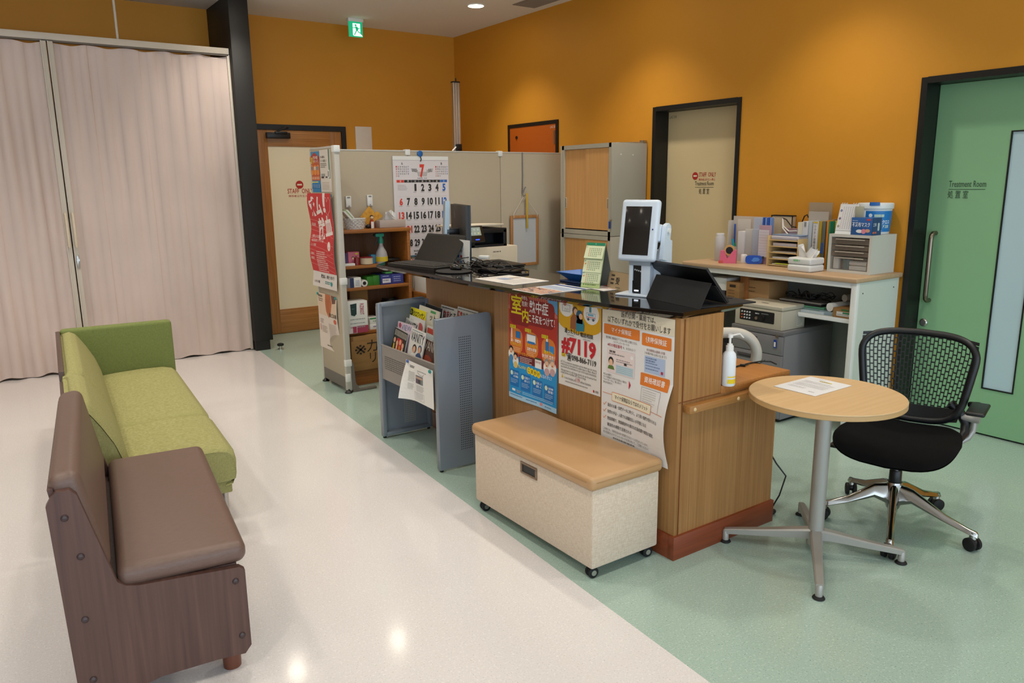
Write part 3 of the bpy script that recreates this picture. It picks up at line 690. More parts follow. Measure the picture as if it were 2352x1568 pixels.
# man and woman
P.poly([(.085, .165), (.088, .10), (.105, .078), (.132, .078), (.142, .11), (.138, .165)], '#9C5E34', 5); P.ell(.118, .055, .018, .024, '#5A3A22', 5); P.ell(.123, .060, .013, .018, '#E3B48E', 6)
P.poly([(.128, .172), (.126, .115), (.142, .095), (.172, .098), (.184, .13), (.182, .165)], '#2C8296', 7); P.ell(.150, .076, .022, .028, '#1F5C7A', 7); P.poly([(.130, .08), (.170, .08), (.172, .125), (.130, .125)], '#1F5C7A', 7); P.ell(.160, .082, .013, .017, '#E3B48E', 8)
P.text(.045, .165, .030, '迷ったら', '#2F2823', w=.078, bold=3, l=5); P.frame(.128, .160, .018, .032, .003, '#2F2823', 5); P.text(.155, .172, .026, '電話相談', '#2F2823', w=.088, bold=2, l=5)
P.text(.062, .197, .009, "If you're unsure", '#6A625A', w=.05, l=5); P.text(.175, .203, .009, 'call for advice', '#6A625A', w=.05, l=5)
P.text(.022, .214, .062, '#7119', '#C01C28', w=.240, bold=6, l=5)
P.rrect(.022, .285, .030, .013, .003, '#E0BE2C', 5).text(.037, .287, .009, 'Call', '#5A4A1C', al='c', l=6)
P.text(.060, .281, .022, '☎098-866-7119', '#37312C', w=.205, bold=3, l=5)
P.text(.018, .312, .008, '#7119 is a telephone consultation service where you can receive', '#57504A', w=.25, l=5).text(.018, .321, .008, 'medical advice in the event of a sudden injury or illness. About if', '#57504A', w=.25, l=5).text(.018, .330, .008, 'you should call an ambulance or go to the hospital immediately.', '#57504A', w=.25, l=5)
P.text(.018, .343, .008, 'Although there is a call charge, anyone can use the service from', '#57504A', w=.25, l=5).text(.018, .352, .008, 'mobile phone or landline 24/7, free of charge.', '#57504A', w=.18, l=5)
P.poly([(.022, .376), (.036, .376), (.029, .362)], '#D9B42C', 5); P.text(.045, .368, .009, 'In case of emergency, call', '#57504A', w=.078, l=5).text(.127, .362, .016, '119', '#B83A3A', w=.026, bold=1, l=5).text(.158, .368, .009, 'without hesitation.', '#57504A', w=.075, l=5)
P.dashes(.05, .385, .18, 1, .008, .003, '#8A827A', 5); P.ell(.250, .391, .005, .005, '#C03A3A', 5); P.text(.258, .386, .010, '沖縄県', '#57504A', w=.025, l=5)
build(P, 'printed_design', t2, sharp=None)

# --- insurance-card poster, lower edge curling off
w, h = .415, .600
O = (PX, 2.402, .982)
def wf3(u, v):
    k = u/.415; t_ = max(0, v-.26)/.34
    return .002+.040*k**3*math.sin(min(PI, t_*PI*1.02))*(1 if v > .26 else 0)+.014*k*k*t_
t3 = poster('insurance_card_poster', 'tall white poster with orange boxes, rightmost on the counter front', O, (0, -1, 0), w, h, wf3, mat('poster_paper_white', '#E6E3E0', .5))
P = Print(O, (0, -1, 0), (0, 0, -1), wf3)
P.rect(0, 0, w, .066, '#DDD3BC', 1.2)
P.text(.215, .004, .026, '医療機関・薬局では、', '#2B2622', w=.195, al='c', bold=1, l=3); P.text(.215, .034, .028, '以下のいずれかで受付をお願いします', '#2B2622', w=.36, al='c', bold=1, l=3)
def ob_(a, b, c_, d, tx, tw): P.rrect(a, b, c_, d, .004, '#DF7B2B', 2); P.text(a+c_/2, b+d*.22, d*.5, tx, '#F7EFE6', w=tw, al='c', bold=1, l=4)
ob_(.012, .070, .215, .044, 'マイナ保険証', .12); ob_(.240, .076, .160, .050, '健康保険証', .115); ob_(.238, .240, .160, .052, '資格確認書', .115)
P.text(.120, .122, .011, '受付時に顔認証ができない際に必要となる、', '#57504A', w=.19, al='c', l=3).text(.120, .136, .011, 'マイナンバーカードの', '#57504A', w=.095, al='c', l=3).text(.036, .150, .015, '4桁の暗証番号', '#B02C3C', w=.09, l=3, bold=1).text(.130, .152, .011, 'を、お忘れなく！', '#57504A', w=.075, l=3)
P.text(.318, .136, .011, '有効期限は最長1年間', '#7A3A3A', w=.10, al='c', l=3).text(.318, .150, .011, '（令和7年12月1日まで）', '#57504A', w=.12, al='c', l=3)
P.rect(.034, .172, .168, .106, '#E3CFCB', 2); P.rect(.036, .174, .164, .102, '#E6D6D2', 2.5)
P.text(.050, .180, .009, '■■ ■■', '#4A4440', w=.035, l=4); P.dashes(.046, .192, .11, 1, .01, .005, '#9A908C', 4); P.ell(.185, .192, .009, .008, '#EDEAE8', 4)
P.ell(.060, .226, .016, .018, '#23211F', 5); P.ell(.060, .232, .012, .014, '#E3B894', 6); P.poly([(.040, .262), (.045, .248), (.060, .243), (.076, .248), (.082, .262)], '#5C7A34', 5)
P.dashes(.092, .212, .10, 2, .008, .004, '#A59A96', 4); P.rect(.140, .222, .016, .010, '#3A3634', 5)
P.rect(.090, .236, .105, .038, '#B9D0D8', 3)
for k in range(4): P.rect(.094, .242+k*.008, .096, .0015, '#8FAAB4', 4)
P.rect(.258, .166, .112, .068, '#AFC0DC', 2); P.dashes(.265, .172, .06, 2, .010, .005, '#6E80A0', 4); P.dashes(.265, .192, .08, 3, .012, .004, '#7688A8', 4); P.rect(.350, .217, .012, .012, '#B03044', 4)
P.text(.012, .285, .010, '持ち込み書類で、', '#57504A', w=.055, l=3).text(.012, .297, .010, 'マイナ保険証での受付が出来ない場合は', '#57504A', w=.145, l=3).text(.012, .309, .010, '「マイナポータル」等と併せて', '#57504A', w=.115, l=3).text(.012, .321, .010, '受付が出来ます。', '#57504A', w=.06, l=3)
P.poly([(.172, .290), (.184, .308), (.172, .328)], '#B72A3C', 3)
P.frame(.248, .298, .115, .088, .0015, '#8C8680', 3); P.dashes(.258, .308, .08, 7, .009, .002, '#B5AFA8', 3)
P.rect(.010, .372, .06, .002, '#D9772A', 3).rect(.32, .384, .075, .002, '#D9772A', 3)
P.rrect(.068, .360, .250, .040, .004, '#DF7B2B', 3).rrect(.070, .362, .246, .036, .003, '#EFE6CC', 3.6); P.text(.193, .369, .020, 'マイナ保険証ならではのメリット', '#3B342E', w=.21, al='c', bold=1, l=5)
for k, (tx, tw) in enumerate((('過去のお薬・診療データに基づく、より良い医療が受けられる', .32), ('突然の手術・入院でも高額支払いが不要になる', .25), ('救急現場で、救急搬送中の適切な応急処置や病院の選定、', .30))):
    b = .414+k*.030; P.line([(.014, b+.006), (.020, b+.014), (.034, b-.002)], .002, '#D9772A', 3); P.text(.042, b, .016, tx, '#35302C', w=tw, bold=1, l=3)
P.text(.042, .502, .016, '搬送先の病院で活用される', '#35302C', w=.155, bold=1, l=3)
P.text(.014, .528, .012, 'この他にも、日常生活の中で利用できるシーンが広がっています。', '#6A645E', w=.29, l=3).text(.014, .543, .012, 'ぜひ日頃からマイナンバーカードを持ち歩いて、ご活用ください！', '#6A645E', w=.29, l=3).dashes(.08, .560, .14, 1, .01, .006, '#8A847E', 3)
build(P, 'printed_design', t3, sharp=None)
# ================================================================ MAGAZINE RACK
M_rk = mat('grey_blue_steel', '#858D95', .34, metal=.2, bump=(900, .04))
M_rkf = mat('warm_grey_steel', '#918A84', .42, metal=.15)
RN, RF, RX, RW, RH = 3.338, 4.036, 1.845, .335, .822
rk = thing('magazine_rack', 'blue-grey metal magazine rack with perforated side panels standing at the counter front', 'magazine rack', (RX+RW/2, (RN+RF)/2, 0))
def sidep(y0, y1, lip):
    q_ = MB(); r = .03
    pts = [(0, .012), (RW, .012), (RW, RH-r+.012), (RW-.010, RH+.004), (RW-r, RH+.012), (r*.6, RH), (.006, RH-.006), (0, RH-r*.7)]
    q_.prism(pts, (RX, y0, 0), (1, 0, 0), (0, 0, 1), (0, y1-y0, 0), M_rk)
    return q_
sp = build(sidep(RN, RN+.004, 0), 'side_panel', rk)
lipm = MB().box(RX-.001, RN+.0035, .012, RX+.012, RN+.034, RH, M_rk, .004).box(RX+RW-.012, RN+.0035, .012, RX+RW, RN+.034, RH, M_rk, .003).box(RX, RN+.0035, RH-.012, RX+RW, RN+.034, RH+.002, M_rk, .003)
build(lipm, 'folded_edge', sp)
sp2 = build(sidep(RF+.02, RF+.024, 0), 'side_panel', rk)
lipm = MB().box(RX-.001, RF-.012, .012, RX+.026, RF+.022, RH, M_rk, .005).box(RX+RW-.026, RF-.012, .012, RX+RW, RF+.022, RH, M_rk, .004).box(RX+.02, RF-.012, RH-.022, RX+RW-.02, RF+.022, RH+.003, M_rk, .004).box(RX+.02, RF-.012, .012, RX+RW-.02, RF+.022, .036, M_rk, .004)
build(lipm, 'folded_edge', sp2)
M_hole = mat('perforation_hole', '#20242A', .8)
def dots(O, U, V, nu, nv, pu, pv, r, m_=M_hole):
    q_ = Print(O, U, V); q_.lay = 1
    for j in range(nv):
        for i in range(nu): q_.ell(i*pu, j*pv, r, r, m_, n=6)
    return q_
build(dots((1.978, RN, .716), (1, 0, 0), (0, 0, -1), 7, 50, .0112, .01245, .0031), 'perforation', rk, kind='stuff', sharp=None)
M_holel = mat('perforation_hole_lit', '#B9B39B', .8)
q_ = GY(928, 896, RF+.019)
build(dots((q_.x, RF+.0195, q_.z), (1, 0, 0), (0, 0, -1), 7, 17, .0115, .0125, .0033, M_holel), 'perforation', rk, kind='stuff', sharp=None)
# front shelf board, slightly inclined
sh = MB().prism([(RN+.004, .375), (RF+.018, .375), (RF+.018, .578), (RN+.004, .578)], (RX+.008, 0, 0), (0, 1, 0), (0, 0, 1), (.004, 0, 0), M_rkf)
sh.cyl((RX+.012, RN+.004, .578), (RX+.012, RF+.018, .578), .006, M_rkf)
fs_ = build(sh, 'front_board', rk, label='warm grey perforated front board')
q_ = GX(884, 818, RX+.007)
build(dots((RX+.0075, q_.y, q_.z), (0, -1, 0), (0, 0, -1), 26, 7, .0118, .0118, .003), 'perforation', rk, kind='stuff', sharp=None)
build(MB().box(RX+.012, RN+.004, .42, RX+.20, RF+.018, .424, M_rk).box(RX+.20, RN+.004, .42, RX+.204, RF+.018, .52, M_rk).box(RX+.10, RN+.004, .42, RX+.103, RF+.018, .60, M_rk), 'lower_tray', rk)
build(MB().box(RX+.21, RN+.004, .50, RX+RW-.004, RF+.018, .504, M_rk).box(RX+.235, RN+.004, .50, RX+.238, RF+.018, .70, M_rk).box(RX+RW-.008, RN+.004, .50, RX+RW-.004, RF+.018, .76, M_rk), 'upper_tray', rk)
for (x, y) in ((RX+.015, RN+.015), (RX+RW-.02, RN+.015), (RX+.015, RF+.01), (RX+RW-.02, RF+.01)):
    build(MB().cyl((x, y, 0), (x, y, .014), .010, M_rub, n=12), 'foot', rk)
# magazines lean back towards the counter (+x), covers face -x; name, px of cover's lower-left corner unused
def magazine(lbl, x, yl, z0, w, h, paint, base='#D8D4CE', th=.006, tilt=14, roll=0, group='magazines in the rack'):
    O = Vector((x, yl, z0)); U = Vector((0, -cos(rad(roll)), sin(rad(roll)))); up = Vector((sin(rad(tilt)), 0, cos(rad(tilt))))
    up = (up-U*up.dot(U)).normalized(); nn = U.cross(up).normalized()
    if nn.x > 0: nn = -nn
    t_ = thing('magazine', lbl, 'magazine', O, group)
    q_ = MB().prism([(0, 0), (w, 0), (w, h), (0, h)], O, U, up, -nn*th, mat('magazine_pages', '#CFCAC2', .7))
    build(q_, 'pages', t_, sharp=None)
    P = Print(O+up*h+nn*.0004, U, -up); P.rect(0, 0, w, h, base, 0); paint(P, w, h)
    build(P, 'cover', t_, sharp=None)
def face(P, u, v, r, hair='#2A201C', body='#3A3A40', skin='#D9A685'):
    P.poly([(u-r*1.9, v+r*4.6), (u-r*1.7, v+r*1.9), (u-r*.6, v+r*1.1), (u+r*.6, v+r*1.1), (u+r*1.7, v+r*1.9), (u+r*1.9, v+r*4.6)], body, 3)
    P.ell(u, v-r*.15, r*1.1, r*1.2, hair, 4); P.ell(u, v+r*.12, r*.78, r*.98, skin, 5)
def mg_vanity(P, w, h):
    P.dashes(.01, .008, w-.02, 1, .01, .004, '#7A8C9A', 2); P.text(w/2, .018, .052, 'VANITY', '#2A3038', w=w*.9, al='c', l=3)
    face(P, w*.42, .11, .020, body='#E9E6E0'); face(P, w*.78, .10, .018, hair='#4A5A78', body='#46587A'); P.rect(w*.2, h-.05, w*.4, .03, '#6A8AA8', 5); P.rect(w*.55, .17, .05, .02, '#C06A5A', 5)
def mg_color(P, w, h):
    P.rect(0, 0, w, h, '#2E2C28', 1); [P.rect(w*(.08+.105*k), .008, .006, .034, '#D8D0C0', 3) for k in range(9)]
    P.rrect(w*.3, .05, w*.45, .07, .01, '#B82C2A', 3)
    for k, c_ in enumerate(('#D9B23A', '#E3C090', '#C88A3A', '#E0CFA0')): P.ell(w*(.15+.22*k), .07+.012*(k % 2), .013, .016, '#D9A685', 5); P.poly([(w*(.08+.22*k), .2), (w*(.1+.22*k), .09), (w*(.2+.22*k), .09), (w*(.24+.22*k), .2)], c_, 4)
    P.rect(w*.2, .125, w*.6, .022, '#D98A22', 6); P.text(w*.22, .129, .014, '特集 夏の旅', '#F2E8D8', w=w*.55, l=7)
def mg_bw(P, w, h):
    P.text(w/2, .008, .05, 'VANITY', '#3A3A3C', w=w*.9, al='c', l=3); face(P, w*.5, .08, .026, body='#8A8A90'); P.dashes(.01, .07, .03, 5, .012, .004, '#8A8A8C', 2)
def mg_green(P, w, h):
    P.rect(0, .05, w, h-.05, '#C8D4D4', 1); P.rect(.01, .01, .09, .03, '#C04A3A', 3); face(P, w*.55, .11, .028, body='#3A6A9A'); P.rect(.01, .12, .05, .05, '#3C8A6A', 3)
def mg_dr(P, w, h):
    P.rect(0, 0, w, h, '#E3D41C', 1); P.ell(.030, .028, .020, .020, '#1E1C18', 3); P.text(.030, .017, .020, 'Dr.', '#E3D41C', al='c', bold=2, l=4, w=.025)
    P.text(.055, .014, .034, 'クロワッサン', '#2A2418', w=w-.065, bold=3, l=3); P.dashes(.07, .055, w*.4, 1, .012, .006, '#5A4A18', 3); P.rect(w-.055, .048, .035, .026, '#C0402C', 3); P.text(w-.065, .085, .05, '巡り', '#8A5A14', bold=3, w=.055, l=3)
def mg_yel(P, w, h):
    P.rect(0, 0, w, h, '#CFC8B4', 1); P.rect(w-.10, .008, .06, .014, '#4F9A5A', 3); P.text(w-.10, .028, .038, 'ット', '#2A2A22', w=.07, bold=2, l=3)
def mg_tire(P, w, h):
    P.dashes(.01, .008, w-.02, 1, .012, .006, '#4A4A4A', 3); P.text(.008, .022, .050, '疲れを', '#B3202A', w=w*.52, bold=4, l=3); P.text(w*.58, .028, .042, 'とる', '#2A2A2A', w=w*.38, bold=3, l=3)
def mg_tsu(P, w, h):
    P.dashes(.01, .008, w-.02, 1, .012, .005, '#6A6A6A', 3); P.text(.008, .022, .046, '腰痛', '#B8342C', w=.05, bold=3, l=3); P.text(.065, .022, .044, 'ツクパッド', '#2A2A2A', w=w-.075, bold=2, l=3); P.ell(w-.02, .05, .012, .012, '#D86A2A', 4)
def mg_red(P, w, h):
    P.rect(0, 0, w, h, '#50332A', 1); P.text(w/2, .006, .05, 'VANITY', '#B9B2A8', w=w*.9, al='c', l=3); P.ell(w*.35, .11, .05, .03, '#8A3A26', 3); face(P, w*.62, .13, .018, body='#D9D0C4')
def mg_wht(P, w, h):
    P.text(.02, .02, .02, '季刊', '#9A8A84', l=3); P.ell(w*.75, .05, .03, .03, '#C05A5A', 3); P.rect(w*.62, .1, .06, .08, '#A8C4D0', 3)
def mg_pink(P, w, h):
    P.rect(0, 0, w, h, '#C9B6C4', 1); P.ell(.03, .02, .015, .015, '#B03A50', 2); P.text(.05, .01, .03, 'VIEW', '#6A7A9A', w=w*.6, l=3)
mg = lambda px, py, X: GX(px, py, X)
def put(lbl, px, py, X, w, h, fn, **k):
    """top-left corner of the cover seen at px,py when leaning on plane X at its top"""
    tl = GX(px, py, X); t_ = k.get('tilt', 14); magazine(lbl, X-h*sin(rad(t_)), tl.y, tl.z-h*cos(rad(t_)), w, h, fn, **k)
put('white magazine with red motif, topmost cover behind the fashion magazines', 915, 737, RX+.105, .20, .235, mg_pink, tilt=8, base='#CFC6CC')
put('colourful magazine with a row of women at the left of the front tray', 905, 749, RX+.085, .158, .21, mg_color, tilt=12, roll=-6)
put('white fashion magazine with a man and woman, middle of the front tray', 944, 750, RX+.090, .165, .23, mg_vanity, tilt=12, roll=-4)
put('dark brown magazine at the right end of the front tray', 975, 776, RX+.098, .17, .20, mg_red, tilt=12, roll=-4)
put('black and white portrait magazine leaning behind the front row in the rack', 929, 727, RX+.180, .155, .25, mg_bw, tilt=8, roll=-6)
put('plain white booklet leaning upright in the second row of the rack', 938, 721, RX+.190, .19, .27, mg_wht, tilt=8, roll=-4)
put('pale magazine with green and blue patches beneath the yellow magazine', 978, 745, RX+.195, .165, .26, mg_green, tilt=8, roll=-4)
put('yellow magazine with a black round Dr. badge in the upper tray of the rack', 941, 703, RX+.232, .205, .25, mg_dr, tilt=10, roll=-2)
put('pale magazine with a green strip behind the yellow magazine in the rack', 962, 699, RX+.243, .24, .25, mg_yel, tilt=10, roll=-3)
put('white magazine with large red 疲れを lettering in the top row of the rack', 1013, 699, RX+.315, .185, .20, mg_tire, tilt=8, roll=-1)
put('white magazine with black katakana title at the right end of the rack', 1051, 703, RX+.322, .215, .20, mg_tsu, tilt=8, roll=-1)
put('black magazine with plain cover between the yellow and the white ones in the rack', 976, 695, RX+.270, .20, .22, lambda P, w, h: P.dashes(.02, .02, .12, 2, .02, .006, '#4A4A50', 3), tilt=9, base='#15161A', roll=-3)
# notice clipped on the front board, curling
tl = GX(936, 824, RX)
nw, nh = .300, .212
def wfn(u, v): return (0, 0, .006+.055*max(0, (.12-u)/.12)**2*max(0, (v-.02)/.2)+.008*sin(max(0, v)*12)*max(0, 1-u/.25))
O = (RX-.003, tl.y, tl.z)
nt = poster('clipped_notice', 'curling white notice held by magnets on the front board of the magazine rack', O, Vector((0, -1, -.02)), nw, nh, wfn, M_paper, cat='notice')
P = Print(O, Vector((0, -1, -.02)), (0, 0, -1), wfn)
P.dashes(.05, .020, .05, 2, .007, .004, '#4A4A4A', 1); P.line([(.13, .045), (.16, .056), (.19, .056), (.20, .045)], .0015, '#30302E', 1); P.dashes(.13, .035, .10, 1, .007, .003, '#6A6A6A', 1)
P.rect(.115, .062, .075, .045, '#6A6A70', 1)
for k in range(5): P.ell(.125+k*.014, .074, .006, .007, '#C9A890', 2); P.rect(.119+k*.014, .082, .011, .022, ('#3A4A6A', '#7A3A3A', '#2A2A2A', '#5A6A5A', '#8A8A90')[k], 2)
P.dashes(.045, .055, .06, 8, .007, .002, '#7A7A78', 1); P.dashes(.045, .120, .05, 5, .007, .002, '#8A8A88', 1); P.dashes(.12, .118, .08, 5, .007, .002, '#8A8A88', 1); P.frame(.10, .158, .10, .042, .0012, '#8A8A88', 1); P.dashes(.11, .165, .08, 4, .008, .002, '#9A9A98', 1)
build(P, 'printed_design', nt, sharp=None)
M_teal = mat('teal_pin', '#1F8A86', .4); M_bluem = mat('blue_magnet', '#3A5AA0', .4)
def magnet(lbl, p, d, r, m_, cat='magnet', grp=None, name='magnet'):
    d = Vector(d).normalized(); p = Vector(p)
    return build(MB().tube([p, p+d*.004, p+d*.0075, p+d*.008], [r, r, r*.85, r*.2], m_, 14), name, label=lbl, cat=cat, group=grp)
magnet('pale blue round magnet at the upper left of the curling notice', GX(937, 829, RX-.012), (-1, 0, 0), .009, M_bluem)
magnet('teal oval magnet on the upper right of the curling notice on the rack', GX(988, 853, RX-.010), (-1, 0, 0), .010, M_teal)

# ================================================================ OFFICE SCREEN (two wings) and posters on it
M_scr = mat('beige_grey_screen_cloth', '#B6A993', .85, bump=(700, .25))
M_scrf = mat('screen_frame_enamel', '#C2BDB2', .45)
M_scrk = mat('screen_kick_grey', '#6E665E', .5)
sc = thing('office_screen', 'beige-grey L-shaped office screen between the counter and the back wall', 'screen', (2.09, 5.13, 0))
SX = 2.072
build(MB().box(SX+.003, 5.13, .115, SX+.035, 5.575, 1.755, M_scr, .002), 'panel', sc)
build(MB().box(SX, 5.118, .02, SX+.040, 5.150, 1.762, M_scrf, .004).box(SX, 5.150, 1.752, SX+.038, 5.575, 1.766, M_scrf, .002).box(SX, 5.565, .02, SX+.038, 5.585, 1.757, M_scrf), 'edge_frame', sc)
build(MB().box(SX-.002, 5.110, 1.722, SX+.044, 5.16, 1.768, M_white, .004).box(SX-.002, 5.112, .80, SX+.045, 5.15, .85, M_white, .004).box(SX-.002, 5.112, .20, SX+.045, 5.15, .25, M_white, .004).box(SX-.002, 5.112, .085, SX+.03, 5.14, .145, M_white, .004), 'clip', sc)
build(MB().box(SX+.002, 5.150, .03, SX+.034, 5.565, .115, M_scrk), 'kick_board', sc)
build(MB().box(SX+.046, 5.118, .0, SX+.235, 5.145, .018, M_scrk, .004).prism([(0, .018), (.06, .018), (.03, .07), (.02, .22), (0, .22)], (SX+.040, 5.118, 0), (1, 0, 0), (0, 0, 1), (0, .027, 0), M_scrk), 'foot', sc)
for y in (5.125, 5.57): build(MB().lathe((SX+.012, y, 0), [(.026, 0), (.028, .006), (.018, .012), (.008, .03)], M_black, 16), 'levelling_pad', sc)
for a, b in ((SX+.04, 2.875), (2.879, 3.765), (3.769, 4.58)):
    build(MB().box(a, 5.582, .04, b, 5.612, 1.752, M_scr, .003), 'panel', sc)
build(MB().box(SX+.04, 5.580, 1.752, 4.58, 5.614, 1.764, M_scrf, .002), 'top_trim', sc)
for x in (2.877, 3.767): build(MB().box(x-.022, 5.574, 1.725, x+.022, 5.62, 1.77, M_white, .004), 'clip', sc)
AX = SX+.0015
# red blood-donation poster
w, h = .455, .690
O = (AX, 5.622, 1.442)
def wfr(u, v): return .019+.010*sin(v*17+.6)*(1-.4*u/.45)+.002*sin(v*41)*(v/.69)+.010*(v/.69)**2*(1-u/.45)
rp = poster('blood_donation_poster', 'tall wavy red blood donation poster with a white foot on the screen', O, (0, -1, 0), w, h, wfr, col('#DAD3CC'))
P = Print(O, (0, -1, 0), (0, 0, -1), wfr)
P.rect(0, 0, w, .575, '#C62B2E', 1)
P.text(.02, .030, .155, '求ム', '#E8DDD6', w=.25, bold=5, l=3, rot=-.10); P.text(.300, -.005, .15, '！', '#E8DDD6', w=.05, bold=5, l=3)
P.text(.155, .185, .160, '献血', '#E8DDD6', w=.26, bold=5, l=3, rot=-.16)
P.line([(.33, .07), (.335, .03), (.37, .03), (.38, .06), (.41, .025), (.44, .05), (.42, .12), (.37, .155), (.335, .12), (.33, .07)], .004, '#E6B0A8', 3); P.line([(.39, .15), (.36, .21)], .004, '#E6B0A8', 3)
for b in (.21, .255, .285, .345, .40, .43, .465, .500, .535): P.line([(.0, b-.02), (.26, b), (.44, b+.03)], .002, '#E3A49C', 3)
for k, (b, tx, tw, hh) in enumerate(((.215, '採血者', .08, .024), (.300, '・健康な人の血液', .17, .026), (.335, '・輸血用血液として十分な量', .24, .018), (.365, 'コート着用', .10, .020), (.432, '活動内容', .06, .02), (.465, '課題目的', .06, .02))): P.text(.025, b, hh, tx, '#EDD3CC', w=tw, bold=1, l=3)
P.dashes(.13, .42, .20, 10, .0155, .008, '#E6B4AC', 3); P.rrect(.335, .30, .075, .14, .01, '#D96A62', 3).rrect(.34, .305, .065, .13, .008, '#C62B2E', 3.5).ell(.372, .375, .026, .034, '#EEDCD6', 5).line([(.36, .38), (.372, .39), (.385, .38)], .003, '#A03A3A', 6)
P.text(.16, .590, .030, '献血は、命をつなぐ！', '#2E2A28', w=.25, bold=2, l=3); P.text(.03, .640, .022, 'いのちの輪', '#3A3634', w=.11, bold=1, l=3); P.dashes(.24, .638, .10, 2, .012, .006, '#3F8A8A', 3); P.ell(.36, .650, .018, .016, '#2A8E8A', 3)
build(P, 'printed_design', rp, sharp=None)
for k, (y, z) in enumerate(((5.600, 1.428), (5.185, 1.428))):
    magnet(('teal push pin at the left top corner of the red poster', 'teal push pin at the right top corner of the red poster')[k], (AX-.012, y, z), (-1, 0, 0), .012, M_teal, 'push pin', 'teal push pins on the screen', 'push_pin')
# lower poster (mother and baby hands)
w, h = .385, .425
O = (AX, 5.602, .700)
wfl = lambda u, v: .002+.008*sin(v*13)*(u/.38)
lp = poster('oral_health_poster', 'pale poster with a brown hand photograph below the red poster', O, (0, -1, 0), w, h, wfl, col('#DCCFC2'))
P = Print(O, (0, -1, 0), (0, 0, -1), wfl)
P.rect(.01, .0, w-.02, .165, '#D9BFA4', 1); P.poly([(.16, .0), (.26, .0), (.29, .06), (.27, .12), (.22, .175), (.17, .13), (.155, .06)], '#B5683C', 2); P.poly([(.27, .0), (.36, .0), (.36, .05), (.30, .06)], '#6A4A40', 2)
P.line([(.19, .03), (.20, .12)], .004, '#96502C', 3); P.line([(.22, .03), (.225, .13)], .004, '#96502C', 3)
P.text(.02, .012, .020, '歯周病', '#2A2420', w=.08, bold=1, l=3); P.dashes(.02, .042, .09, 2, .014, .006, '#6A5A50', 3); P.text(.235, .130, .035, '歯と口の病', '#2A2420', w=.14, bold=2, l=4); P.ell(.335, .190, .026, .018, '#C8583A', 4)
P.dashes(.03, .20, .08, 3, .012, .004, '#8A7A70', 3); P.rect(.03, .24, .012, .05, '#C07A74', 3); P.dashes(.06, .25, .10, 5, .011, .004, '#A08A80', 3); P.dashes(.20, .22, .14, 14, .010, .003, '#9A8E84', 3); P.rect(.33, .385, .022, .022, '#6A625C', 3); P.dashes(.14, .39, .10, 1, .01, .008, '#6A625C', 3)
build(P, 'printed_design', lp, sharp=None)
for k, (y, z) in enumerate(((5.590, .690), (5.232, .690))):
    magnet(('teal push pin at the left top of the pale hand poster', 'teal push pin at the right top of the pale hand poster')[k], (AX-.004, y, z), (-1, 0, 0), .011, M_teal, 'push pin', 'teal push pins on the screen', 'push_pin')
# two small sheets at the top
O = (AX, 5.582, 1.738); w, h = .182, .288
st_ = poster('small_heat_leaflet', 'small orange and blue heatstroke leaflet at the top left of the screen edge', O, (0, -1, 0), w, h, None, col('#2C86BC'), cat='leaflet')
P = Print(O, (0, -1, 0), (0, 0, -1))
P.rect(0, 0, w, .205, '#C25A30', 1).rect(0, 0, w, .035, '#3C8CB8', 2); P.poly([(.0, .04), (.09, .005), (w, .04), (w, .07), (0, .07)], '#B33A2C', 3)
P.text(.012, .035, .050, '室内', '#E3C82A', w=.05, bold=3, l=5); P.text(.065, .030, .025, '熱中症', '#EEE', w=.09, bold=2, l=5) if False else P.text(.065, .030, .025, '熱中症', '#E8E2DA', w=.09, bold=2, l=5); P.text(.065, .058, .020, '気をつけて', '#E8E2DA', w=.10, bold=1, l=5)
for k in range(3): P.rrect(.010+k*.056, .095, .050, .070, .015, '#DE8A3C', 3); P.rect(.020+k*.056, .105, .026, .025, ('#3C78A8', '#DCD8D0', '#3C90B8')[k], 4)
for k in range(5): P.ell(.02+k*.034, .188, .012, .012, '#E2B090', 4)
P.dashes(.02, .212, .14, 1, .01, .008, '#E6D858', 3)
for k in range(4): P.rect(.008+k*.043, .228, .036, .035, '#1F6CA8', 3); P.dashes(.012+k*.043, .234, .028, 3, .009, .003, '#BFDCEC', 4)
build(P, 'printed_design', st_, sharp=None)
O = (AX, 5.395, 1.745); w, h = .205, .295
wt_ = poster('small_white_leaflet', 'small white printed leaflet with green strip at the top right of the screen edge', O, (0, -1, 0), w, h, None, col('#DAD2C6'), cat='leaflet')
P = Print(O, (0, -1, 0), (0, 0, -1)); P.rect(.165, 0, .022, .20, '#5C8470', 2)
P.text(.015, .040, .018, 'がん検診に', '#4A4440', w=.09, bold=1, l=3).text(.015, .066, .018, 'ひとつ追加して', '#4A4440', w=.12, bold=1, l=3).dashes(.015, .092, .11, 3, .012, .006, '#8A827A', 3)
P.rect(.02, .165, .07, .02, '#9A9A96', 3).rect(.02, .185, .05, .012, '#3A3632', 3).rect(.10, .185, .035, .010, '#3A3632', 3).rect(.145, .14, .035, .055, '#E6E2DC', 4).rect(.150, .148, .012, .04, '#4A4440', 5); P.dashes(.02, .225, .14, 5, .011, .004, '#C0AFA0', 3)
build(P, 'printed_design', wt_, sharp=None)
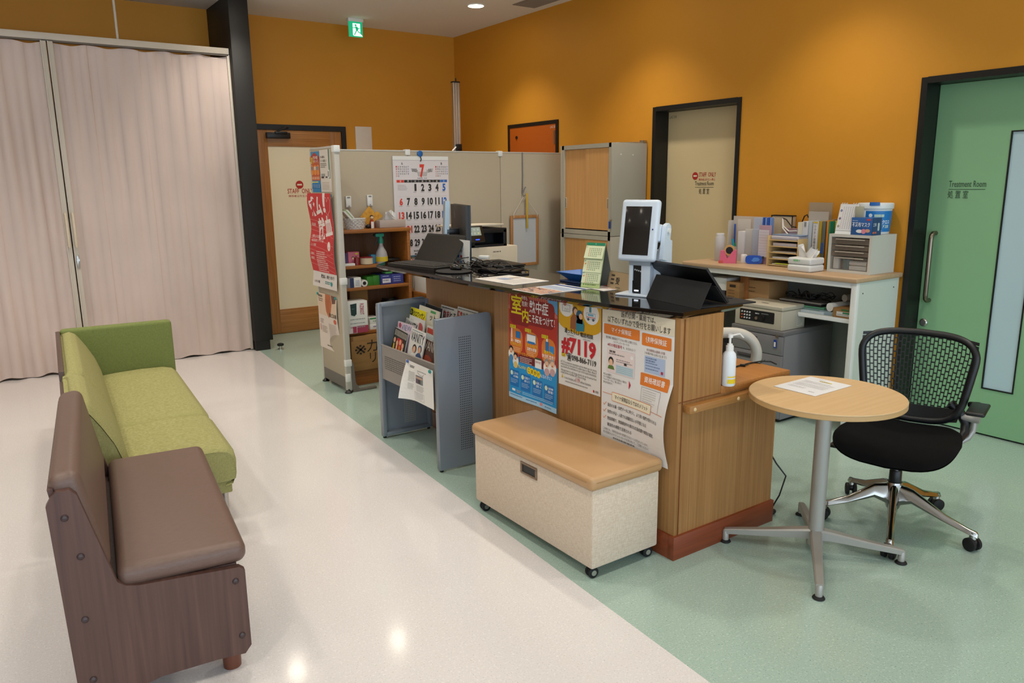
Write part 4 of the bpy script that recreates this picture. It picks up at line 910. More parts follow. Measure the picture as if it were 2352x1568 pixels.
# ================================================================ ON THE LONG SCREEN WING
SY = 5.580
def onB(px, py): return GY(px, py, SY-.004)
tl, tr = onB(900, 358), onB(1028, 361)
w = tr.x-tl.x; h = .80
O = (tl.x, SY-.012, tl.z)
cal = poster('wall_calendar', 'large white July wall calendar with bold black and red numerals on the beige screen', O, (1, 0, 0), w, h, None, col('#DCD6D8'), cat='calendar')
build(MB().box(tl.x, SY-.0115, tl.z-h, tr.x, SY-.002, tl.z, mat('calendar_pages', '#C8C2C2', .8)).box(tl.x, SY-.013, tl.z-.03, tr.x, SY-.0115, tl.z, M_white), 'page_block', cal)
P = Print(O, (1, 0, 0), (0, 0, -1)); k_ = w/128
RD, BL, BK = '#D8402F', '#2A66B8', '#2E2C2A'
P.rect(0, .032, w, .0015, '#A8A2A4', 2)
P.text(65.5*k_, 16*k_, 24*k_, '7', RD, w=11*k_, al='c', bold=6, l=4)
P.poly([(40*k_, 24*k_), (56*k_, 27*k_), (56*k_, 33*k_), (42*k_, 30*k_)], '#B5B0AE', 2).poly([(76*k_, 27*k_), (91*k_, 24*k_), (90*k_, 31*k_), (76*k_, 33*k_)], '#B5B0AE', 2).poly([(54*k_, 31*k_), (78*k_, 31*k_), (76*k_, 40*k_), (56*k_, 40*k_)], '#B9B4B2', 1.5)
P.text(48*k_, 24.5*k_, 6*k_, '2025', '#3A3836', w=11*k_, al='c', bold=1, l=4).text(84*k_, 24.5*k_, 6*k_, 'JUL', '#3A3836', w=8*k_, al='c', bold=1, l=4)
for u0, ti in ((6.5, '6'), (97, '8')):
    P.text((u0+14)*k_, 12*k_, 5*k_, ti, '#3A3836', al='c', bold=1, l=4)
    n = 0
    for r_ in range(5):
        for c_ in range(7):
            n += 1
            if n > (30 if ti == '6' else 31): break
            P.text((u0+1+c_*4.4)*k_, (19.5+r_*4.6)*k_, 3.0*k_, str(n), RD if c_ == 0 else BL if c_ == 6 else '#4A4846', w=2.8*k_, al='c', l=3)
P.text(65*k_, 42.5*k_, 2.6*k_, '令和7年  文月', '#4A4846', w=22*k_, al='c', l=3)
u0 = 7.0; pc = 16.75
for c_, d_ in enumerate('日月火水木金土'):
    P.rect((u0+c_*pc)*k_, 47*k_, (pc-.5)*k_, 5.2*k_, RD if c_ == 0 else BL if c_ == 6 else BK, 2); P.text((u0+(c_+.5)*pc)*k_, 47.6*k_, 4*k_, d_, '#E6E0DE', al='c', bold=1, l=4)
n = 1
for r_ in range(5):
    for c_ in range(7):
        uu, vv = (u0+(c_+.5)*pc)*k_, (55+r_*27.9)*k_
        if r_: P.rect((u0+c_*pc)*k_, (vv-3*k_), (pc-1)*k_, .3*k_, '#BDB7B7', 2)
        if (r_ == 0 and c_ < 2) or n > 31: continue
        P.text(uu, vv, 14*k_, str(n), RD if (c_ == 0 or n == 21) else BL if c_ == 6 else BK, w=(4.6 if n == 1 else 7.4 if n < 10 else 10.5 if n == 11 else 12.4)*k_, al='c', bold=(3 if n == 1 else 5.5), l=4)
        P.dashes(uu-5*k_, vv+16*k_, 9*k_, 1, .01, 1.0*k_, '#A8A2A2', 3); n += 1
P.dashes((u0+2)*k_, 57*k_, 22*k_, 4, 3*k_, .9*k_, '#A8A2A2', 3)
P.text(58*k_, 196*k_, 9*k_, 'サンエー', '#1E1C1A', w=30*k_, bold=2, l=3) if False else P.dashes(42*k_, 196*k_, 44*k_, 2, 5*k_, 2.6*k_, '#2A2826', 3)
P.text(40*k_, 189*k_, 4*k_, '総合事務用品', '#3A3836', w=20*k_, bold=1, l=3); P.rect(0, h-.012, w, .012, '#3C6A84', 3)
build(P, 'printed_design', cal, sharp=None)
q = onB(963, 353)
build(MB().tube([(q.x, SY, q.z), (q.x, SY-.02, q.z), (q.x, SY-.024, q.z)], [.02, .024, .015], mat('blue_hook_plastic', '#1E62A8', .4), 16).tube([(q.x, SY-.014, q.z-.01), (q.x+.008, SY-.02, q.z-.045), (q.x+.002, SY-.016, q.z-.06)], .004, M_black, 6), 'magnet_hook', label='round blue magnetic hook that holds the big calendar', cat='hook')
for px, lb in ((799, 'small white wall-mounted holder, the left of two above the white basket'), (848, 'small white wall-mounted holder, the right of two above the yellow ornament')):
    q = onB(px, 463 if px < 820 else 460)
    o = thing('remote_holder', lb, 'holder', q, 'white holders on the screen')
    build(MB().box(q.x-.022, SY-.022, q.z-.042, q.x+.022, SY, q.z+.042, M_white, .004), 'case', o)
    build(MB().box(q.x-.012, SY-.026, q.z+.028, q.x+.012, SY-.018, q.z+.036, mat('grey_slot', '#7A7A76', .5), .001).box(q.x-.006, SY-.024, q.z-.036, q.x+.006, SY-.018, q.z-.030, mat('grey_slot', '#7A7A76', .5)), 'latch', o)
# hanging whiteboard
A_ = [onB(*p) for p in ((1170, 496), (1234, 492), (1238, 608), (1177, 610))]
xl, xr, zt, zb = A_[0].x, A_[1].x, (A_[0].z+A_[1].z)/2, (A_[2].z+A_[3].z)/2
wbd = thing('hanging_whiteboard', 'small wood-framed whiteboard hung on a white string from the beige screen', 'whiteboard', ((xl+xr)/2, SY-.02, zb))
M_ply = wood('light_frame_wood', '#B98350', '#A5713E', 'z', .5, 80)
t = .026
fr = MB(); y0, y1 = SY-.026, SY-.010
for a in ((xl, zb, xl+t, zt), (xr-t, zb, xr, zt), (xl+t, zb, xr-t, zb+t), (xl+t, zt-t, xr-t, zt)): fr.box(a[0], y0, a[1], a[2], y1, a[3], M_ply, .003)
build(fr, 'frame', wbd)
build(MB().box(xl+t-.002, SY-.018, zb+t-.002, xr-t+.002, SY-.010, zt-t+.002, mat('whiteboard_enamel', '#BFC0C2', .25)), 'board', wbd)
hk = onB(1201, 449)
build(MB().tube([(xl+.03, y0-.004, zt-.02), (xl+.03, y0-.004, zt+.015), (hk.x, SY-.02, hk.z), (xr-.02, y0-.004, zt+.015), (xr-.02, y0-.004, zt-.015)], .0028, mat('white_string', '#D8D0C4', .8), 6), 'string', wbd)
t_ = onB(1200, 350)
build(MB().tube([(t_.x, SY-.004, t_.z+.0), (t_.x, SY-.006, t_.z-.2), (hk.x-.008, SY-.008, hk.z+.02), (hk.x-.006, SY-.026, hk.z-.008), (hk.x+.006, SY-.030, hk.z+.006)], .0045, mat('steel_rod', '#7D7A76', .4, metal=.7), 8).tube([(hk.x-.006, SY-.01, hk.z+.03), (hk.x+.02, SY-.02, hk.z+.075)], .0045, mat('steel_rod', '#7D7A76', .4, metal=.7), 8), 'hook_rod', label='long grey metal hook hanging from the top of the beige screen', cat='hook')
a, b = onB(1206, 446), onB(1207, 524)
build(MB().box(a.x-.009, SY-.036, b.z, a.x+.009, SY-.032, a.z+.01, mat('yellow_strap', '#C9A63A', .6), .001), 'strap', label='yellow strap hanging in front of the small whiteboard', cat='strap')
# aluminium column behind the screen
pl = GY(1046, 190, 6.9)
po = thing('measuring_pole', 'tall aluminium profile pole with black cap rising behind the beige screen', 'pole', (pl.x, 6.9, 0))
pm = MB()
for dx in (-.028, 0, .028): pm.box(pl.x+dx-.011, 6.88, .05, pl.x+dx+.011, 6.92+.006*(dx == 0), pl.z, M_alu, .002)
pm.box(pl.x-.036, 6.89, .05, pl.x+.036, 6.915, pl.z, M_alu)
build(pm, 'profile', po)
build(MB().box(pl.x-.040, 6.875, pl.z, pl.x+.040, 6.93, pl.z+.012, M_black, .002).cyl((pl.x+.005, 6.9, pl.z), (pl.x+.005, 6.9, pl.z+.045), .007, M_black), 'cap', po)
zc = GY(1046, 338, 6.9).z
build(MB().box(pl.x-.03, 6.85, zc-.04, pl.x+.03, 6.88, zc+.03, M_black, .003).tube([(pl.x-.03, 6.87, zc+.0), (pl.x-.08, 6.86, zc-.04)], .008, M_white), 'slider', po)
build(MB().box(pl.x-.2, 6.8, 0, pl.x+.2, 7.1, .05, M_white, .01), 'base', po)

# ================================================================ BROWN BOOKSHELF
M_sh = wood('shelf_wood', '#A4672C', '#8A5220', 'x', .42, 90)
M_shd = wood('shelf_back_wood', '#6E4420', '#5C3718', 'z', .5, 70)
BX0, BX1, BY0, BY1 = 2.128, 2.712, 5.274, 5.572
bs = thing('bookshelf', 'brown wooden open bookshelf in the angle of the office screen', 'bookshelf', ((BX0+BX1)/2, (BY0+BY1)/2, 0))
build(MB().box(BX0-.008, BY0-.006, 1.150, BX1+.008, BY1, 1.174, M_sh, .002), 'top_board', bs)
build(MB().box(BX0, BY0, 0, BX0+.022, BY1, 1.15, M_sh, .001), 'side_board', bs); build(MB().box(BX1-.024, BY0, 0, BX1, BY1, 1.15, M_sh, .001), 'side_board', bs)
build(MB().box(BX0+.022, BY1-.008, .0, BX1-.024, BY1, 1.15, M_shd), 'back_board', bs)
SH = (.912, .749, .415, .125)
for z in SH: build(MB().box(BX0+.022, BY0+.004, z-.022, BX1-.024, BY1-.008, z, M_sh, .001), 'shelf', bs)
build(MB().box(BX0+.022, BY0+.012, 0, BX1-.024, BY0+.03, .103, M_sh), 'kick_board', bs)
M_card = mat('cardboard', '#9C7443', .8, vary=((6, 6, 30), '#8E693B', .35, .65))
M_cardd = mat('cardboard_dark', '#7A5530', .8)
def carton(name, lbl, cat, x0, x1, y0, y1, z0, z1, m_, face_=None, lidm=None, group=None, bev=.002, side=None):
    t_ = thing(name, lbl, cat, ((x0+x1)/2, (y0+y1)/2, z0), group)
    build(MB().box(x0, y0, z0, x1, y1, z1, m_, bev), 'box_body', t_)
    if face_:
        P = Print((x0, y0-.0005, z1), (1, 0, 0), (0, 0, -1)); face_(P, x1-x0, z1-z0)
        build(P, 'printed_face', t_, sharp=None)
    return t_
B_ = lambda px, py, y=BY0+.02: GY(px, py, y)
yb = BY0+.03
def xr_(p0, p1, y): return GY(p0, 600, y).x, GY(p1, 600, y).x
# on top
q = GY(815, 524, BY0+.12); q.z = 1.174
bk = thing('wicker_basket', 'round white wicker basket with papers at the left end of the brown bookshelf top', 'basket', q)
M_wk = mat('white_wicker', '#D5D2CD', .7)
for j in range(7):
    z = q.z+.004+j*.012; r = .062+.016*(j/6)
    build(MB().tube([(q.x+(r+.0035*(1 if (i+j) % 2 else -1))*cos(2*PI*i/28), q.y+(r+.0035*(1 if (i+j) % 2 else -1))*.75*sin(2*PI*i/28), z) for i in range(28)], .0062, M_wk, 6, True), 'woven_band', bk)
build(MB().lathe(q, [(.001, 0), (.058, 0), (.072, .082), (.070, .082), (.056, .006), (.001, .006)], mat('basket_lining', '#C6C2BC', .8), 28, Matrix.Diagonal((1, .75, 1, 1))), 'basket_wall', bk)
for k, (dx, rr, hh, mm) in enumerate(((-.055, -.75, .16, '#D9D8D2'), (-.040, -.72, .165, '#93A878'), (-.025, -.68, .16, '#DDDCD8'))):
    M = Matrix.Translation((q.x+.012+k*.012, q.y-.02+.012*k, q.z+.02)) @ Matrix.Rotation(rr, 4, 'Y')
    build(MB().box(-.010, -.035, 0, .004, .035, hh, col(mm), .001, M=M), 'leaflet_stack', label=('white folded leaflets tilted in the white basket, the leftmost', 'green-edged leaflet tilted in the white basket', 'white leaflet tilted in the white basket, the rightmost')[k], cat='leaflet', group='leaflets in the basket')
q = GY(855, 523, BY0+.14); q.z = 1.174
orn = thing('diamond_ornament', 'yellow diamond-shaped standing ornament behind the small red doll on the bookshelf', 'ornament', (q.x, q.y+.03, q.z))
cz = q.z+.085
build(MB().prism([(-.075, 0), (0, .082), (.075, 0), (0, -.082)], (q.x-.004, q.y+.03, cz), (1, 0, 0), (0, 0, 1), (0, .006, 0), mat('gold_board', '#D8A038', .5, vary=((30, 30, 30), '#C07E22', .45, .7))).prism([(-.040, 0), (.03, .04), (.07, .0), (.0, -.04)], (q.x+.040, q.y+.037, cz+.00), (1, 0, 0), (0, 0, 1), (0, .005, 0), mat('gold_board', '#C98F2A')), 'diamond_board', orn)
build(MB().box(q.x-.03, q.y+.034, q.z, q.x+.03, q.y+.06, q.z+.02, M_black), 'stand', orn)
dl = thing('small_doll', 'small doll in a red robe in front of the yellow ornament', 'doll', q)
build(MB().lathe(q, [(.001, 0), (.020, 0), (.020, .03), (.012, .055), (.007, .068)], mat('red_robe', '#A83322', .6), 16), 'robe', dl)
build(MB().sphere((q.x, q.y, q.z+.080), .013, mat('doll_face', '#E3C9A8', .5)).sphere((q.x+.001, q.y+.004, q.z+.086), .0135, M_black), 'head', dl)
build(MB().box(q.x-.018, q.y-.024, q.z+.001, q.x+.004, q.y-.021, q.z+.05, M_paper), 'paper_strip', dl)
build(MB().sphere((q.x-.035, q.y-.01, q.z+.016), .016, M_black, (1.2, .8, 1)), 'black_pebble', label='small black rounded thing between the basket and the doll', cat='ornament')
def tuft(M, mt_, s=1.0):
    q_ = MB()
    for k, (sg, off, hh) in enumerate(((1, .006, .078), (-1, -.006, .066), (1, -.014, .052))):
        def f_(u, v, sg=sg, off=off, hh=hh, k=k):
            x = (u-.5)*.115*(1-.55*v)+.030*v*sg*(1 if k < 2 else -1); y = off*(1+2.2*v)+.010*sin(u*9+k*2+v*2)*(.3+v)
            return M @ Vector((s*x, s*y, s*hh*v*(1-.75*abs(u-.5+.12*sg)**1.3)))
        q_.surf(f_, 16, 8, mt_)
    return q_
def tissue(lbl, c0, sx, sy, sz, rz, m_, mt_, nm='tissue_box'):
    t_ = thing(nm, lbl, 'tissue box', c0)
    build(MB().cbox(c0, sx, sy, sz, m_, .004, rz), 'box', t_)
    M = Matrix.Translation((c0[0], c0[1], c0[2]+sz)) @ Matrix.Rotation(rz, 4, 'Z')
    build(tuft(M, mt_), 'tissue', t_, sharp=None)
    return t_
M_tis = mat('tissue_paper', '#E2DFDB', .8)
q = GY(893, 522, BY0+.15); q.z = 1.174
tissue('translucent white box of tissues at the right end of the bookshelf top', (q.x+.01, q.y, q.z), .22, .11, .058, 0, mat('frosted_box', '#B6A89E', .5), M_tis)
# shelf 1
z = SH[0]
def prt(*a_):
    return lambda P, w, h: [getattr(P, k_[0])(*[(x(w, h) if callable(x) else x) for x in k_[1:]]) for k_ in a_]
x0, x1 = GY(784, 600, yb+.03).x, GY(800, 600, yb+.03).x
carton('tissue_pack', 'crimson and violet box half hidden by the screen post on the upper shelf', 'box', x0, x1+.0, yb+.03, yb+.12, z, z+.095, mat('crimson_box', '#8E2448', .5), lambda P, w, h: P.rect(w*.45, 0, w*.5, h, '#4A3A66', 2))
x0, x1 = GY(800.5, 600, yb+.03).x, GY(826, 600, yb+.03).x
carton('pink_box', 'pink box with two cartoon children printed on it on the upper shelf', 'box', x0, x1, yb+.03, yb+.12, z, z+.098, mat('pink_box', '#C96A80', .5), lambda P, w, h: (P.ell(w*.4, h*.45, .011, .011, '#4A2A2A', 2), P.ell(w*.4, h*.48, .008, .008, '#E3B898', 3), P.ell(w*.68, h*.45, .011, .011, '#4A2A2A', 2), P.ell(w*.68, h*.48, .008, .008, '#E3B898', 3), P.ell(w*.75, h*.15, .014, .006, '#D8C83A', 2), P.dashes(w*.3, h*.68, w*.5, 3, .008, .003, '#7A3A5A', 2)))
x0, x1 = GY(785, 608, BY0+.02).x, GY(815, 608, BY0+.02).x
carton('flat_white_box', 'flat white box lying in front of the pink box on the upper shelf', 'box', x0, x1, BY0+.012, BY0+.05, z, z+.018, M_white)
q = GY(820, 605, BY0+.05); q.z = z
build(MB().lathe(q, [(.001, 0), (.020, 0), (.020, .045), (.018, .055), (.001, .058)], mat('dark_red_tub', '#7E1C1E', .35), 20), 'dark_red_jar', label='small dark red jar left of the tape roll on the upper shelf', cat='jar')
q = GY(842, 605, BY0+.05); q.z = z
tp = thing('tape_roll', 'cream roll of tape with a red dispenser rim on the upper shelf', 'tape', q)
build(MB().lathe(q, [(.028, .004), (.048, .004), (.048, .050), (.028, .050)], mat('cream_tape', '#D3BE9E', .5), 28), 'tape', tp)
build(MB().lathe(q, [(.02, .050), (.050, .050), (.050, .056), (.02, .056)], mat('red_rim', '#8E1C20', .35), 28), 'dispenser_rim', tp)
x0, x1 = GY(855.5, 600, yb+.02).x, GY(866, 600, yb+.02).x
carton('light_blue_box', 'small light blue box behind the spray bottle on the upper shelf', 'box', x0, x1, yb+.04, yb+.08, z, z+.068, mat('sky_box', '#3E8EB8', .5))
q = GY(877, 605, BY0+.06); q.z = z
sp_ = thing('spray_bottle', 'clear spray bottle with green trigger head and yellow label on the upper shelf', 'spray bottle', q)
build(MB().lathe(q, [(.001, 0), (.044, 0), (.046, .01), (.046, .055), (.040, .085), (.024, .115), (.016, .135), (.015, .155)], mat('milky_bottle', '#A9A6A8', .25), 24), 'bottle', sp_)
build(MB().lathe(q, [(.0465, .015), (.0475, .016), (.0475, .050), (.0465, .051)], mat('yellow_label', '#CDB228', .5), 24), 'label_band', sp_)
build(MB().lathe(q, [(.018, .15), (.019, .175), (.012, .195), (.012, .205)], mat('green_trigger', '#1F8F78', .4), 16).box(q.x-.045, q.y-.012, q.z+.200, q.x+.024, q.y+.012, q.z+.225, mat('green_trigger', '#1F8F78', .4), .005), 'trigger_head', sp_)
build(MB().tube([(q.x-.03, q.y, q.z+.205), (q.x-.035, q.y, q.z+.17), (q.x-.055, q.y, q.z+.135)], .005, M_black, 8).cyl((q.x-.045, q.y, q.z+.214), (q.x-.058, q.y, q.z+.214), .009, M_black), 'trigger', sp_)
q = GY(900, 601, BY0+.03); q.z = z
build(MB().tube([(q.x-.03, q.y, z+.009), (q.x+.02, q.y-.005, z+.009), (q.x+.03, q.y-.006, z+.009)], [.009, .009, .005], mat('pink_marker', '#D8708E', .4), 12), 'pink_marker', label='pink highlighter lying on the upper shelf beside the spray bottle', cat='marker')
build(MB().box(q.x-.03, q.y+.05, z, q.x+.09, q.y+.16, z+.030, M_black, .006), 'black_case', label='flat black case at the right end of the upper shelf', cat='case')
# shelf 2
z = SH[1]
x0, x1 = GY(789, 650, BY0+.02).x, GY(812, 650, BY0+.02).x
carton('grey_box', 'grey and navy carton at the left end of the middle shelf', 'box', x0, x1, BY0+.015, BY0+.18, z, z+.072, mat('grey_carton', '#8C8A90', .6), lambda P, w, h: P.rect(w*.62, 0, w*.36, h, '#27365E', 2))
x0, x1 = x1+.002, GY(829, 650, BY0+.02).x
carton('white_box', 'small white carton with fine print beside the paper roll on the middle shelf', 'box', x0, x1, BY0+.015, BY0+.18, z, z+.074, M_white, lambda P, w, h: P.dashes(w*.2, h*.3, w*.6, 4, .011, .004, '#8A8AA8', 2))
q = GY(836, 650, BY0+.03)
rl_ = MB()
rl_.tube([(q.x, BY0+.02, z+.026), (q.x, BY0+.0201, z+.026), (q.x, BY0+.16, z+.026)], [.013, .026, .026], mat('paper_roll', '#DAD6D0', .7), 24)
rr_ = build(rl_, 'paper_roll', label='white paper roll lying end-on on the middle shelf', cat='paper roll')
build(MB().cyl((q.x, BY0+.0195, z+.026), (q.x, BY0+.0205, z+.026), .014, M_black), 'core', rr_)
x0, x1, xm = GY(843, 650, BY0+.05).x, GY(874, 650, BY0+.05).x, GY(857, 650, BY0+.05).x
for a, b, lb in ((x0, xm, 'bright green carton, the left of two on the middle shelf'), (xm+.001, x1, 'bright green carton, the right of two on the middle shelf')):
    carton('green_box', lb, 'box', a, b, BY0+.05, BY0+.16, z, z+.068+.005*(a != x0), mat('green_carton', '#3B8A2A', .5), group='green cartons')
x0, x1, xm = GY(875, 650, BY0+.03).x, GY(927, 650, BY0+.03).x, GY(900, 650, BY0+.03).x
carton('blue_box', 'violet-blue carton with white label at the right of the middle shelf', 'box', x0, xm, BY0+.03, BY0+.2, z, z+.078, mat('violet_carton', '#343A86', .5), lambda P, w, h: (P.rect(w*.15, h*.42, w*.75, h*.42, '#D8D6DC', 2), P.dashes(w*.2, h*.55, w*.6, 1, .01, .006, '#5A5A6A', 3), P.dashes(w*.15, h*.15, w*.7, 1, .01, .005, '#A8B0D8', 3)), group='violet cartons')
carton('blue_box', 'violet-blue carton without label at the right end of the middle shelf', 'box', xm+.001, x1, BY0+.03, BY0+.2, z, z+.076, mat('violet_carton2', '#3A3F8C', .5), lambda P, w, h: P.dashes(w*.15, h*.25, w*.6, 3, .016, .005, '#A8B0D8', 2), group='violet cartons')
build(MB().box(xm-.04, BY0+.05, z+.079, xm+.02, BY0+.12, z+.092, mat('lime_pack', '#5FB560', .5), .003), 'lime_packet', label='small lime green packet lying on the violet cartons', cat='packet')
# shelf 3
z = SH[2]
x0, x1 = GY(791, 730, BY0-.035).x+.02, GY(845, 730, BY0-.035).x
def inkface(P, w, h):
    P.rect(0, h*.78, w, h*.22, '#A33A56', 2); P.rect(0, h*.78, w*.45, h*.22, '#DAD2D4', 3); P.rect(w*.25, h*.79, w*.18, h*.2, '#A33A56', 4)
    P.poly([(w*.18, h*.08), (w*.48, h*.06), (w*.46, h*.40), (w*.36, h*.46), (w*.2, h*.42)], '#1E3A3A', 3); P.dashes(w*.25, h*.22, w*.15, 1, .01, .004, '#6A8A8A', 4)
    P.text(w*.82, h*.08, .030, 'RZ802T', '#B0324A', w=.085, bold=1, l=3, rot=PI/2); P.dashes(w*.15, h*.55, w*.7, 3, .03, .006, '#9A9A9E', 3)
carton('printer_ink_box', 'white carton with dark green device picture and crimson foot on the lower shelf', 'box', x0, x1, BY0-.035, BY0+.10, z+.0, z+.238, M_white, inkface)
x0b, x1b = GY(805, 700, BY0+.14).x, GY(846, 700, BY0+.14).x
carton('brown_carton', 'plain brown carton behind the white carton on the lower shelf', 'box', x0b, x1b, BY0+.14, BY0+.27, z, z+.30, M_card)
q = GY(895, 700, BY0+.15)
bgm = MB().surf(lambda u, v: (q.x+(.095+.01*sin(4*PI*u))*cos(2*PI*u)*(1-.35*v**3), q.y+.09*sin(2*PI*u)*(1-.5*v**3), z+.20*v*(1+.06*sin(6*PI*u))), 26, 10, M_rub, True)
bgm.surf(lambda u, v: (q.x+(.095)*cos(2*PI*u)*.65*(1-v), q.y+.09*sin(2*PI*u)*.5*(1-v), z+.20*(1+.06*sin(6*PI*u)*(1-v))), 26, 2, M_rub, True)
build(bgm, 'black_bag', label='soft black bag in the shade of the lower shelf', cat='bag', sharp=60)
x0, x1 = GY(850, 750, BY0+.02).x, GY(873, 750, BY0+.02).x
for k in range(2):
    carton('glove_box', ('white carton with violet print on the lower shelf, the bottom of two', 'white carton with a green lid on the lower shelf, the top of two')[k], 'box', x0+.001*k, x1, BY0+.02, BY0+.14, z+k*.046, z+.045+k*.046, M_white, (lambda P, w, h: P.dashes(w*.3, h*.4, w*.4, 1, .01, .008, '#8A7AA8', 2)) if not k else (lambda P, w, h: (P.rect(0, 0, w, h*.25, '#2E8A4A', 2), P.dashes(w*.3, h*.5, w*.4, 1, .01, .008, '#8AA88A', 2))), group='white cartons on the lower shelf')
# bottom
z = SH[3]
x0, x1 = 2.168, GY(905, 820, BY0-.035).x
def curry(P, w, h):
    P.text(w*.08, h*.20, .095, '※', '#2E2016', w=.09, l=2); P.text(w*.36, h*.13, .10, 'カ', '#2E2016', w=.09, l=2); P.text(w*.62, h*.15, .10, 'ー', '#2E2016', w=.06, l=2); P.text(w*.42, h*.50, .085, 'リー', '#2E2016', w=.15, l=2)
cb_ = carton('curry_carton', 'large brown cardboard box with handwriting on the bottom of the bookshelf', 'cardboard box', x0, min(x1, 2.52), BY0-.04, BY0+.24, z, z+.262, M_card, curry)
build(MB().box(x0+.001, BY0-.041, z+.23, x0+.018, BY0+.1, z+.263, M_cardd), 'packing_tape', cb_)
# low shelf with white files behind the counter
lo_ = thing('low_shelf_unit', 'low wooden shelf unit behind the far end of the counter', 'shelf unit', (2.85, 5.2, 0))
build(MB().box(2.73, 5.05, .655, 2.97, 5.45, .680, M_sh, .002).box(2.73, 5.05, 0, 2.75, 5.45, .655, M_sh).box(2.95, 5.05, 0, 2.97, 5.45, .655, M_sh).box(2.75, 5.43, .02, 2.95, 5.45, .655, M_shd), 'carcass', lo_)
build(MB().box(2.75, 5.06, .32, 2.95, 5.43, .34, M_sh), 'shelf', lo_)
q = GY(950, 668, 5.08)
carton('white_file_box', 'white file box standing on the low shelf behind the counter end', 'file box', 2.745, 2.86, 5.075, 5.30, .680, .86, M_paper, lambda P, w, h: P.dashes(w*.2, h*.7, w*.5, 2, .015, .006, '#8A8A8A', 2))
for k in range(3):
    carton('paper_tray', ('grey paper tray at the bottom of the pile behind the counter end', 'dark blue paper tray in the middle of the pile behind the counter end', 'white paper tray on top of the pile behind the counter end')[k], 'paper tray', 2.875-.005*k, 2.965, 5.08, 5.38, .680+.035*k, .712+.035*k, (mat('grey_tray', '#6C7478', .5), mat('navy_tray', '#24465A', .5), M_paper)[k], group='paper trays behind the counter')

# ================================================================ PRINTER
PYY = 4.85
pf = lambda px, py: GY(px, py, PYY)
px0, px1 = pf(1078, 600).x, pf(1189, 600).x
zt, zm = pf(1140, 566).z, pf(1140, 524).z
M_prw = mat('printer_cream', '#D6C9B4', .5); M_prd = mat('printer_dark', '#14171C', .35)
pr_ = thing('printer', 'cream and black multifunction printer with a small touch screen behind the counter', 'printer', ((px0+px1)/2, PYY+.2, .70))
build(MB().box(px0, PYY, .70, px1, PYY+.42, zt, M_prw, .006), 'lower_body', pr_)
build(MB().box(px0+.004, PYY-.002, .872, px1-.01, PYY+.004, .875, mat('dark_gap', '#5A5248', .6)).box(px0+.1, PYY-.003, .72, px1-.04, PYY+.004, .865, M_prw, .002), 'drawer_front', pr_)
P = Print(pf(1132, 577)-Vector((0, .0035, 0)), (1, 0, 0), (0, 0, -1)); P.dashes(0, 0, .055, 1, .01, .008, '#7A7468', 1); P.ell(.065, .004, .006, .006, '#7A7468', 1); build(P, 'emblem', pr_, sharp=None)
ux1 = pf(1166, 560).x
build(MB().box(px0, PYY+.01, zt, ux1, PYY+.40, zt+.018, M_prd, .002).box(px0, PYY+.16, zt, ux1, PYY+.40, zm, M_prd, .004).box(px0, PYY+.01, zt, px0+.06, PYY+.2, zm-.02, M_prd, .003).box(ux1-.03, PYY+.01, zt, ux1, PYY+.2, zm-.01, M_prd, .003).box(px0, PYY+.01, zm-.035, ux1, PYY+.2, zm, M_prd, .004), 'upper_body', pr_)
build(MB().box(px0+.06, PYY+.15, zt+.018, ux1-.03, PYY+.158, zm-.036, mat('deep_black', '#030304', .6)), 'output_slot', pr_)
zl = pf(1140, 515).z
M = Matrix.Translation((px0-.05, PYY+.02, zl-.012)) @ Matrix.Rotation(rad(-2), 4, 'X')
build(MB().box(0, 0, 0, ux1-px0+.03, .38, .016, M_prw, .004, M=M).box(.04, .25, -.05, .3, .36, 0, M_prw, .01, M=M), 'scanner_lid', pr_)
M = Matrix.Translation((px0+.0, PYY-.02, zm-.075)) @ Matrix.Rotation(rad(-22), 4, 'X')
build(MB().box(-.02, -.01, -.02, .125, .012, .105, mat('panel_bronze_black', '#201B14', .3), .004, M=M), 'control_panel', pr_)
P = MB().box(-.005, -.0115, .028, .100, -.0105, .092, mat('lcd', '#8E9A90', .3, emit=.25), M=M)
for k in range(6): P.box(.005+(k % 3)*.032, -.0122, .038+(k//3)*.028, .022+(k % 3)*.032, -.0116, .052+(k//3)*.028, col('#C9CFA0' if k == 2 else '#BFC8C0'), M=M)
P.box(.040, -.0125, -.008, .075, -.0115, -.001, mat('blue_led', '#2A48F0', .3, emit=2.5), M=M)
build(P, 'touch_screen', pr_)
st = thing('printer_stand', 'white printer stand under the cream printer', 'stand', ((px0+px1)/2, PYY+.2, 0))
build(MB().box(px0+.0, PYY+.01, .02, px1, PYY+.42, .70, M_white, .003), 'cabinet', st)
build(MB().box(px0+.02, PYY+.02, 0, px1-.02, PYY+.40, .02, M_black), 'foot_frame', st)
# lower right side box stepping out
q0, q1 = pf(1182, 590), pf(1191, 640)

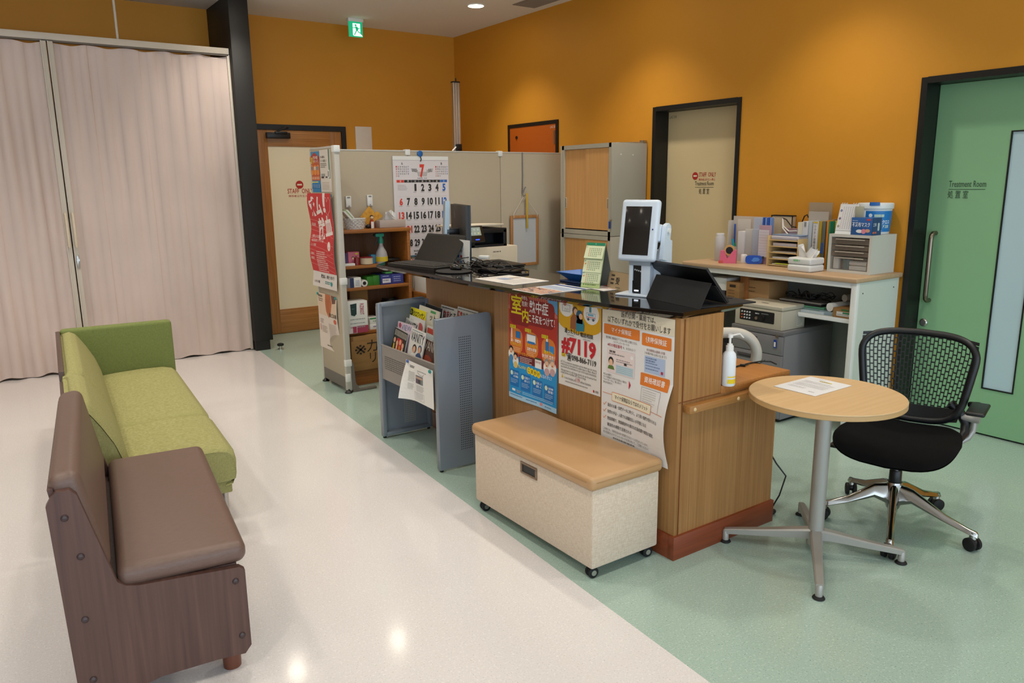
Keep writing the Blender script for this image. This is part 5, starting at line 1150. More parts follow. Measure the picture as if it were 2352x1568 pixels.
# ================================================================ SLIDING DOOR CABINETS
M_cab = mat('cabinet_grey_enamel', '#B2AB9A', .45, bump=(400, .03))
M_cdr = wood('cabinet_door_veneer', '#DCA467', '#CD9658', 'z', .5, 100)
CX, CYn, CYf = 4.212, 4.640, 5.306
for z0, z1, lb in ((.0, 1.062, 'grey steel cabinet with light wood sliding doors, the lower of the stacked pair'), (1.066, 1.806, 'grey steel cabinet with light wood sliding doors, the upper of the stacked pair')):
    cb = thing('sliding_door_cabinet', lb, 'cabinet', (4.4, 4.97, z0), 'stacked cabinets')
    q_ = MB()
    q_.box(CX, CYn, z0, 4.588, CYn+.018, z1, M_cab, .001).box(CX, CYf-.018, z0, 4.588, CYf, z1, M_cab, .001)
    q_.box(CX, CYn+.018, z0, 4.588, CYf-.018, z0+(.05 if z0 == 0 else .035), M_cab).box(CX, CYn+.018, z1-.034, 4.588, CYf-.018, z1, M_cab).box(4.57, CYn+.018, z0+.03, 4.588, CYf-.018, z1-.03, M_cab)
    q_.box(CX, CYn+.018, z0, CX+.02, CYn+.046, z1, M_cab).box(CX, CYf-.046, z0, CX+.02, CYf-.018, z1, M_cab)
    build(q_, 'cabinet_body', cb)
    ym = (CYn+CYf)/2
    for a, b, dx, hy in ((ym-.012, CYf-.040, .016, CYf-.058), (CYn+.040, ym+.012, .008, CYn+.058)):
        dr = build(MB().box(CX+dx, a, z0+.045, CX+dx+.007, b, z1-.036, M_cdr), 'sliding_door', cb)
        hz = (z0+z1)/2-(.11 if z0 else -.15)
        build(MB().box(CX+dx-.003, hy-.009, hz-.045, CX+dx+.001, hy+.009, hz+.045, mat('handle_beige', '#CFC3AC', .4), .001).box(CX+dx-.0035, hy-.005, hz-.038, CX+dx-.001, hy+.005, hz+.038, mat('handle_recess', '#8A7A62', .5)), 'recessed_handle', dr)
    for y in (4.28,): pass
for x, z in ((4.30, 1.715), (4.43, 1.712)): build(MB().cyl((x, CYn-.003, z), (x, CYn, z), .006, M_white, n=10), 'side_plug', cb)
q = GX(1403, 512, CX-.004)
ky = thing('cabinet_key', 'key with a blue plastic tag hanging in the lock of the upper grey cabinet', 'key', q)
build(MB().cyl((q.x-.014, q.y, q.z+.022), (q.x+.01, q.y, q.z+.022), .007, M_chrome), 'key', ky)
build(MB().box(q.x-.010, q.y-.004, q.z-.045, q.x-.005, q.y+.018, q.z+.012, mat('blue_tag', '#1C3C8C', .4), .002), 'tag', ky)
build(MB().tube([(XR-.02, 4.64, 1.815), (4.35, 4.66, 1.808), (4.30, 4.70, 1.807)], .004, M_chrome, 6).box(4.55, 4.65, 1.806, 4.595, 4.69, 1.83, M_chrome, .002), 'wall_anchor', label='thin metal anchor strap on top of the upper grey cabinet', cat='bracket')
# ================================================================ ON THE COUNTER
TZ = 1.0155
def quadsheet(name, lbl, cat, cs, fn, z=TZ, paper=None, group=None, lift=.0012):
    """paper lying on a plane: cs = corner pixels, far-left, far-right, near-right, near-left"""
    c_ = [G(px, py, z) for px, py in cs]
    O = c_[0]; U = (c_[1]-c_[0]); V = (c_[3]-c_[0]); w, h = U.length, V.length
    U, V = U/w, V/h; V = (V-U*U.dot(V)).normalized()
    t_ = thing(name, lbl, cat, O+Vector((0, 0, 0)), group)
    Nn = V.cross(U).normalized()
    q_ = MB().prism([(0, 0), (w, 0), (w, h), (0, h)], O+Vector((0, 0, .0003)), U, V, Vector((0, 0, lift)), paper or M_paper); build(q_, 'paper', t_, sharp=None)
    P = Print(O+Vector((0, 0, lift+.0004)), U, V)
    if P.N.z < 0: P.N = -P.N
    fn(P, w, h); build(P, 'printed_design', t_, sharp=None)
    return t_
def fpaper1(P, w, h):
    P.rect(w*.35, h*.25, w*.25, h*.22, '#9AA8C4', 1); P.dashes(w*.08, h*.12, w*.8, 1, .01, .006, '#8A8A92', 1); P.dashes(w*.08, h*.55, w*.8, 9, h*.045, .0025, '#9A98A0', 1); P.rect(w*.65, h*.28, w*.25, h*.14, '#C4B8B0', 1)
quadsheet('printed_leaflet', 'white printed leaflet lying on the black counter nearest the tangled cables', 'leaflet', ((1090, 640), (1170, 632), (1247, 648), (1165, 656)), fpaper1)
def fpaper2(P, w, h):
    P.rect(w*.03, h*.03, w*.94, h*.42, '#C49A86', 1); rnd = random.Random(4)
    for k in range(90): P.rect(w*(.04+.88*rnd.random()), h*(.04+.36*rnd.random()), .010, .008, rnd.choice(('#B5503C', '#5A7A9A', '#D8C4A0', '#7A5A6A', '#E0DAD0')), 2)
    P.rect(w*.05, h*.50, w*.9, h*.30, '#C6D2E4', 1); P.dashes(w*.08, h*.54, w*.8, 6, h*.035, .003, '#6A80A8', 2); P.rect(w*.0, h*.86, w, h*.06, '#2F55A0', 2)
quadsheet('colour_flyer', 'colourful flyer with a blue stripe at the front edge of the counter', 'flyer', ((1176, 665), (1242, 677), (1372, 660), (1265, 650)), fpaper2)
# small stand calendar, green
a, b = G(1334, 660, TZ), G(1376, 664, TZ); U = (b-a).normalized(); w = (b-a).length
tp0 = Vector((.055, .02, .205)); up = tp0.normalized(); h = .215
sc_ = thing('desk_calendar', 'pale green three-month standing calendar with a dark green header on the black counter', 'calendar', (a+b)/2)
nn = U.cross(up).normalized()
if nn.x > 0: nn = -nn
M_pg = col('#C9D9A8')
build(MB().prism([(0, 0), (w, 0), (w, h), (0, h)], a, U, up, -nn*.002, M_pg), 'backing_card', sc_)
P = Print(a+up*h+nn*.0006, U, -up)
P.rect(0, 0, w, .013, '#1F8A62', 2); P.ell(w/2, .006, .002, .002, '#E8E8E0', 3)
build(P, 'header_strip', sc_, sharp=None)
for k, (v0, lift, hh) in enumerate(((.015, .010, .062), (.079, .005, .062), (.137, .002, .055))):
    P = Print(a+up*(h-v0)+nn*.0012, U, (-up+nn*(.16 if k == 0 else .06)).normalized())
    P.rect(0, 0, w, hh, '#D9E0B8', 1); P.text(.004, .004, .008, '7 8 9'.split()[k], '#3E8A6A', bold=1, l=3)
    for r_ in range(5):
        for c_ in range(7):
            if (r_*7+c_) % 35 < 33: P.rect(.022+c_*(w-.030)/7, .012+r_*.009, .0045, .0045, '#D8785A' if c_ == 0 else '#7A8A6A', 3)
    if k: P.ell(.010, .022, .004, .004, '#E08A4A', 3)
    build(P, 'month_sheet', sc_, sharp=None)
P = Print(a+up*.028+nn*.001, U, -up); P.rect(0, 0, w, .024, '#BCD08A', 1); P.ell(.014, .012, .003, .004, '#6A8A4A', 2); P.dashes(.022, .009, .06, 1, .01, .005, '#7A8A5A', 2); build(P, 'footer_strip', sc_, sharp=None)
bk0 = a+up*h; bk1 = a+Vector((.115, .03, 0))
build(MB().add([bk0, bk0+U*w, bk1+U*w, bk1, bk0+Vector((.002, 0, 0)), bk0+U*w+Vector((.002, 0, 0)), bk1+U*w+Vector((.002, 0, 0)), bk1+Vector((.002, 0, 0))], [(0, 1, 2, 3), (4, 5, 6, 7), (0, 1, 5, 4), (2, 3, 7, 6), (1, 2, 6, 5), (0, 3, 7, 4)], mat('grey_card_back', '#6E716C', .7)), 'back_leg', sc_, sharp=None)
# blue tray on a blue folder
cb0, cb1, cb2 = G(1313, 655, TZ), G(1400, 655, TZ), G(1292, 634, TZ+.03)
M_btr = mat('blue_tray_plastic', '#1F62B0', .35)
tr_ = MB(); cx_, cy_ = 2.435, 2.865
def trring(hx, hy, z): return [(cx_-hx, cy_-hy, z), (cx_+hx, cy_-hy, z), (cx_+hx, cy_+hy, z), (cx_-hx, cy_+hy, z)]
tr_.ring(None, [trring(.04, .09, TZ+.009), trring(.075, .130, TZ+.044), trring(.079, .134, TZ+.047), trring(.079, .134, TZ+.045), trring(.074, .128, TZ+.041), trring(.042, .092, TZ+.012)], M_btr)
build(tr_, 'coin_tray', label='bright blue coin tray behind the green calendar on the counter', cat='tray', sharp=20)
build(MB().box(2.36, 2.73, TZ, 2.50, 2.98, TZ+.008, mat('navy_folder', '#1B3560', .4), .002), 'navy_folder', label='dark blue folder lying beneath the blue coin tray', cat='folder')
# name plate
M_gold = mat('champagne_plate', '#B39C78', .4, metal=.2)
a, b = G(1394, 660, TZ), G(1445, 672, TZ); U = (b-a).normalized(); w = (b-a).length+.05
np_ = thing('reception_sign', 'champagne tent sign with dots and black character standing behind the green calendar', 'sign', (a+b)/2)
up = Vector((.028, .012, .075)).normalized(); nn = U.cross(up).normalized(); nn = -nn if nn.x > 0 else nn
build(MB().prism([(0, 0), (w, 0), (w, .082), (0, .082)], a, U, up, -nn*.002, M_gold).prism([(0, 0), (w, 0), (w, .082), (0, .082)], a+Vector((.062, .02, 0)), U, Vector((-.028, -.005, .075)).normalized(), nn*.002, M_gold), 'tent_plate', np_)
P = Print(a+up*.082+nn*.0006, U, -up)
for r_ in range(3):
    for c_ in range(3): P.ell(.028+c_*.009, .018+r_*.019, .003, .005, '#3A322A', 1); P.ell(.0325+c_*.009, .018+r_*.019, .002, .005, '#3A322A', 1)
P.text(.068, .024, .034, '受', '#33302C', bold=2, l=2); P.dashes(.075, .070, .05, 1, .01, .004, '#6A5C48', 1)
build(P, 'lettering', np_, sharp=None)
quadsheet('pink_card', 'small white and pink card lying in front of the champagne sign', 'card', ((1398, 655), (1443, 663), (1428, 672), (1383, 664)), lambda P, w, h: (P.rect(.005, h*.1, w-.01, h*.2, '#C85A5A', 1), P.dashes(.01, h*.45, w-.02, 3, .012, .004, '#D89A94', 1)))

# payment / card reader terminal
M_term = mat('terminal_white', '#D3DDE8', .3); M_scrn = mat('dark_screen', '#120C0A', .12, spec=.7)
c = G(1466, 672, TZ+.01); c.z = TZ
tm = thing('card_reader_terminal', 'white face-recognition card reader terminal with tilted portrait screen on the counter', 'terminal', c)
td = Vector((-.95, -.312, 0)); ts = Vector((.312, -.95, 0))         # facing, and to its right as seen
TM = Matrix(((ts.x, -td.x, 0, c.x), (ts.y, -td.y, 0, c.y), (0, 0, 1, TZ), (0, 0, 0, 1)))  # local x right, y back, z up
lt = lambda: (lambda q_: (setattr(q_, 'T', TM), q_)[1])(MB())
build(lt().box(-.085, -.055, 0, .085, .14, .008, M_term, .003), 'base_plate', tm)
build(lt().box(-.040, -.015, .006, -.022, .09, .148, M_term, .002).box(.018, -.015, .006, .062, .09, .148, M_term, .003).box(-.022, .03, .006, .018, .09, .148, M_term).box(-.040, -.018, .130, .062, .09, .150, mat('terminal_grey', '#9FA6AC', .4), .003), 'column', tm)
build(lt().box(-.022, -.008, .010, .018, .03, .130, M_black), 'card_slot', tm)
build(lt().prism([(-.026, .012), (.020, .012), (.020, .055), (.008, .040), (-.014, .040), (-.026, .075)], (0, -.014, 0), (1, 0, 0), (0, 0, 1), (0, .006, 0), mat('slot_black_gloss', '#161618', .15)).box(-.012, -.016, .018, .008, -.013, .024, mat('slot_light', '#E8F0FF', .3, emit=1.2)), 'slot_guard', tm)
P = MB(); P.T = TM
for k in range(4): P.box(-.016+k*.009, -.0092, .108-.002*k, -.011+k*.009, -.008, .114-.002*k, col('#D0D0D0'))
build(P, 'slot_marks', tm, sharp=None)
HM = TM @ Matrix.Translation((-.0, -.035, .150)) @ Matrix.Rotation(rad(-9), 4, 'X')
hq = MB(); hq.T = HM; W2, H2 = .084, .262
build(hq.box(-W2, -.012, .0, W2+.008, .022, H2, M_term, .014, 4), 'head_housing', tm)
hq = MB(); hq.T = HM; hq.box(-W2+.024, -.0135, .026, W2-.022, -.0115, H2-.030, M_scrn, .0006)
build(hq, 'screen', tm)
hq = MB(); hq.T = HM; hq.sphere((W2-.010, -.0125, H2*.52), .0035, col('#2A3A7A')); build(hq, 'camera_eye', tm)
hq = MB(); hq.T = HM; hq.box(.03, .020, .09, W2+.002, .095, .165, M_term, .008)
hq.prism([(0, 0), (.055, 0), (.055, .135), (.048, .150), (.028, .158), (.010, .150), (0, .135)], (W2+.004, .045, .015), (0, 1, 0), (0, 0, 1), (.018, 0, 0), M_term)
build(hq, 'hinge_arm', tm)
hq = MB(); hq.T = HM; hq.cyl((W2+.022, .072, .140), (W2+.030, .072, .140), .011, M_white, n=16); build(hq, 'hinge_knob', tm)
build(lt().prism([(.02, .0), (.13, .0), (.13, .23), (.10, .24), (.06, .20), (.02, .15)], (.062, 0, 0), (0, 1, 0), (0, 0, 1), (.03, 0, 0), M_term).box(-.03, .085, .006, .062, .13, .19, M_term, .006), 'rear_housing', tm)

# tablet in a folded black case
M_case = mat('black_case_cloth', '#131314', .8, bump=(900, .2)); M_tabb = mat('tablet_black', '#0A0A0B', .35)
A1, A2 = G(1484, 684, TZ), G(1607, 711, TZ)                 # foot of the kick flap
U = (A2-A1).normalized(); w = (A2-A1).length
bkv = Vector((-U.y, U.x, 0)); bkv = -bkv if bkv.x < 0 else bkv
tb = thing('tablet', 'black tablet propped in a folded black case on the counter', 'tablet', (A1+A2)/2)
flap_top = Vector((0, 0, .098))+bkv*.050
build(MB().prism([(0, 0), (w, 0), (w, 1), (0, 1)], A1, U, flap_top, bkv*.004, M_case), 'kick_flap', tb)
lowf = bkv*.155+Vector((0, 0, .010)); tvec = (bkv*-.115+Vector((0, 0, .140)))
wo = U*(-.040)
build(MB().prism([(0, 0), (w+.02, 0), (w+.02, 1), (0, 1)], A1+lowf+wo, U, tvec, (bkv*.008+Vector((0, 0, .006))), M_tabb), 'tablet_body', tb)
build(MB().prism([(0, 0), (w+.02, 0), (w+.02, .52), (0, .52)], A1+lowf+wo-bkv*.004, U, tvec, -bkv*.002-Vector((0, 0, .001)), M_case), 'case_back', tb)
P = Print(A1+lowf+wo+tvec*.86+U*.03-bkv*.003, U, -tvec); P.dashes(0, 0, .05, 1, .01, .004, '#5A5A5C', 2); build(P, 'small_print', tb, sharp=None)
build(MB().prism([(0, 0), (w+.02, 0), (w+.02, 1), (0, 1)], A1+bkv*.012+wo, U, bkv*.288, Vector((0, 0, .006)), M_case), 'keyboard_cover', tb)
kq = MB()
for r_ in range(5):
    for c_ in range(12): kq.prism([(0, 0), (.016, 0), (.016, .016), (0, .016)], A1+bkv*(.175+r_*.0215)+wo+U*(.018+c_*.0205)+Vector((0, 0, .006)), U, bkv, Vector((0, 0, .002)), M_black)
build(kq, 'keys', tb, kind='stuff', sharp=None)

# laptop
M_lap = mat('laptop_dark', '#1A1917', .4); M_key = mat('key_caps', '#2E2B28', .5)
F1, F2 = Vector((2.015, 4.225, TZ)), Vector((2.088, 3.780, TZ)); U = (F2-F1).normalized(); w = (F2-F1).length; bv = Vector((-U.y, U.x, 0)); bv = -bv if bv.x < 0 else bv
lp_ = thing('laptop', 'open dark laptop with glossy screen at the far end of the counter', 'laptop', (F1+F2)/2)
build(MB().prism([(0, 0), (w, 0), (w, .222), (0, .222)], F1, U, bv, Vector((0, 0, .018)), M_lap), 'keyboard_base', lp_)
kq = MB()
for r_ in range(6):
    for c_ in range(20): kq.prism([(0, 0), (.0165, 0), (.0165, .021), (0, .021)], F1+U*(.014+c_*.0202)+bv*(.030+r_*.029)+Vector((0, 0, .018)), U, bv, Vector((0, 0, .0035)), M_key)
build(kq, 'keys', lp_, kind='stuff', sharp=None)
hb = F1-U*.02+bv*.214+Vector((0, 0, .018)); uv = (bv*.115+Vector((0, 0, .160)))
build(MB().prism([(.0, 0), (w-.07, 0), (w-.07, 1), (.0, 1)], hb, U, uv, bv*.008, M_lap), 'screen_lid', lp_)
build(MB().prism([(.008, .04), (w-.078, .04), (w-.078, .95), (.008, .95)], hb-bv*.0005, U, uv, -bv*.0006, mat('glossy_lcd', '#16130F', .22, spec=.8)), 'screen', lp_)
# mouse mat and mouse
q = G(1042, 624, TZ)
build(MB().lathe((q.x, q.y, TZ), [(.001, 0), (.095, 0), (.098, .004), (.096, .007), (.001, .008)], mat('mouse_mat_black', '#151314', .7), 30, Matrix.Diagonal((1, 1.15, 1, 1))), 'mouse_mat', label='round black mouse mat beneath the shiny mouse on the counter', cat='mouse mat')
q2 = G(1047, 618, TZ+.01)
build(MB().sphere((q2.x, q2.y, TZ+.018), .03, mat('glossy_black', '#0A0A0B', .12), (1.0, 1.6, .75), 18), 'mouse', label='shiny black computer mouse on the round mat', cat='mouse')
# card with six small emblems
a, b = G(1048, 608, TZ), G(1078, 613, TZ); U = (b-a).normalized(); w = (b-a).length
cs = thing('payment_card_stand', 'small upright white card with rows of tiny payment emblems beside the mouse', 'card stand', (a+b)/2)
up = Vector((.012, .01, .15)).normalized(); nn = U.cross(up).normalized(); nn = -nn if nn.x > 0 else nn
build(MB().prism([(0, 0), (w, 0), (w, .155), (0, .155)], a, U, up, -nn*.002, M_white), 'card', cs)
P = Print(a+up*.155+nn*.0005, U, -up)
for k, c_ in enumerate(('#3A3A3A', '#2A4A9A', '#9AA0A4', '#B0A49C', '#2F62B0', '#B5402C', '#C88A80', '#5A7AA8')): P.rect(.016+(k % 2)*.036, .028+(k//2)*.032, .022, .016, c_, 2)
build(P, 'emblems', cs, sharp=None)
build(MB().prism([(0, 0), (w*.6, 0), (w*.6, .08), (0, .08)], a+U*.015+Vector((.05, .03, 0)), U, Vector((-.026, -.012, .08)).normalized(), nn*.002, M_white), 'prop', cs)
# monitor on stand, seen from behind
N_, F_ = Vector((2.410, 3.915, 0)), Vector((2.572, 4.365, 0)); U = (F_-N_).normalized(); mid = (N_+F_)/2; nb = Vector((-U.y, U.x, 0))
mo = thing('monitor', 'dark monitor seen from behind on a pale metal stand', 'monitor', (mid.x, mid.y, TZ))
build(MB().prism([(0, 0), (.478, 0), (.478, .325), (0, .325)], (N_.x, N_.y, 1.045), U, (0, 0, 1), nb*.020, mat('monitor_back', '#2A2620', .45)).prism([(-.002, 0), (.480, 0), (.480, .329), (-.002, .329)], (N_.x, N_.y, 1.043), U, (0, 0, 1), -nb*.012, mat('monitor_bezel', '#141C26', .4)), 'panel', mo)
P = Print((N_+nb*.0205+U*.40).to_tuple()[:2]+(1.335,), -U, (0, 0, -1)); P.N = nb
build(P.line([(0.05, .0), (.06, .05)], .006, '#8A8478', 1).line([(.065, .02), (.07, .05)], .005, '#8A8478', 1), 'emblem', mo, sharp=None)
sc0 = mid+nb*.105
SM = Matrix(((U.x, nb.x, 0, sc0.x), (U.y, nb.y, 0, sc0.y), (0, 0, 1, 0), (0, 0, 0, 1)))
q_ = MB(); q_.T = SM; q_.prism([(-.012, TZ), (.018, TZ), (-.002, 1.395), (-.030, 1.395)], (-.035, 0, 0), (0, 1, 0), (0, 0, 1), (.07, 0, 0), mat('pale_blue_metal', '#A9B8C0', .35, metal=.3)); build(q_, 'stand_column', mo)
q_ = MB(); q_.T = SM; q_.box(-.035, -.09, 1.19, .035, -.005, 1.225, M_black, .004); build(q_, 'arm', mo)
q_ = MB(); q_.T = SM; q_.box(-.10, -.20, TZ, .10, .02, TZ+.008, mat('pale_blue_metal', '#A9B8C0', .35, metal=.3), .002); build(q_, 'base', mo)
# closed laptop and dock below it
cl = thing('closed_laptop', 'closed black laptop lying at the back edge of the counter behind the cables', 'laptop', (2.52, 3.78, TZ))
build(MB().cbox((2.505, 3.78, TZ+.011), .23, .34, .010, M_lap, .004, -.12), 'lid', cl); build(MB().cbox((2.505, 3.78, TZ), .22, .33, .010, M_black, .004, -.12), 'base', cl)
build(MB().cbox((2.36, 3.52, TZ), .09, .25, .015, M_black, .005, .35), 'docking_station', label='slim black docking station lying under the loose cables', cat='docking station')
q = G(1112, 598, TZ+.03)
ad = thing('network_adapter', 'small white adapter with black marking on top of the cable tangle', 'adapter', q)
build(MB().cbox((q.x, q.y, TZ+.038), .03, .065, .022, M_white, .006, .6), 'case', ad)
rnd = random.Random(11)
def loop_(cx_, cy_, rx, ry, z, ph, n=26, wob=.25):
    return [(cx_+rx*cos(2*PI*i/n+ph)*(1+wob*sin(4*PI*i/n+ph)), cy_+ry*sin(2*PI*i/n+ph)*(1+wob*cos(6*PI*i/n)), TZ+.003+z*abs(sin(3*PI*i/n+ph))) for i in range(n)]
q_ = MB(); M_cab2 = mat('black_cable', '#0C0C0D', .45)
for k in range(7):
    q_.tube(loop_(2.34+rnd.uniform(-.05, .12), 3.63+rnd.uniform(-.22, .22), rnd.uniform(.05, .10), rnd.uniform(.10, .22), rnd.uniform(.015, .055), rnd.uniform(0, 6)), .0028, M_cab2, 6, True)
build(q_, 'cable_tangle', label='tangle of thin black cables heaped on the counter between the mouse and the leaflet', cat='cables', kind='stuff')
build(MB().tube([(2.27, 3.40, TZ+.004), (2.31, 3.33, TZ+.004), (2.40, 3.30, TZ+.004), (2.46, 3.38, TZ+.01), (2.43, 3.50, TZ+.02)], .004, M_cab2, 8), 'curled_cable', label='black cord curling at the back of the printed leaflet', cat='cord')

# on the lower desk: sanitiser and adapter cord
DZ = .6865
q = G(1672, 884, DZ)
sn = thing('hand_sanitiser', 'white hand sanitiser pump bottle with yellow labels on the low desk', 'bottle', q)
M_pb = mat('pump_bottle_white', '#E3E8EC', .35)
build(MB().lathe(q, [(.001, 0), (.025, 0), (.0275, .004), (.0275, .118), (.025, .132), (.016, .142), (.0145, .144)], M_pb, 28), 'bottle', sn)
build(MB().lathe(q, [(.0155, .142), (.0155, .164), (.011, .166), (.011, .172), (.005, .173), (.005, .196), (.011, .197), (.012, .21), (.004, .213)], M_white, 20), 'pump', sn)
build(MB().tube([(q.x, q.y, q.z+.205), (q.x+.055, q.y-.002, q.z+.206), (q.x+.075, q.y-.006, q.z+.188)], [.004, .0035, .003], M_white, 8), 'nozzle', sn)
for z0, z1 in ((.012, .030), (.037, .042)): build(MB().surf(lambda u, v: (q.x+.0279*cos(-2.6+u*1.5), q.y+.0279*sin(-2.6+u*1.5), q.z+z0+(z1-z0)*v), 10, 1, mat('yellow_sticker', '#E3C414', .5)), 'yellow_label', sn)
build(MB().lathe((2.55, 2.16, DZ), [(.001, 0), (.022, 0), (.022, .14), (.012, .15), (.012, .17), (.001, .171)], mat('dark_blue_cap', '#1C2666', .4), 18), 'blue_bottle', label='bottle with a dark blue cap hidden behind the white pump bottle', cat='bottle')
cp = [G(1690, 842, DZ+.004), G(1720, 834, DZ+.004), G(1750, 829, DZ+.004), G(1770, 830, DZ+.004), G(1783, 836, DZ+.004)]
dcd = build(MB().tube(cp, .0035, M_cab2, 8), 'black_cable', label='black cord lying on the low desk behind the sanitiser', cat='cord')
cp = [G(1684, 843, DZ+.006), G(1700, 838, DZ+.006), G(1712, 839, DZ+.006), G(1725, 832, DZ+.004), G(1745, 834, DZ+.004), G(1757, 827, DZ+.004)]
dcd = thing('adapter_cord', 'thin black cord with a square inline filter on the low desk', 'cord', cp[2])
build(MB().tube(cp, .0022, M_cab2, 6), 'wire', dcd); build(MB().tube([cp[1], cp[2]], .006, M_black, 8), 'inline_filter', dcd)
# cables hanging behind the counter's near end, with adapter on the floor
for pp, lb in (([(2.80, 2.05, .60), (2.80, 2.03, .45), (2.815, 2.02, .30), (2.80, 2.03, .15), (2.79, 2.05, .03)], 'black cable hanging straight behind the near end of the counter'), ([(2.80, 2.06, .55), (2.79, 2.05, .36), (2.84, 2.00, .24), (2.875, 1.97, .18), (2.85, 1.98, .09), (2.82, 2.00, .02)], 'black cable hanging in a bend behind the near end of the counter')):
    build(MB().tube(pp, .0035, M_cab2, 8), 'hanging_cable', label=lb, cat='cable', group='cables behind the counter end')
build(MB().cbox((2.80, 2.06, 0), .07, .055, .035, M_black, .006, .3), 'power_adapter', label='black power adapter on the floor at the corner of the red-brown plinth', cat='adapter')
build(MB().sphere((2.82, 1.99, .014), .014, M_black, (1.5, 1, .9)), 'cable_plug', label='small black cable plug lying on the floor beside the power adapter', cat='plug')

# ================================================================ ROUND TABLE
TC = Vector((2.645, 1.658, 0)); TT = .678
M_bir = mat('birch_laminate', '#D2B286', .38, vary=((3, 60, 3), '#CCAA7C', .35, .65), bump=(300, .03)); M_bed = mat('birch_edge', '#C7A06C', .45)
M_slv = mat('silver_paint', '#A9A6A0', .38, metal=.35)
rt = thing('round_table', 'small round birch table with a silver four-foot pedestal', 'table', TC)
RR = .290
build(MB().lathe(TC, [(.001, TT), (RR-.002, TT), (RR, TT-.002), (RR, TT-.006)], M_bir, 72), 'tabletop', rt, sharp=25)
build(MB().lathe(TC, [(RR, TT-.005), (RR, TT-.022), (RR-.003, TT-.024), (.001, TT-.024)], M_bed, 72), 'edge_band', rt, sharp=25)
build(MB().tube([TC+Vector((0, 0, .075)), TC+Vector((0, 0, TT-.03))], .030, M_slv, 28).cyl(TC+Vector((0, 0, TT-.034)), TC+Vector((0, 0, TT-.024)), .09, M_slv, n=24).cyl(TC+Vector((0, 0, .045)), TC+Vector((0, 0, .10)), .034, M_slv, n=24), 'column', rt)
for px, py in ((1666, 1243), (2069, 1293), (1880, 1374), (1839, 1182)):
    f_ = G(px, py, 0); d = (f_-TC).normalized(); s_ = Vector((-d.y, d.x, 0)); L = (f_-TC).length
    secs = []
    for t, z, hw, hh in ((.012, .088, .022, .024), (.06, .085, .022, .020), (L*.6, .066, .017, .015), (L-.012, .052, .0145, .012), (L+.006, .050, .012, .010)):
        c = TC+d*t+Vector((0, 0, z)); secs.append([c+s_*hw*a+Vector((0, 0, hh*b)) for a, b in ((-1, -.8), (-.6, -1), (.6, -1), (1, -.8), (1, .7), (.7, 1), (-.7, 1), (-1, .7))])
    lg = build(MB().ring(None, secs, M_slv).tube([f_+Vector((0, 0, .010)), f_+Vector((0, 0, .050)), f_+Vector((0, 0, .056))], [.013, .0135, .010], M_slv, 14), 'leg', rt)
    build(MB().lathe(f_, [(.020, 0), (.023, .003), (.020, .008), (.010, .013)], M_rub, 20), 'foot_pad', lg)
def ftab(P, w, h):
    P.text(w*.30, h*.08, .007, 'お知らせ', '#6A6A6A', l=2, w=.03); P.dashes(w*.38, h*.16, .045, 1, .01, .0045, '#5A5230', 1); P.rect(w*.38, h*.155, .055, .009, '#D8C43A', .5)
    P.dashes(w*.12, h*.28, w*.75, 3, h*.05, .0022, '#8A8A8C', 1); P.dashes(w*.12, h*.46, w*.75, 4, h*.05, .0022, '#7A7A7C', 1); P.dashes(w*.12, h*.70, w*.4, 2, h*.05, .0022, '#8A8A8C', 1); P.dashes(w*.7, h*.84, .03, 1, .01, .003, '#8A8A8C', 1)
quadsheet('notice_sheet', 'white printed notice sheet lying on the round birch table', 'paper', ((1862, 865), (1957, 886), (1862, 915), (1765, 884)), ftab, z=TT+.0005, paper=col('#DCDDE0'))
# ================================================================ BLACK OFFICE CHAIR
M_pol = mat('polished_aluminium', '#B0AEAA', .14, metal=1); M_blf = mat('black_seat_cloth', '#040405', .95, spec=.2, bump=(1200, .25))
M_chb = mat('black_chair_shell', '#0D1014', .42)
HC = Vector((3.148, 1.615, 0)); ca = rad(197)
cf = Vector((cos(ca), sin(ca), 0)); cs_ = Vector((cf.y, -cf.x, 0))    # facing; to the right of a viewer in front of it is +cs_? (checked below)
if (HC+cs_).dot(_R) < HC.dot(_R): cs_ = -cs_
CT = Matrix(((cs_.x, -cf.x, 0, HC.x), (cs_.y, -cf.y, 0, HC.y), (0, 0, 1, 0), (0, 0, 0, 1)))  # local x: viewer's right, y: towards the back, z up
lc = lambda: (lambda q_: (setattr(q_, 'T', CT), q_)[1])(MB())
ch = thing('office_chair', 'black office chair with slotted plastic back and polished five-star base on casters', 'office chair', HC)
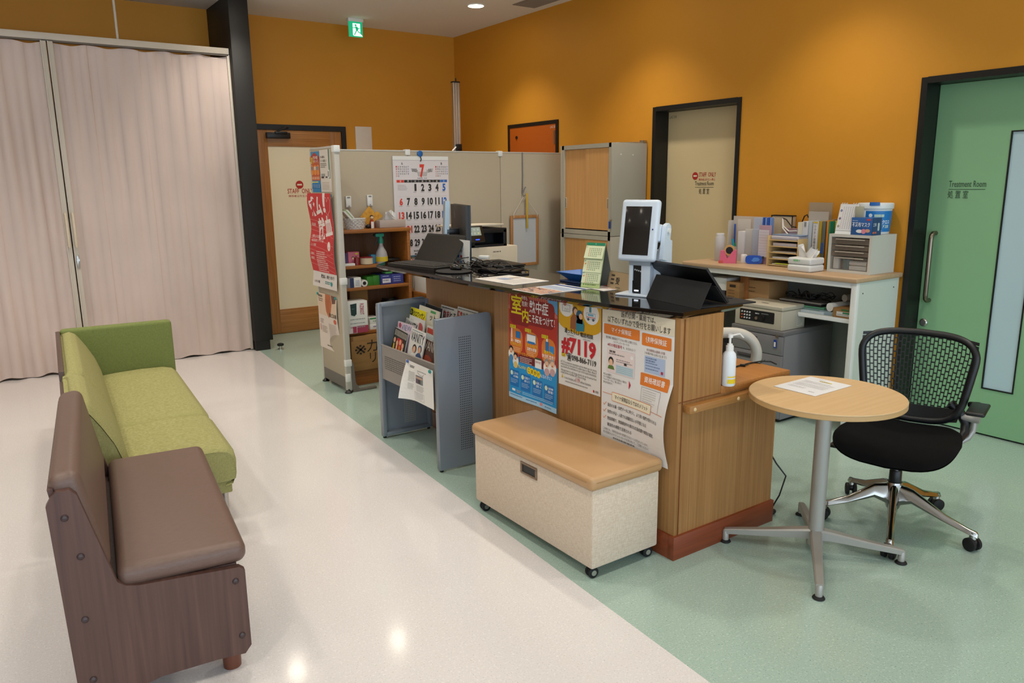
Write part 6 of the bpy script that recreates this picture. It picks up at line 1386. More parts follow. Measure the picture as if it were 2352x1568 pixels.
# five-star base
cst = [G(px, py, 0) for px, py in ((1951, 1132), (2148, 1169), (2231, 1263), (2040, 1280), (1889, 1190))]
for f_ in cst:
    f_ = Vector((f_.x, f_.y, 0)); d = (f_-HC).normalized(); s_ = Vector((-d.y, d.x, 0)); L = min(.345, (f_-HC).length)
    secs = []
    for t, z, hw, hh in ((.02, .150, .026, .048), (.08, .158, .020, .030), (L*.65, .105, .016, .016), (L-.02, .078, .015, .012), (L+.012, .072, .014, .012), (L+.018, .066, .010, .010)):
        c = HC+d*t+Vector((0, 0, z)); secs.append([c+s_*hw*a+Vector((0, 0, hh*b)) for a, b in ((-1, -.5), (-.5, -1), (.5, -1), (1, -.5), (.55, .8), (.25, 1), (-.25, 1), (-.55, .8))])
    lg = build(MB().ring(None, secs, M_pol).cyl(HC+d*L+Vector((0, 0, .05)), HC+d*L+Vector((0, 0, .08)), .015, M_pol, .012, 14), 'base_arm', ch)
    cpos = HC+d*L
    ORG[lg.name] = ORG[ch.name]
    q_ = MB(); a = Vector((cos(math.atan2(d.y, d.x)+1.2), sin(math.atan2(d.y, d.x)+1.2), 0)); r = .028
    for s__ in (-1, 1):
        c0 = Vector((cpos.x, cpos.y, r))+a*(s__*.008); c1 = c0+a*(s__*.014)
        q_.tube([c0, c0+a*(s__*.001), c1, c1+a*(s__*.003)], [r*.9, r, r, r*.8], M_rub, 22)
    q_.sphere((cpos.x, cpos.y, r+.010), .021, M_black, (1, 1, .9)).cyl((cpos.x, cpos.y, r), (cpos.x, cpos.y, .056), .008, M_black, n=10)
    build(q_, 'caster', lg)
build(MB().tube([HC+Vector((0, 0, z)) for z in (.085, .10, .19, .205)], [.026, .031, .033, .030], M_pol, 28), 'hub', ch)
build(MB().cyl(HC+Vector((0, 0, .05)), HC+Vector((0, 0, .09)), .018, M_black, n=16).tube([HC+Vector((0, 0, z)) for z in (.20, .21, .255, .26)], [.024, .026, .025, .022], M_black, 20), 'gas_spring_sleeve', ch)
build(MB().cyl(HC+Vector((0, 0, .25)), HC+Vector((0, 0, .33)), .013, M_chrome, n=16), 'gas_spring', ch)
build(lc().box(-.05, -.10, .315, .05, .12, .350, M_black, .012).tube([(-.05, -.02, .335), (-.19, -.05, .335), (-.24, -.05, .335)], .008, M_black, 8).box(-.265, -.075, .327, -.215, -.03, .343, M_black, .005), 'mechanism', ch)
# seat: rounded pad, waterfall front
def seatf(top):
    def f_(u, v):
        a = 2*PI*u; n_ = 4.6
        r_ = v
        x = .238*r_*math.copysign(abs(cos(a))**(2/n_), cos(a)); y = .225*r_*math.copysign(abs(sin(a))**(2/n_), sin(a))
        x *= 1-.10*max(0, y/.225)
        dish = .012*(1-(x/.24)**2)*-1+.018*(abs(x)/.24)**2
        wf2 = -.045*max(0, (-y-.08)/.145)**2
        up_ = .020*max(0, (y-.12)/.1)
        z = .420+dish+wf2+up_
        if top: z -= .016*max(0, (r_-.9)/.1)**2
        else: z = z-.030+.010*(r_**4)*-1+.018*max(0, (r_-.85)/.15)
        return (x, y-.015, z)
    return f_
build(lc().surf(seatf(True), 48, 14, M_blf, True), 'seat_pad', ch, sharp=70)
build(lc().surf(seatf(False), 48, 10, M_chb, True), 'seat_shell', ch, sharp=70)
# backrest surface
BH0, BH1 = .462, .812
def bk(s, t, off=0):
    """s -1..1 across, t 0..1 up"""
    z = BH0+(BH1-BH0)*t
    hw = .200+.048*math.sin(min(1, t*.9+.15)*PI/2)**1.5
    hw = .186+.046*min(1, t/.8)**.9
    x = s*hw
    y = .205+.065*t-.040*(x/.24)**2*1.1+off
    z += .014*(1-s*s)*max(0, t-.5)*2-.022*(1-s*s)*(max(0, .5-t))*2
    return (x, y-.0, z)
loop = [bk(-1+2*i/14, 1) for i in range(15)]+[bk(1, 1-i/12) for i in range(1, 12)]+[bk(1-2*i/14, 0) for i in range(15)]+[bk(-1, i/12) for i in range(1, 12)]
def rloop():
    out = []
    n = 64
    for i in range(n):
        a = 2*PI*i/n; k = 5.0
        s = math.copysign(abs(cos(a))**(2/k), cos(a)); t = .5+.5*math.copysign(abs(sin(a))**(2/k), sin(a)); out.append(bk(s, t))
    return out
lp2 = rloop(); rads = []
for p in lp2: rads.append((.013, .019 if p[2] > BH0+.05 else .022))
fr_ = lc().tube(lp2, [r_ for r_ in rads] and .0155, M_chb, 10, True)
# broad flanks and lower band
fr_.surf(lambda u, v: bk(-1+.09*u, .05+.9*v, -.004), 3, 14, M_chb).surf(lambda u, v: bk(1-.09*u, .05+.9*v, -.004), 3, 14, M_chb).surf(lambda u, v: bk(-1+2*u, .0+.17*v, -.004), 16, 4, M_chb).surf(lambda u, v: bk(-1+2*u, .96+.04*v, -.004), 16, 2, M_chb)
build(fr_, 'back_frame', ch, sharp=60, solid=0)
# slotted lattice: vertical ribs with staggered bridges
lat = lc(); NC = 27; s0, s1 = -.93, .93; t0, t1 = .15, .97; rw = (s1-s0)/NC
for i in range(NC+1):
    s = s0+i*rw
    a_ = []
    for j in range(11):
        t = t0+(t1-t0)*j/10
        p = Vector(bk(s, t)); p1_ = Vector(bk(s+.016, t)); e = (p1_-p)*.5
        a_.append([p-e+Vector((0, -.003, 0)), p+e+Vector((0, -.003, 0)), p+e+Vector((0, .003, 0)), p-e+Vector((0, .003, 0))])
    lat.ring(None, a_, M_chb)
    if i < NC:
        for j in range(10):
            t = t0+(t1-t0)*(j+(.25 if i % 2 else .75))/10
            p, q2_ = Vector(bk(s, t)), Vector(bk(s+rw, t)); u3 = Vector(bk(s, t+.014))-p
            lat.ring(None, [[p+Vector((0, -.0025, 0)), p+u3+Vector((0, -.0025, 0)), p+u3+Vector((0, .0025, 0)), p+Vector((0, .0025, 0))], [q2_+Vector((0, -.0025, 0)), q2_+u3+Vector((0, -.0025, 0)), q2_+u3+Vector((0, .0025, 0)), q2_+Vector((0, .0025, 0))]], M_chb)
build(lat, 'slotted_back_lattice', ch, kind='stuff', sharp=None)
# side supports, arms
for sx in (-1, 1):
    q_ = lc()
    pts = [(sx*.150, .205, .535), (sx*.190, .215, .500), (sx*.215, .215, .455), (sx*.218, .19, .415), (sx*.205, .13, .392)]
    q_.tube(pts, [.020, .020, .020, .018, .012], M_chb, 10)
    build(q_, 'back_upright', ch)
    q_ = lc().tube([(sx*.12, .10, .352), (sx*.185, .165, .360), (sx*.232, .205, .395), (sx*.247, .215, .430), (sx*.247, .215, .470)], [.011, .013, .013, .013, .013], M_slv, 12).tube([(sx*.200, .212, .482), (sx*.268, .206, .482)], .017, M_slv, 16)
    br_ = build(q_, 'arm_bracket', ch)
    q_ = lc().tube([(sx*.225, .20, .545), (sx*.262, .17, .556), (sx*.272, .13, .556)], [(.014, .012)]*3 and .013, M_chb, 10)
    q_.box(sx*.235, -.02, .553, sx*.305, .165, .570, M_chb, .008, 3)
    build(q_, 'armrest', ch)

# ================================================================ PALE CHAIR BEHIND THE COUNTER
M_bg = mat('beige_grey_shell', '#BDB7AB', .4)
kc = Vector((3.10, 2.55, 0)); pc_ = thing('staff_chair', 'beige office chair with an open rounded hoop back behind the low desk', 'office chair', kc)
a = GX(1700, 760, 3.0)
# hoop in a plane seen nearly face-on, axis direction along view's right
hr = _R.copy(); hr.z = 0; hr.normalize()
hp_ = GY(1680, 762, 2.42); cxh = GY(1668, 820, 2.42); rgt = GY(1754, 822, 2.42)
Rw = (rgt-cxh).length*.50; Ht = hp_.z-cxh.z
hoop = []
for i in range(33):
    a = PI*i/32; x = cos(a); z = sin(a)
    hoop.append(Vector((cxh.x, cxh.y, 0))+hr*(Rw*math.copysign(abs(x)**.8, x))+Vector((0, 0, cxh.z+Ht*abs(z)**.9)))
hoop = [hoop[0]-Vector((0, 0, .12))-hr*.03]+hoop+[hoop[-1]-Vector((0, 0, .12))+hr*.03]
build(MB().tube(hoop, .027, M_bg, 12, True, None), 'back_hoop', pc_, sharp=60)
kb = Vector((cxh.x, cxh.y, 0)); kfwd = Vector((-hr.y, hr.x, 0)); 
for sgn in (1,):
    build(MB().tube([kb+Vector((0, 0, .54)), kb+kfwd*.02+Vector((0, 0, .44)), kb+kfwd*.16+Vector((0, 0, .40))], .02, M_bg, 10), 'back_support', pc_)
sc2 = kb+kfwd*.24
build(MB().cbox((sc2.x, sc2.y, .40), .44, .42, .055, M_blf, .022, math.atan2(hr.y, hr.x)), 'seat', pc_)
build(MB().cyl((sc2.x, sc2.y, .10), (sc2.x, sc2.y, .40), .022, M_black), 'gas_spring', pc_)
for k in range(5):
    a = 2*PI*k/5+.4; e = sc2+Vector((.27*cos(a), .27*sin(a), 0))
    ar = build(MB().tube([(sc2.x, sc2.y, .11), (e.x, e.y, .065)], [.022, .013], M_bg, 8), 'base_arm', pc_); ORG[ar.name] = ORG[pc_.name]
    build(MB().tube([(e.x-.012, e.y, .027), (e.x+.012, e.y, .027)], .027, M_rub, 14).cyl((e.x, e.y, .03), (e.x, e.y, .066), .007, M_black, n=8), 'caster', ar)

# ================================================================ GREY DRAWER CABINET AND CASH BOX
M_gc = mat('grey_drawer_enamel', '#7C7A7C', .42, bump=(500, .03)); M_gct = mat('grey_cabinet_top', '#6E6B6B', .45)
gx, gy0, gy1, gh = 3.968, 2.803, 3.192, .585
gcx = thing('drawer_cabinet', 'dark grey metal drawer cabinet under the desk with a blue key tag', 'drawer cabinet', (gx+.26, (gy0+gy1)/2, 0))
build(MB().box(gx+.018, gy0, .02, gx+.52, gy1, gh-.028, M_gc, .002).box(gx+.03, gy0+.02, 0, gx+.5, gy1-.02, .02, M_black), 'body', gcx)
build(MB().box(gx-.002, gy0-.003, gh-.028, gx+.52, gy1+.003, gh, M_gct, .003), 'top', gcx)
for z0, z1 in ((.435, gh-.032), (.235, .431), (.03, .231)):
    dr = build(MB().box(gx, gy0+.003, z0, gx+.018, gy1-.003, z1, M_gc, .002), 'drawer', gcx)
    yh = gy1-.125; build(MB().box(gx-.002, yh-.075, z1-.052, gx+.003, yh+.075, z1-.022, mat('handle_dark', '#4A484A', .35), .002).box(gx-.004, yh-.065, z1-.044, gx-.001, yh+.06, z1-.036, mat('handle_darker', '#2A292B', .3), .001), 'handle', dr)
q = GX(1781, 788, gx-.004)
kt = build(MB().box(gx-.010, q.y-.011, q.z-.03, gx-.006, q.y+.011, q.z+.022, mat('blue_tag', '#1C3C8C', .4), .002).box(gx-.0108, q.y-.006, q.z-.022, gx-.0098, q.y+.006, q.z+.008, M_paper), 'key_tag', gcx, label='blue key tag with white paper')
build(MB().cyl((gx-.014, q.y-.012, gh-.030), (gx, q.y-.012, gh-.030), .009, M_chrome, n=14), 'lock', gcx)
cz0 = gh+.0005
cbx = thing('cash_box', 'beige metal cash box with black keypad panel on top of the grey drawer cabinet', 'cash box', (gx+.13, (gy0+gy1)/2, cz0))
M_cb = mat('cash_box_enamel', '#B9B19E', .38)
ky0, ky1 = gy0+.022, gy1-.010; kx0, kx1 = gx+.010, gx+.245
build(MB().box(kx0, ky0, cz0, kx1, ky1, cz0+.122, M_cb, .006, 3), 'body', cbx)
build(MB().box(kx0-.003, ky0-.003, cz0+.124, kx1+.002, ky1+.003, cz0+.150, M_cb, .006, 3).box(kx0+.06, (ky0+ky1)/2-.025, cz0+.1495, kx0+.075, (ky0+ky1)/2+.025, cz0+.1505, M_black), 'lid', cbx)
P = Print((kx0-.0005, ky1-.040, cz0+.108), (0, -1, 0), (0, 0, -1)); pw = ky1-ky0-.095
P.rrect(0, 0, pw, .072, .006, '#0E0E10', 1)
P.text(.115, .014, .010, 'TENKEY SAFE', '#D8D8D8', w=.035, l=3, bold=1) if False else P.dashes(.118, .016, .035, 1, .01, .006, '#D8D8D8', 2); P.dashes(.165, .014, .055, 1, .01, .004, '#8A8A8A', 2)
build(P, 'keypad_panel', cbx, sharp=None)
for r_ in range(3):
    for c_ in range(4):
        yk, zk = ky1-.040-.018-c_*.020, cz0+.108-.018-r_*.019
        build(MB().tube([(kx0-.001, yk, zk), (kx0-.006, yk, zk), (kx0-.0065, yk, zk)], [.0055, .005, .002], mat('key_orange', '#D8602A', .4) if (c_ == 0 and r_) else mat('key_white', '#D6D6D4', .4), 10), 'key_button', cbx)
build(MB().cyl((kx0-.001, ky1-.172, cz0+.06), (kx0-.010, ky1-.172, cz0+.06), .010, M_chrome, n=16), 'lock', cbx)
build(MB().tube([(kx0-.001, ky1-.212, cz0+.065), (kx0-.008, ky1-.212, cz0+.065), (kx0-.009, ky1-.212, cz0+.065)], [.020, .018, .008], M_black, 20), 'dial', cbx)
P = Print((kx0+.145, ky0-.0006, cz0+.100), (1, 0, 0), (0, 0, -1)); P.rect(0, 0, .07, .085, '#C6C0B0', 1); P.dashes(.006, .010, .055, 2, .008, .004, '#2A2A2A', 2); P.dashes(.008, .030, .05, 5, .010, .003, '#7A7A74', 2); build(P, 'side_label', cbx, sharp=None)

# ================================================================ DESK ALONG THE RIGHT WALL
M_dtop = mat('beige_wood_laminate', '#BFA07E', .42, vary=((60, 3, 60), '#B79674', .35, .65)); M_dw = mat('desk_white_enamel', '#CDD2C8', .4)
WZ = .94; WX0, WX1, WY0, WY1 = 4.100, 4.596, 2.430, 3.770
dk = thing('wall_desk', 'high white side desk with a beige wood top along the orange right wall', 'desk', (4.35, 3.1, 0))
build(MB().box(WX0, WY0, WZ-.030, WX1, WY1, WZ, M_dtop, .008, 3), 'desk_top', dk)
build(MB().box(WX0+.052, WY0+.012, .02, WX1-.02, WY0+.030, WZ-.030, M_dw), 'side_panel', dk); build(MB().box(WX0+.052, WY1-.030, .02, WX1-.02, WY1-.012, WZ-.03, M_dw), 'side_panel', dk)
for y in (WY0+.010, WY1-.045):
    build(MB().box(WX0+.018, y, 0, WX0+.052, y+.034, WZ-.030, M_white, .003), 'leg', dk)
build(MB().box(WX0+.020, WY0+.044, WZ-.062, WX0+.040, WY1-.045, WZ-.030, M_white, .002), 'apron', dk)
build(MB().box(WX1-.02, WY0+.03, .15, WX1-.006, WY1-.03, WZ-.03, mat('desk_back_panel', '#A9ADA6', .6)), 'back_panel', dk)
SZ = .690
build(MB().box(WX0+.045, WY0+.03, SZ-.018, WX1-.02, WY1-.03, SZ, M_dw, .001).box(WX0+.035, WY0+.034, SZ-.024, WX0+.045, WY1-.034, SZ+.002, M_white, .001), 'shelf', dk)
for x, z in ((4.19, .845), (4.52, .855)): build(MB().cyl((x, WY0+.010, z), (x, WY0+.013, z), .004, M_black, n=8), 'screw_hole', dk)
X_s = WX0+.05
gs = lambda px, py, X=X_s+.02: GX(px, py, X)
# under-desk items, from the far (left) end to the near (right) end
def ubox(name, lbl, cat, pl_, pr2, X, dep, z0, z1, m_, fn=None, group=None):
    y1, y0 = GX(pl_, 690, X).y, GX(pr2, 690, X).y
    t_ = thing(name, lbl, cat, (X+dep/2, (y0+y1)/2, z0), group)
    build(MB().box(X, y0, z0, X+dep, y1, z1, m_, .002), 'box_body', t_)
    if fn:
        P = Print((X-.0005, y1, z1), (0, -1, 0), (0, 0, -1)); fn(P, y1-y0, z1-z0); build(P, 'printed_face', t_, sharp=None)
ubox('small_carton', 'dark carton with white label and red stripe under the desk', 'box', 1634, 1664, X_s+.03, .18, SZ, SZ+.065, mat('dark_carton', '#3C3A40', .6), lambda P, w, h: (P.rect(w*.2, h*.15, w*.5, h*.5, '#D6D4D0', 1), P.rect(w*.2, h*.75, w*.55, h*.2, '#B0202C', 1)))
ubox('white_carton', 'white carton stacked on the dark carton under the desk', 'box', 1635, 1667, X_s+.03, .18, SZ+.066, SZ+.150, M_white)
ubox('brown_carton', 'small brown carton with dark printed lettering under the desk', 'box', 1667, 1697, X_s+.0, .2, SZ, SZ+.135, M_card, lambda P, w, h: (P.dashes(w*.25, h*.12, w*.5, 1, .01, .018, '#2A1E14', 1), P.dashes(w*.15, h*.4, w*.5, 3, .02, .004, '#5A4228', 1)))
ubox('brown_carton', 'tall orange-brown carton behind the small lettered carton under the desk', 'box', 1698, 1716, X_s+.05, .2, SZ, SZ+.175, mat('orange_carton', '#9A6230', .8))
ubox('brown_carton', 'pale brown carton with faint lettering beside the laptop pile under the desk', 'box', 1714, 1765, X_s+.06, .2, SZ, SZ+.155, mat('pale_carton', '#A98254', .8), lambda P, w, h: P.dashes(w*.1, h*.3, w*.3, 2, .025, .005, '#5A4228', 1))
# papers / laptop pile
y1, y0 = gs(1770, 690).y, gs(1885, 700).y
for k, (dz, th, mm, lb, dx) in enumerate(((0, .016, '#B9C4C8', 'pale blue folder at the bottom of the pile under the desk', .0), (.017, .010, '#6E8A84', 'grey-green folder in the pile under the desk', .02), (.028, .010, '#4E8A6A', 'green folder in the pile under the desk', .03))):
    build(MB().box(X_s+.01+dx, y0-.03+.01*k, SZ+dz, X_s+.30+dx, y1-.02*k, SZ+dz+th, col(mm), .001), 'folder', label=lb, cat='folder', group='folders under the desk')
ln_ = thing('silver_laptop', 'closed silver laptop on top of the folders under the desk', 'laptop', (X_s+.15, (y0+y1)/2, SZ+.0385))
build(MB().box(X_s+.04, y0+.01, SZ+.0385, X_s+.28, y1-.05, SZ+.052, M_black, .003), 'base', ln_); build(MB().box(X_s+.04, y0+.01, SZ+.053, X_s+.28, y1-.05, SZ+.062, mat('laptop_silver', '#8A8884', .35, metal=.5), .003), 'lid', ln_)
qm = MB(); rnd = random.Random(5)
for k in range(6):
    cx_, cy_ = X_s+.14+rnd.uniform(-.03, .05), (y0+y1)/2+rnd.uniform(-.12, .12); n = 20
    qm.tube([(cx_+.05*cos(2*PI*i/n+k), cy_+rnd.uniform(.06, .065)*sin(2*PI*i/n)*(1+.3*k/6), SZ+.068+.05*abs(sin(3*PI*i/n+k))*(k % 3)/2) for i in range(n)], .003, M_cab2, 6, True)
build(qm, 'cable_tangle', label='tangle of black cables on the silver laptop under the desk', cat='cables', kind='stuff')
build(MB().cbox((X_s+.19, (y0+y1)/2+.02, SZ+.064), .14, .12, .018, M_black, .006, .3), 'black_adapter', label='black adapter box among the cables on the silver laptop', cat='adapter')
yr = gs(1915, 690).y
pr2_ = thing('paper_roll', 'white paper roll lying under the near end of the desk', 'paper roll', (X_s+.15, yr, SZ+.03))
build(MB().cyl((X_s+.03, yr+.03, SZ+.050), (X_s+.36, yr-.03, SZ+.058), .026, M_white, n=20), 'roll', pr2_)
build(MB().cyl((X_s+.10, yr-.02, SZ+.105), (X_s+.36, yr-.08, SZ+.11), .022, mat('roll_grey', '#A5A39C', .6), n=20), 'paper_tube', label='grey paper tube stacked behind the white paper roll under the desk', cat='tube')
build(MB().box(X_s+.02, yr-.06, SZ+.001, X_s+.33, yr+.09, SZ+.022, col('#8FA3AC'), .001), 'folder', label='blue-grey folder under the white paper roll', cat='folder')
y1, y0 = GX(1895, 715, X_s-.01).y, GX(1958, 722, X_s-.01).y
fb = thing('flat_brown_box', 'flat brown box with green and white label under the desk', 'box', (X_s+.1, (y0+y1)/2, SZ))
build(MB().box(X_s-.008, max(y0, WY0+.05), SZ+.0025, X_s+.25, y1-.05, SZ+.058, M_card, .002), 'box_body', fb)
P = Print((X_s-.0088, y1-.06, SZ+.056), (0, -1, 0), (0, 0, -1)); P.rect(.015, .016, .11, .026, '#CFCBC4', 1).rect(.055, .018, .06, .010, '#2E7A4A', 2).rect(.045, 0, .05, .010, '#3A6A3A', 1); P.dashes(.02, .032, .09, 1, .01, .004, '#8A8A84', 2); build(P, 'label', fb, sharp=None)
quad = [(1845, 703), (1905, 712), (1895, 722), (1850, 716)]

# ---------------------------------------------------------------- ON THE DESK
D = lambda px, py: G(px, py, WZ+.0005)
DZ2 = WZ+.0005
q = D(1652, 598)
bt = thing('white_tube_bottle', 'tall white cylindrical bottle behind the pink tape dispenser', 'bottle', q)
build(MB().lathe(q, [(.001, 0), (.033, 0), (.035, .004), (.034, .165), (.030, .172)], mat('bottle_offwhite', '#BDB8B6', .45), 24), 'bottle', bt); build(MB().lathe(q, [(.029, .172), (.029, .190), (.026, .194), (.001, .195)], mat('cap_offwhite', '#C6C2C0', .4), 24), 'cap', bt)
a, b = D(1651, 604), D(1690, 605); U = (b-a).normalized(); w = (b-a).length; bv = Vector((-U.y, U.x, 0)); bv = -bv if bv.x < 0 else bv
td_ = thing('tape_dispenser', 'pink tape dispenser with a roll of tape on the desk', 'tape dispenser', (a+b)/2)
M_pk = mat('pink_plastic', '#D8627E', .4)
prf = [(0, 0), (w, 0), (w, .088), (w*.86, .092), (w*.72, .075), (w*.60, .048), (w*.48, .035), (w*.38, .060), (w*.30, .086), (w*.08, .086), (.004, .03)]
build(MB().prism(prf, a, U, (0, 0, 1), bv*.060, M_pk), 'body', td_)
cc = a+U*(w*.58)+bv*.03+Vector((0, 0, .088))
build(MB().tube([cc-bv*.014, cc+bv*.014], .036, mat('masking_tape', '#C69A5C', .6), 28), 'tape_roll', td_); build(MB().tube([cc-bv*.016, cc+bv*.016], .024, M_black, 20), 'core', td_)
build(MB().prism([(-.002, 0), (.028, 0), (.028, .018), (-.002, .018)], a-bv*.001, U, (0, 0, 1), bv*.062, mat('pink_red_foot', '#C4504A', .4)), 'foot', td_)
pq = D(1682, 598)+Vector((.05, .0, 0))
pn = thing('pen_cup', 'pen cup with scissors and pens behind the pink tape dispenser', 'pen cup', pq)
build(MB().lathe(pq, [(.001, 0), (.035, 0), (.037, .10), (.034, .10), (.032, .006), (.001, .006)], mat('clear_cup', '#A8A49C', .3), 20), 'cup', pn)
for k, (dx, dy, c_, lb, hh) in enumerate(((-.012, .02, '#2A9AB0', 'light blue scissors handle in the pen cup', .150), (.0, .016, '#2E9A3C', 'green pen in the pen cup', .120), (.01, -.006, '#141414', 'black pen in the pen cup', .145), (-.005, -.02, '#8A4A2A', 'brown pencil in the pen cup', .138))):
    build(MB().tube([(pq.x+dx*.5, pq.y+dy*.5, pq.z+.008), (pq.x+dx*1.6, pq.y+dy*1.6, pq.z+hh)], .005 if k else .008, col(c_), 8), 'pen' if k else 'scissors', label=lb, cat='pen' if k else 'scissors')
a, b = D(1711, 606), D(1750, 607); U = (b-a).normalized(); w = (b-a).length; bv = Vector((-U.y, U.x, 0)); bv = -bv if bv.x < 0 else bv
ct_ = thing('glue_tape', 'blue glue tape dispenser lying on the desk before the clear files', 'glue tape', (a+b)/2)
c0 = a+bv*.012
build(MB().add(*(lambda n: ([c0+U*(w*.5+w*.5*math.copysign(abs(cos(2*PI*i/n))**.5, cos(2*PI*i/n)))+Vector((0, 0, .029+.029*math.copysign(abs(sin(2*PI*i/n))**.6, sin(2*PI*i/n))))+bv*d for d in (0, .026) for i in range(n)], [tuple(range(n)), tuple(range(n, 2*n))]+[(i, (i+1) % n, n+(i+1) % n, n+i) for i in range(n)]))(28), mat('blue_gloss_plastic', '#1F4FB4', .25)), 'case', ct_)
build(MB().prism([(w*.35, .022), (w*.5, .015), (w*.8, .020), (w*.86, .032), (w*.75, .044), (w*.5, .044)], c0-bv*.001, U, (0, 0, 1), -bv*.002, mat('light_blue_window', '#4C86D8', .2)).cyl(c0+U*(w+.002)+Vector((0, 0, .045)), c0+U*(w+.002)+bv*.02+Vector((0, 0, .045)), .008, M_black), 'window', ct_)
q = D(1704, 603)+Vector((.02, 0, 0)); build(MB().lathe(q, [(.001, 0), (.022, 0), (.022, .05), (.018, .056), (.001, .057)], M_tis, 18), 'white_cup', label='small white cup left of the blue glue tape', cat='cup')
# upright files: x from mid desk to wall
M_clr = mat('clear_plastic', '#DCD6CE', .25, alpha=.55); M_clb = mat('bluish_clear_plastic', '#7F93BE', .3, alpha=.8)
Xf = 4.40
def upright(name, lbl, cat, pl_, pr2, ptop, X, th, m_, lean_=0, group='files standing on the desk', fn=None, par=None, dep=.02):
    """file with its broad face towards the room: left and right pixel, top pixel"""
    y1, y0 = GX(pl_, 560, X).y, GX(pr2, 560, X).y; zt = GX((pl_+pr2)/2, ptop, X).z
    t_ = thing(name, lbl, cat, (X, (y0+y1)/2, DZ2), group)
    M = Matrix.Translation((X, 0, DZ2)) @ Matrix.Rotation(rad(lean_), 4, 'Y')
    build(MB().box(0, y0, 0, th, y1, (zt-DZ2)/cos(rad(lean_)), m_, min(.002, th*.3), M=M), 'cover', t_)
    if fn:
        P = Print(M @ Vector((-.0006, y1, (zt-DZ2))), (0, -1, 0), (M.to_3x3() @ Vector((0, 0, -1)))); fn(P, y1-y0, zt-DZ2); build(P, 'label', t_, sharp=None)
    return t_
fh = thing('file_holder', 'frosted clear magazine file standing at the far end of the desk', 'file holder', (4.5, 3.45, DZ2))
a, b = GX(1683, 560, 4.50).y, GX(1775, 560, 4.50).y; zt = GX(1730, 497, 4.5).z
build(MB().box(4.498, b, DZ2, 4.502, a, zt, M_clr).box(4.44, a-.003, DZ2, 4.502, a, zt-.03, M_clr).box(4.44, b, DZ2, 4.502, a, DZ2+.003, M_clr), 'holder_walls', fh)
upright('clear_folder', 'clear folder with a blue spine strip at the far left of the files', 'folder', 1684, 1687.5, 514, 4.47, .006, mat('blue_strip', '#2A50A0', .4))
upright('clear_folder', 'frosted clear folder behind the white binder on the desk', 'folder', 1692, 1722, 503, 4.485, .004, M_clr)
upright('white_binder', 'narrow white binder standing among the clear files', 'binder', 1694, 1709, 531, Xf, .16, mat('binder_white', '#C8C6C8', .5))
upright('clear_folder', 'frosted file case leaning right of the white binder', 'folder', 1710, 1727, 526, Xf+.01, .12, M_clr)
upright('clear_folder', 'pale blue folders packed upright before the blue ones', 'folder', 1727, 1741, 526, Xf+.01, .12, mat('pale_blue_files', '#B4BACB', .4, alpha=.8))
upright('blue_folder', 'tall pale blue folder, the left of the blue folders on the desk', 'folder', 1728, 1749, 500, 4.46, .03, mat('pale_blue_files', '#B4BACB', .4))
for k in range(4):
    upright('blue_folder', 'bright blue folder, number one to four from the left beside the bag'.replace('number one to four', ('first', 'second', 'third', 'fourth')[k]), 'folder', 1749+k*5.4, 1749+k*5.4+3.4, 499+k % 2, 4.45, .03, mat('bright_blue_files', '#2450A8', .4) if k % 2 == 0 else mat('mid_blue_files', '#6E8CC4', .4))
def pinklab(P, w, h):
    P.rect(w*.0, h*.12, w*.85, h*.70, '#CFC6CC', 1)
    for k in range(9): P.rect(w*.02, h*(.18+.07*k), w*.8, .0014, '#B0A0AE', 2)
upright('mauve_file_case', 'mauve magazine file with ruled white label in the middle of the desk', 'file case', 1742, 1770, 517, 4.36, .004, mat('mauve_card', '#AC8A96', .6), fn=pinklab)
a, b = GX(1770, 560, 4.36).y, GX(1832, 560, 4.42).y
mv = thing('mauve_file_case', 'mauve magazine file behind the letter trays on the desk', 'file case', (4.46, (a+b)/2, DZ2)); zt = GX(1800, 520, 4.5).z
build(MB().box(4.50, b, DZ2, 4.52, a, zt-.01, mat('mauve_card2', '#A4828A', .6)), 'walls', mv)
# paper bag with black rim
a, b = GX(1773, 500, 4.56).y, GX(1822, 500, 4.56).y; zt = GX(1798, 494, 4.56).z
bg = thing('paper_bag', 'cream paper bag with black rim and cord handles', 'bag', (4.57, (a+b)/2, DZ2))
build(MB().box(4.555, b, DZ2, 4.59, a, zt, mat('cream_paper', '#C9B79C', .7)), 'bag_body', bg)
build(MB().box(4.552, b-.002, zt-.007, 4.592, a+.002, zt, M_black).box(4.553, a-.006, zt-.20, 4.556, a, zt, M_black).box(4.553, b, zt-.20, 4.556, b+.006, zt, M_black), 'black_rim', bg)
h1, h2 = GX(1797, 504, 4.50), GX(1832, 543, 4.44)
M_crd = mat('white_cord', '#D9D5D0', .7)
build(MB().tube([GX(1798, 502, 4.53), GX(1800, 520, 4.50), GX(1812, 531, 4.45), GX(1830, 530, 4.42)], .0045, M_crd, 8).tube([GX(1798, 502, 4.53), GX(1798, 524, 4.48), GX(1812, 541, 4.40), GX(1833, 546, 4.36)], .0045, M_crd, 8).tube([GX(1798, 501, 4.54), GX(1806, 504, 4.50), GX(1818, 520, 4.46), GX(1828, 522, 4.44)], .004, M_black, 8), 'cord_handle', bg)
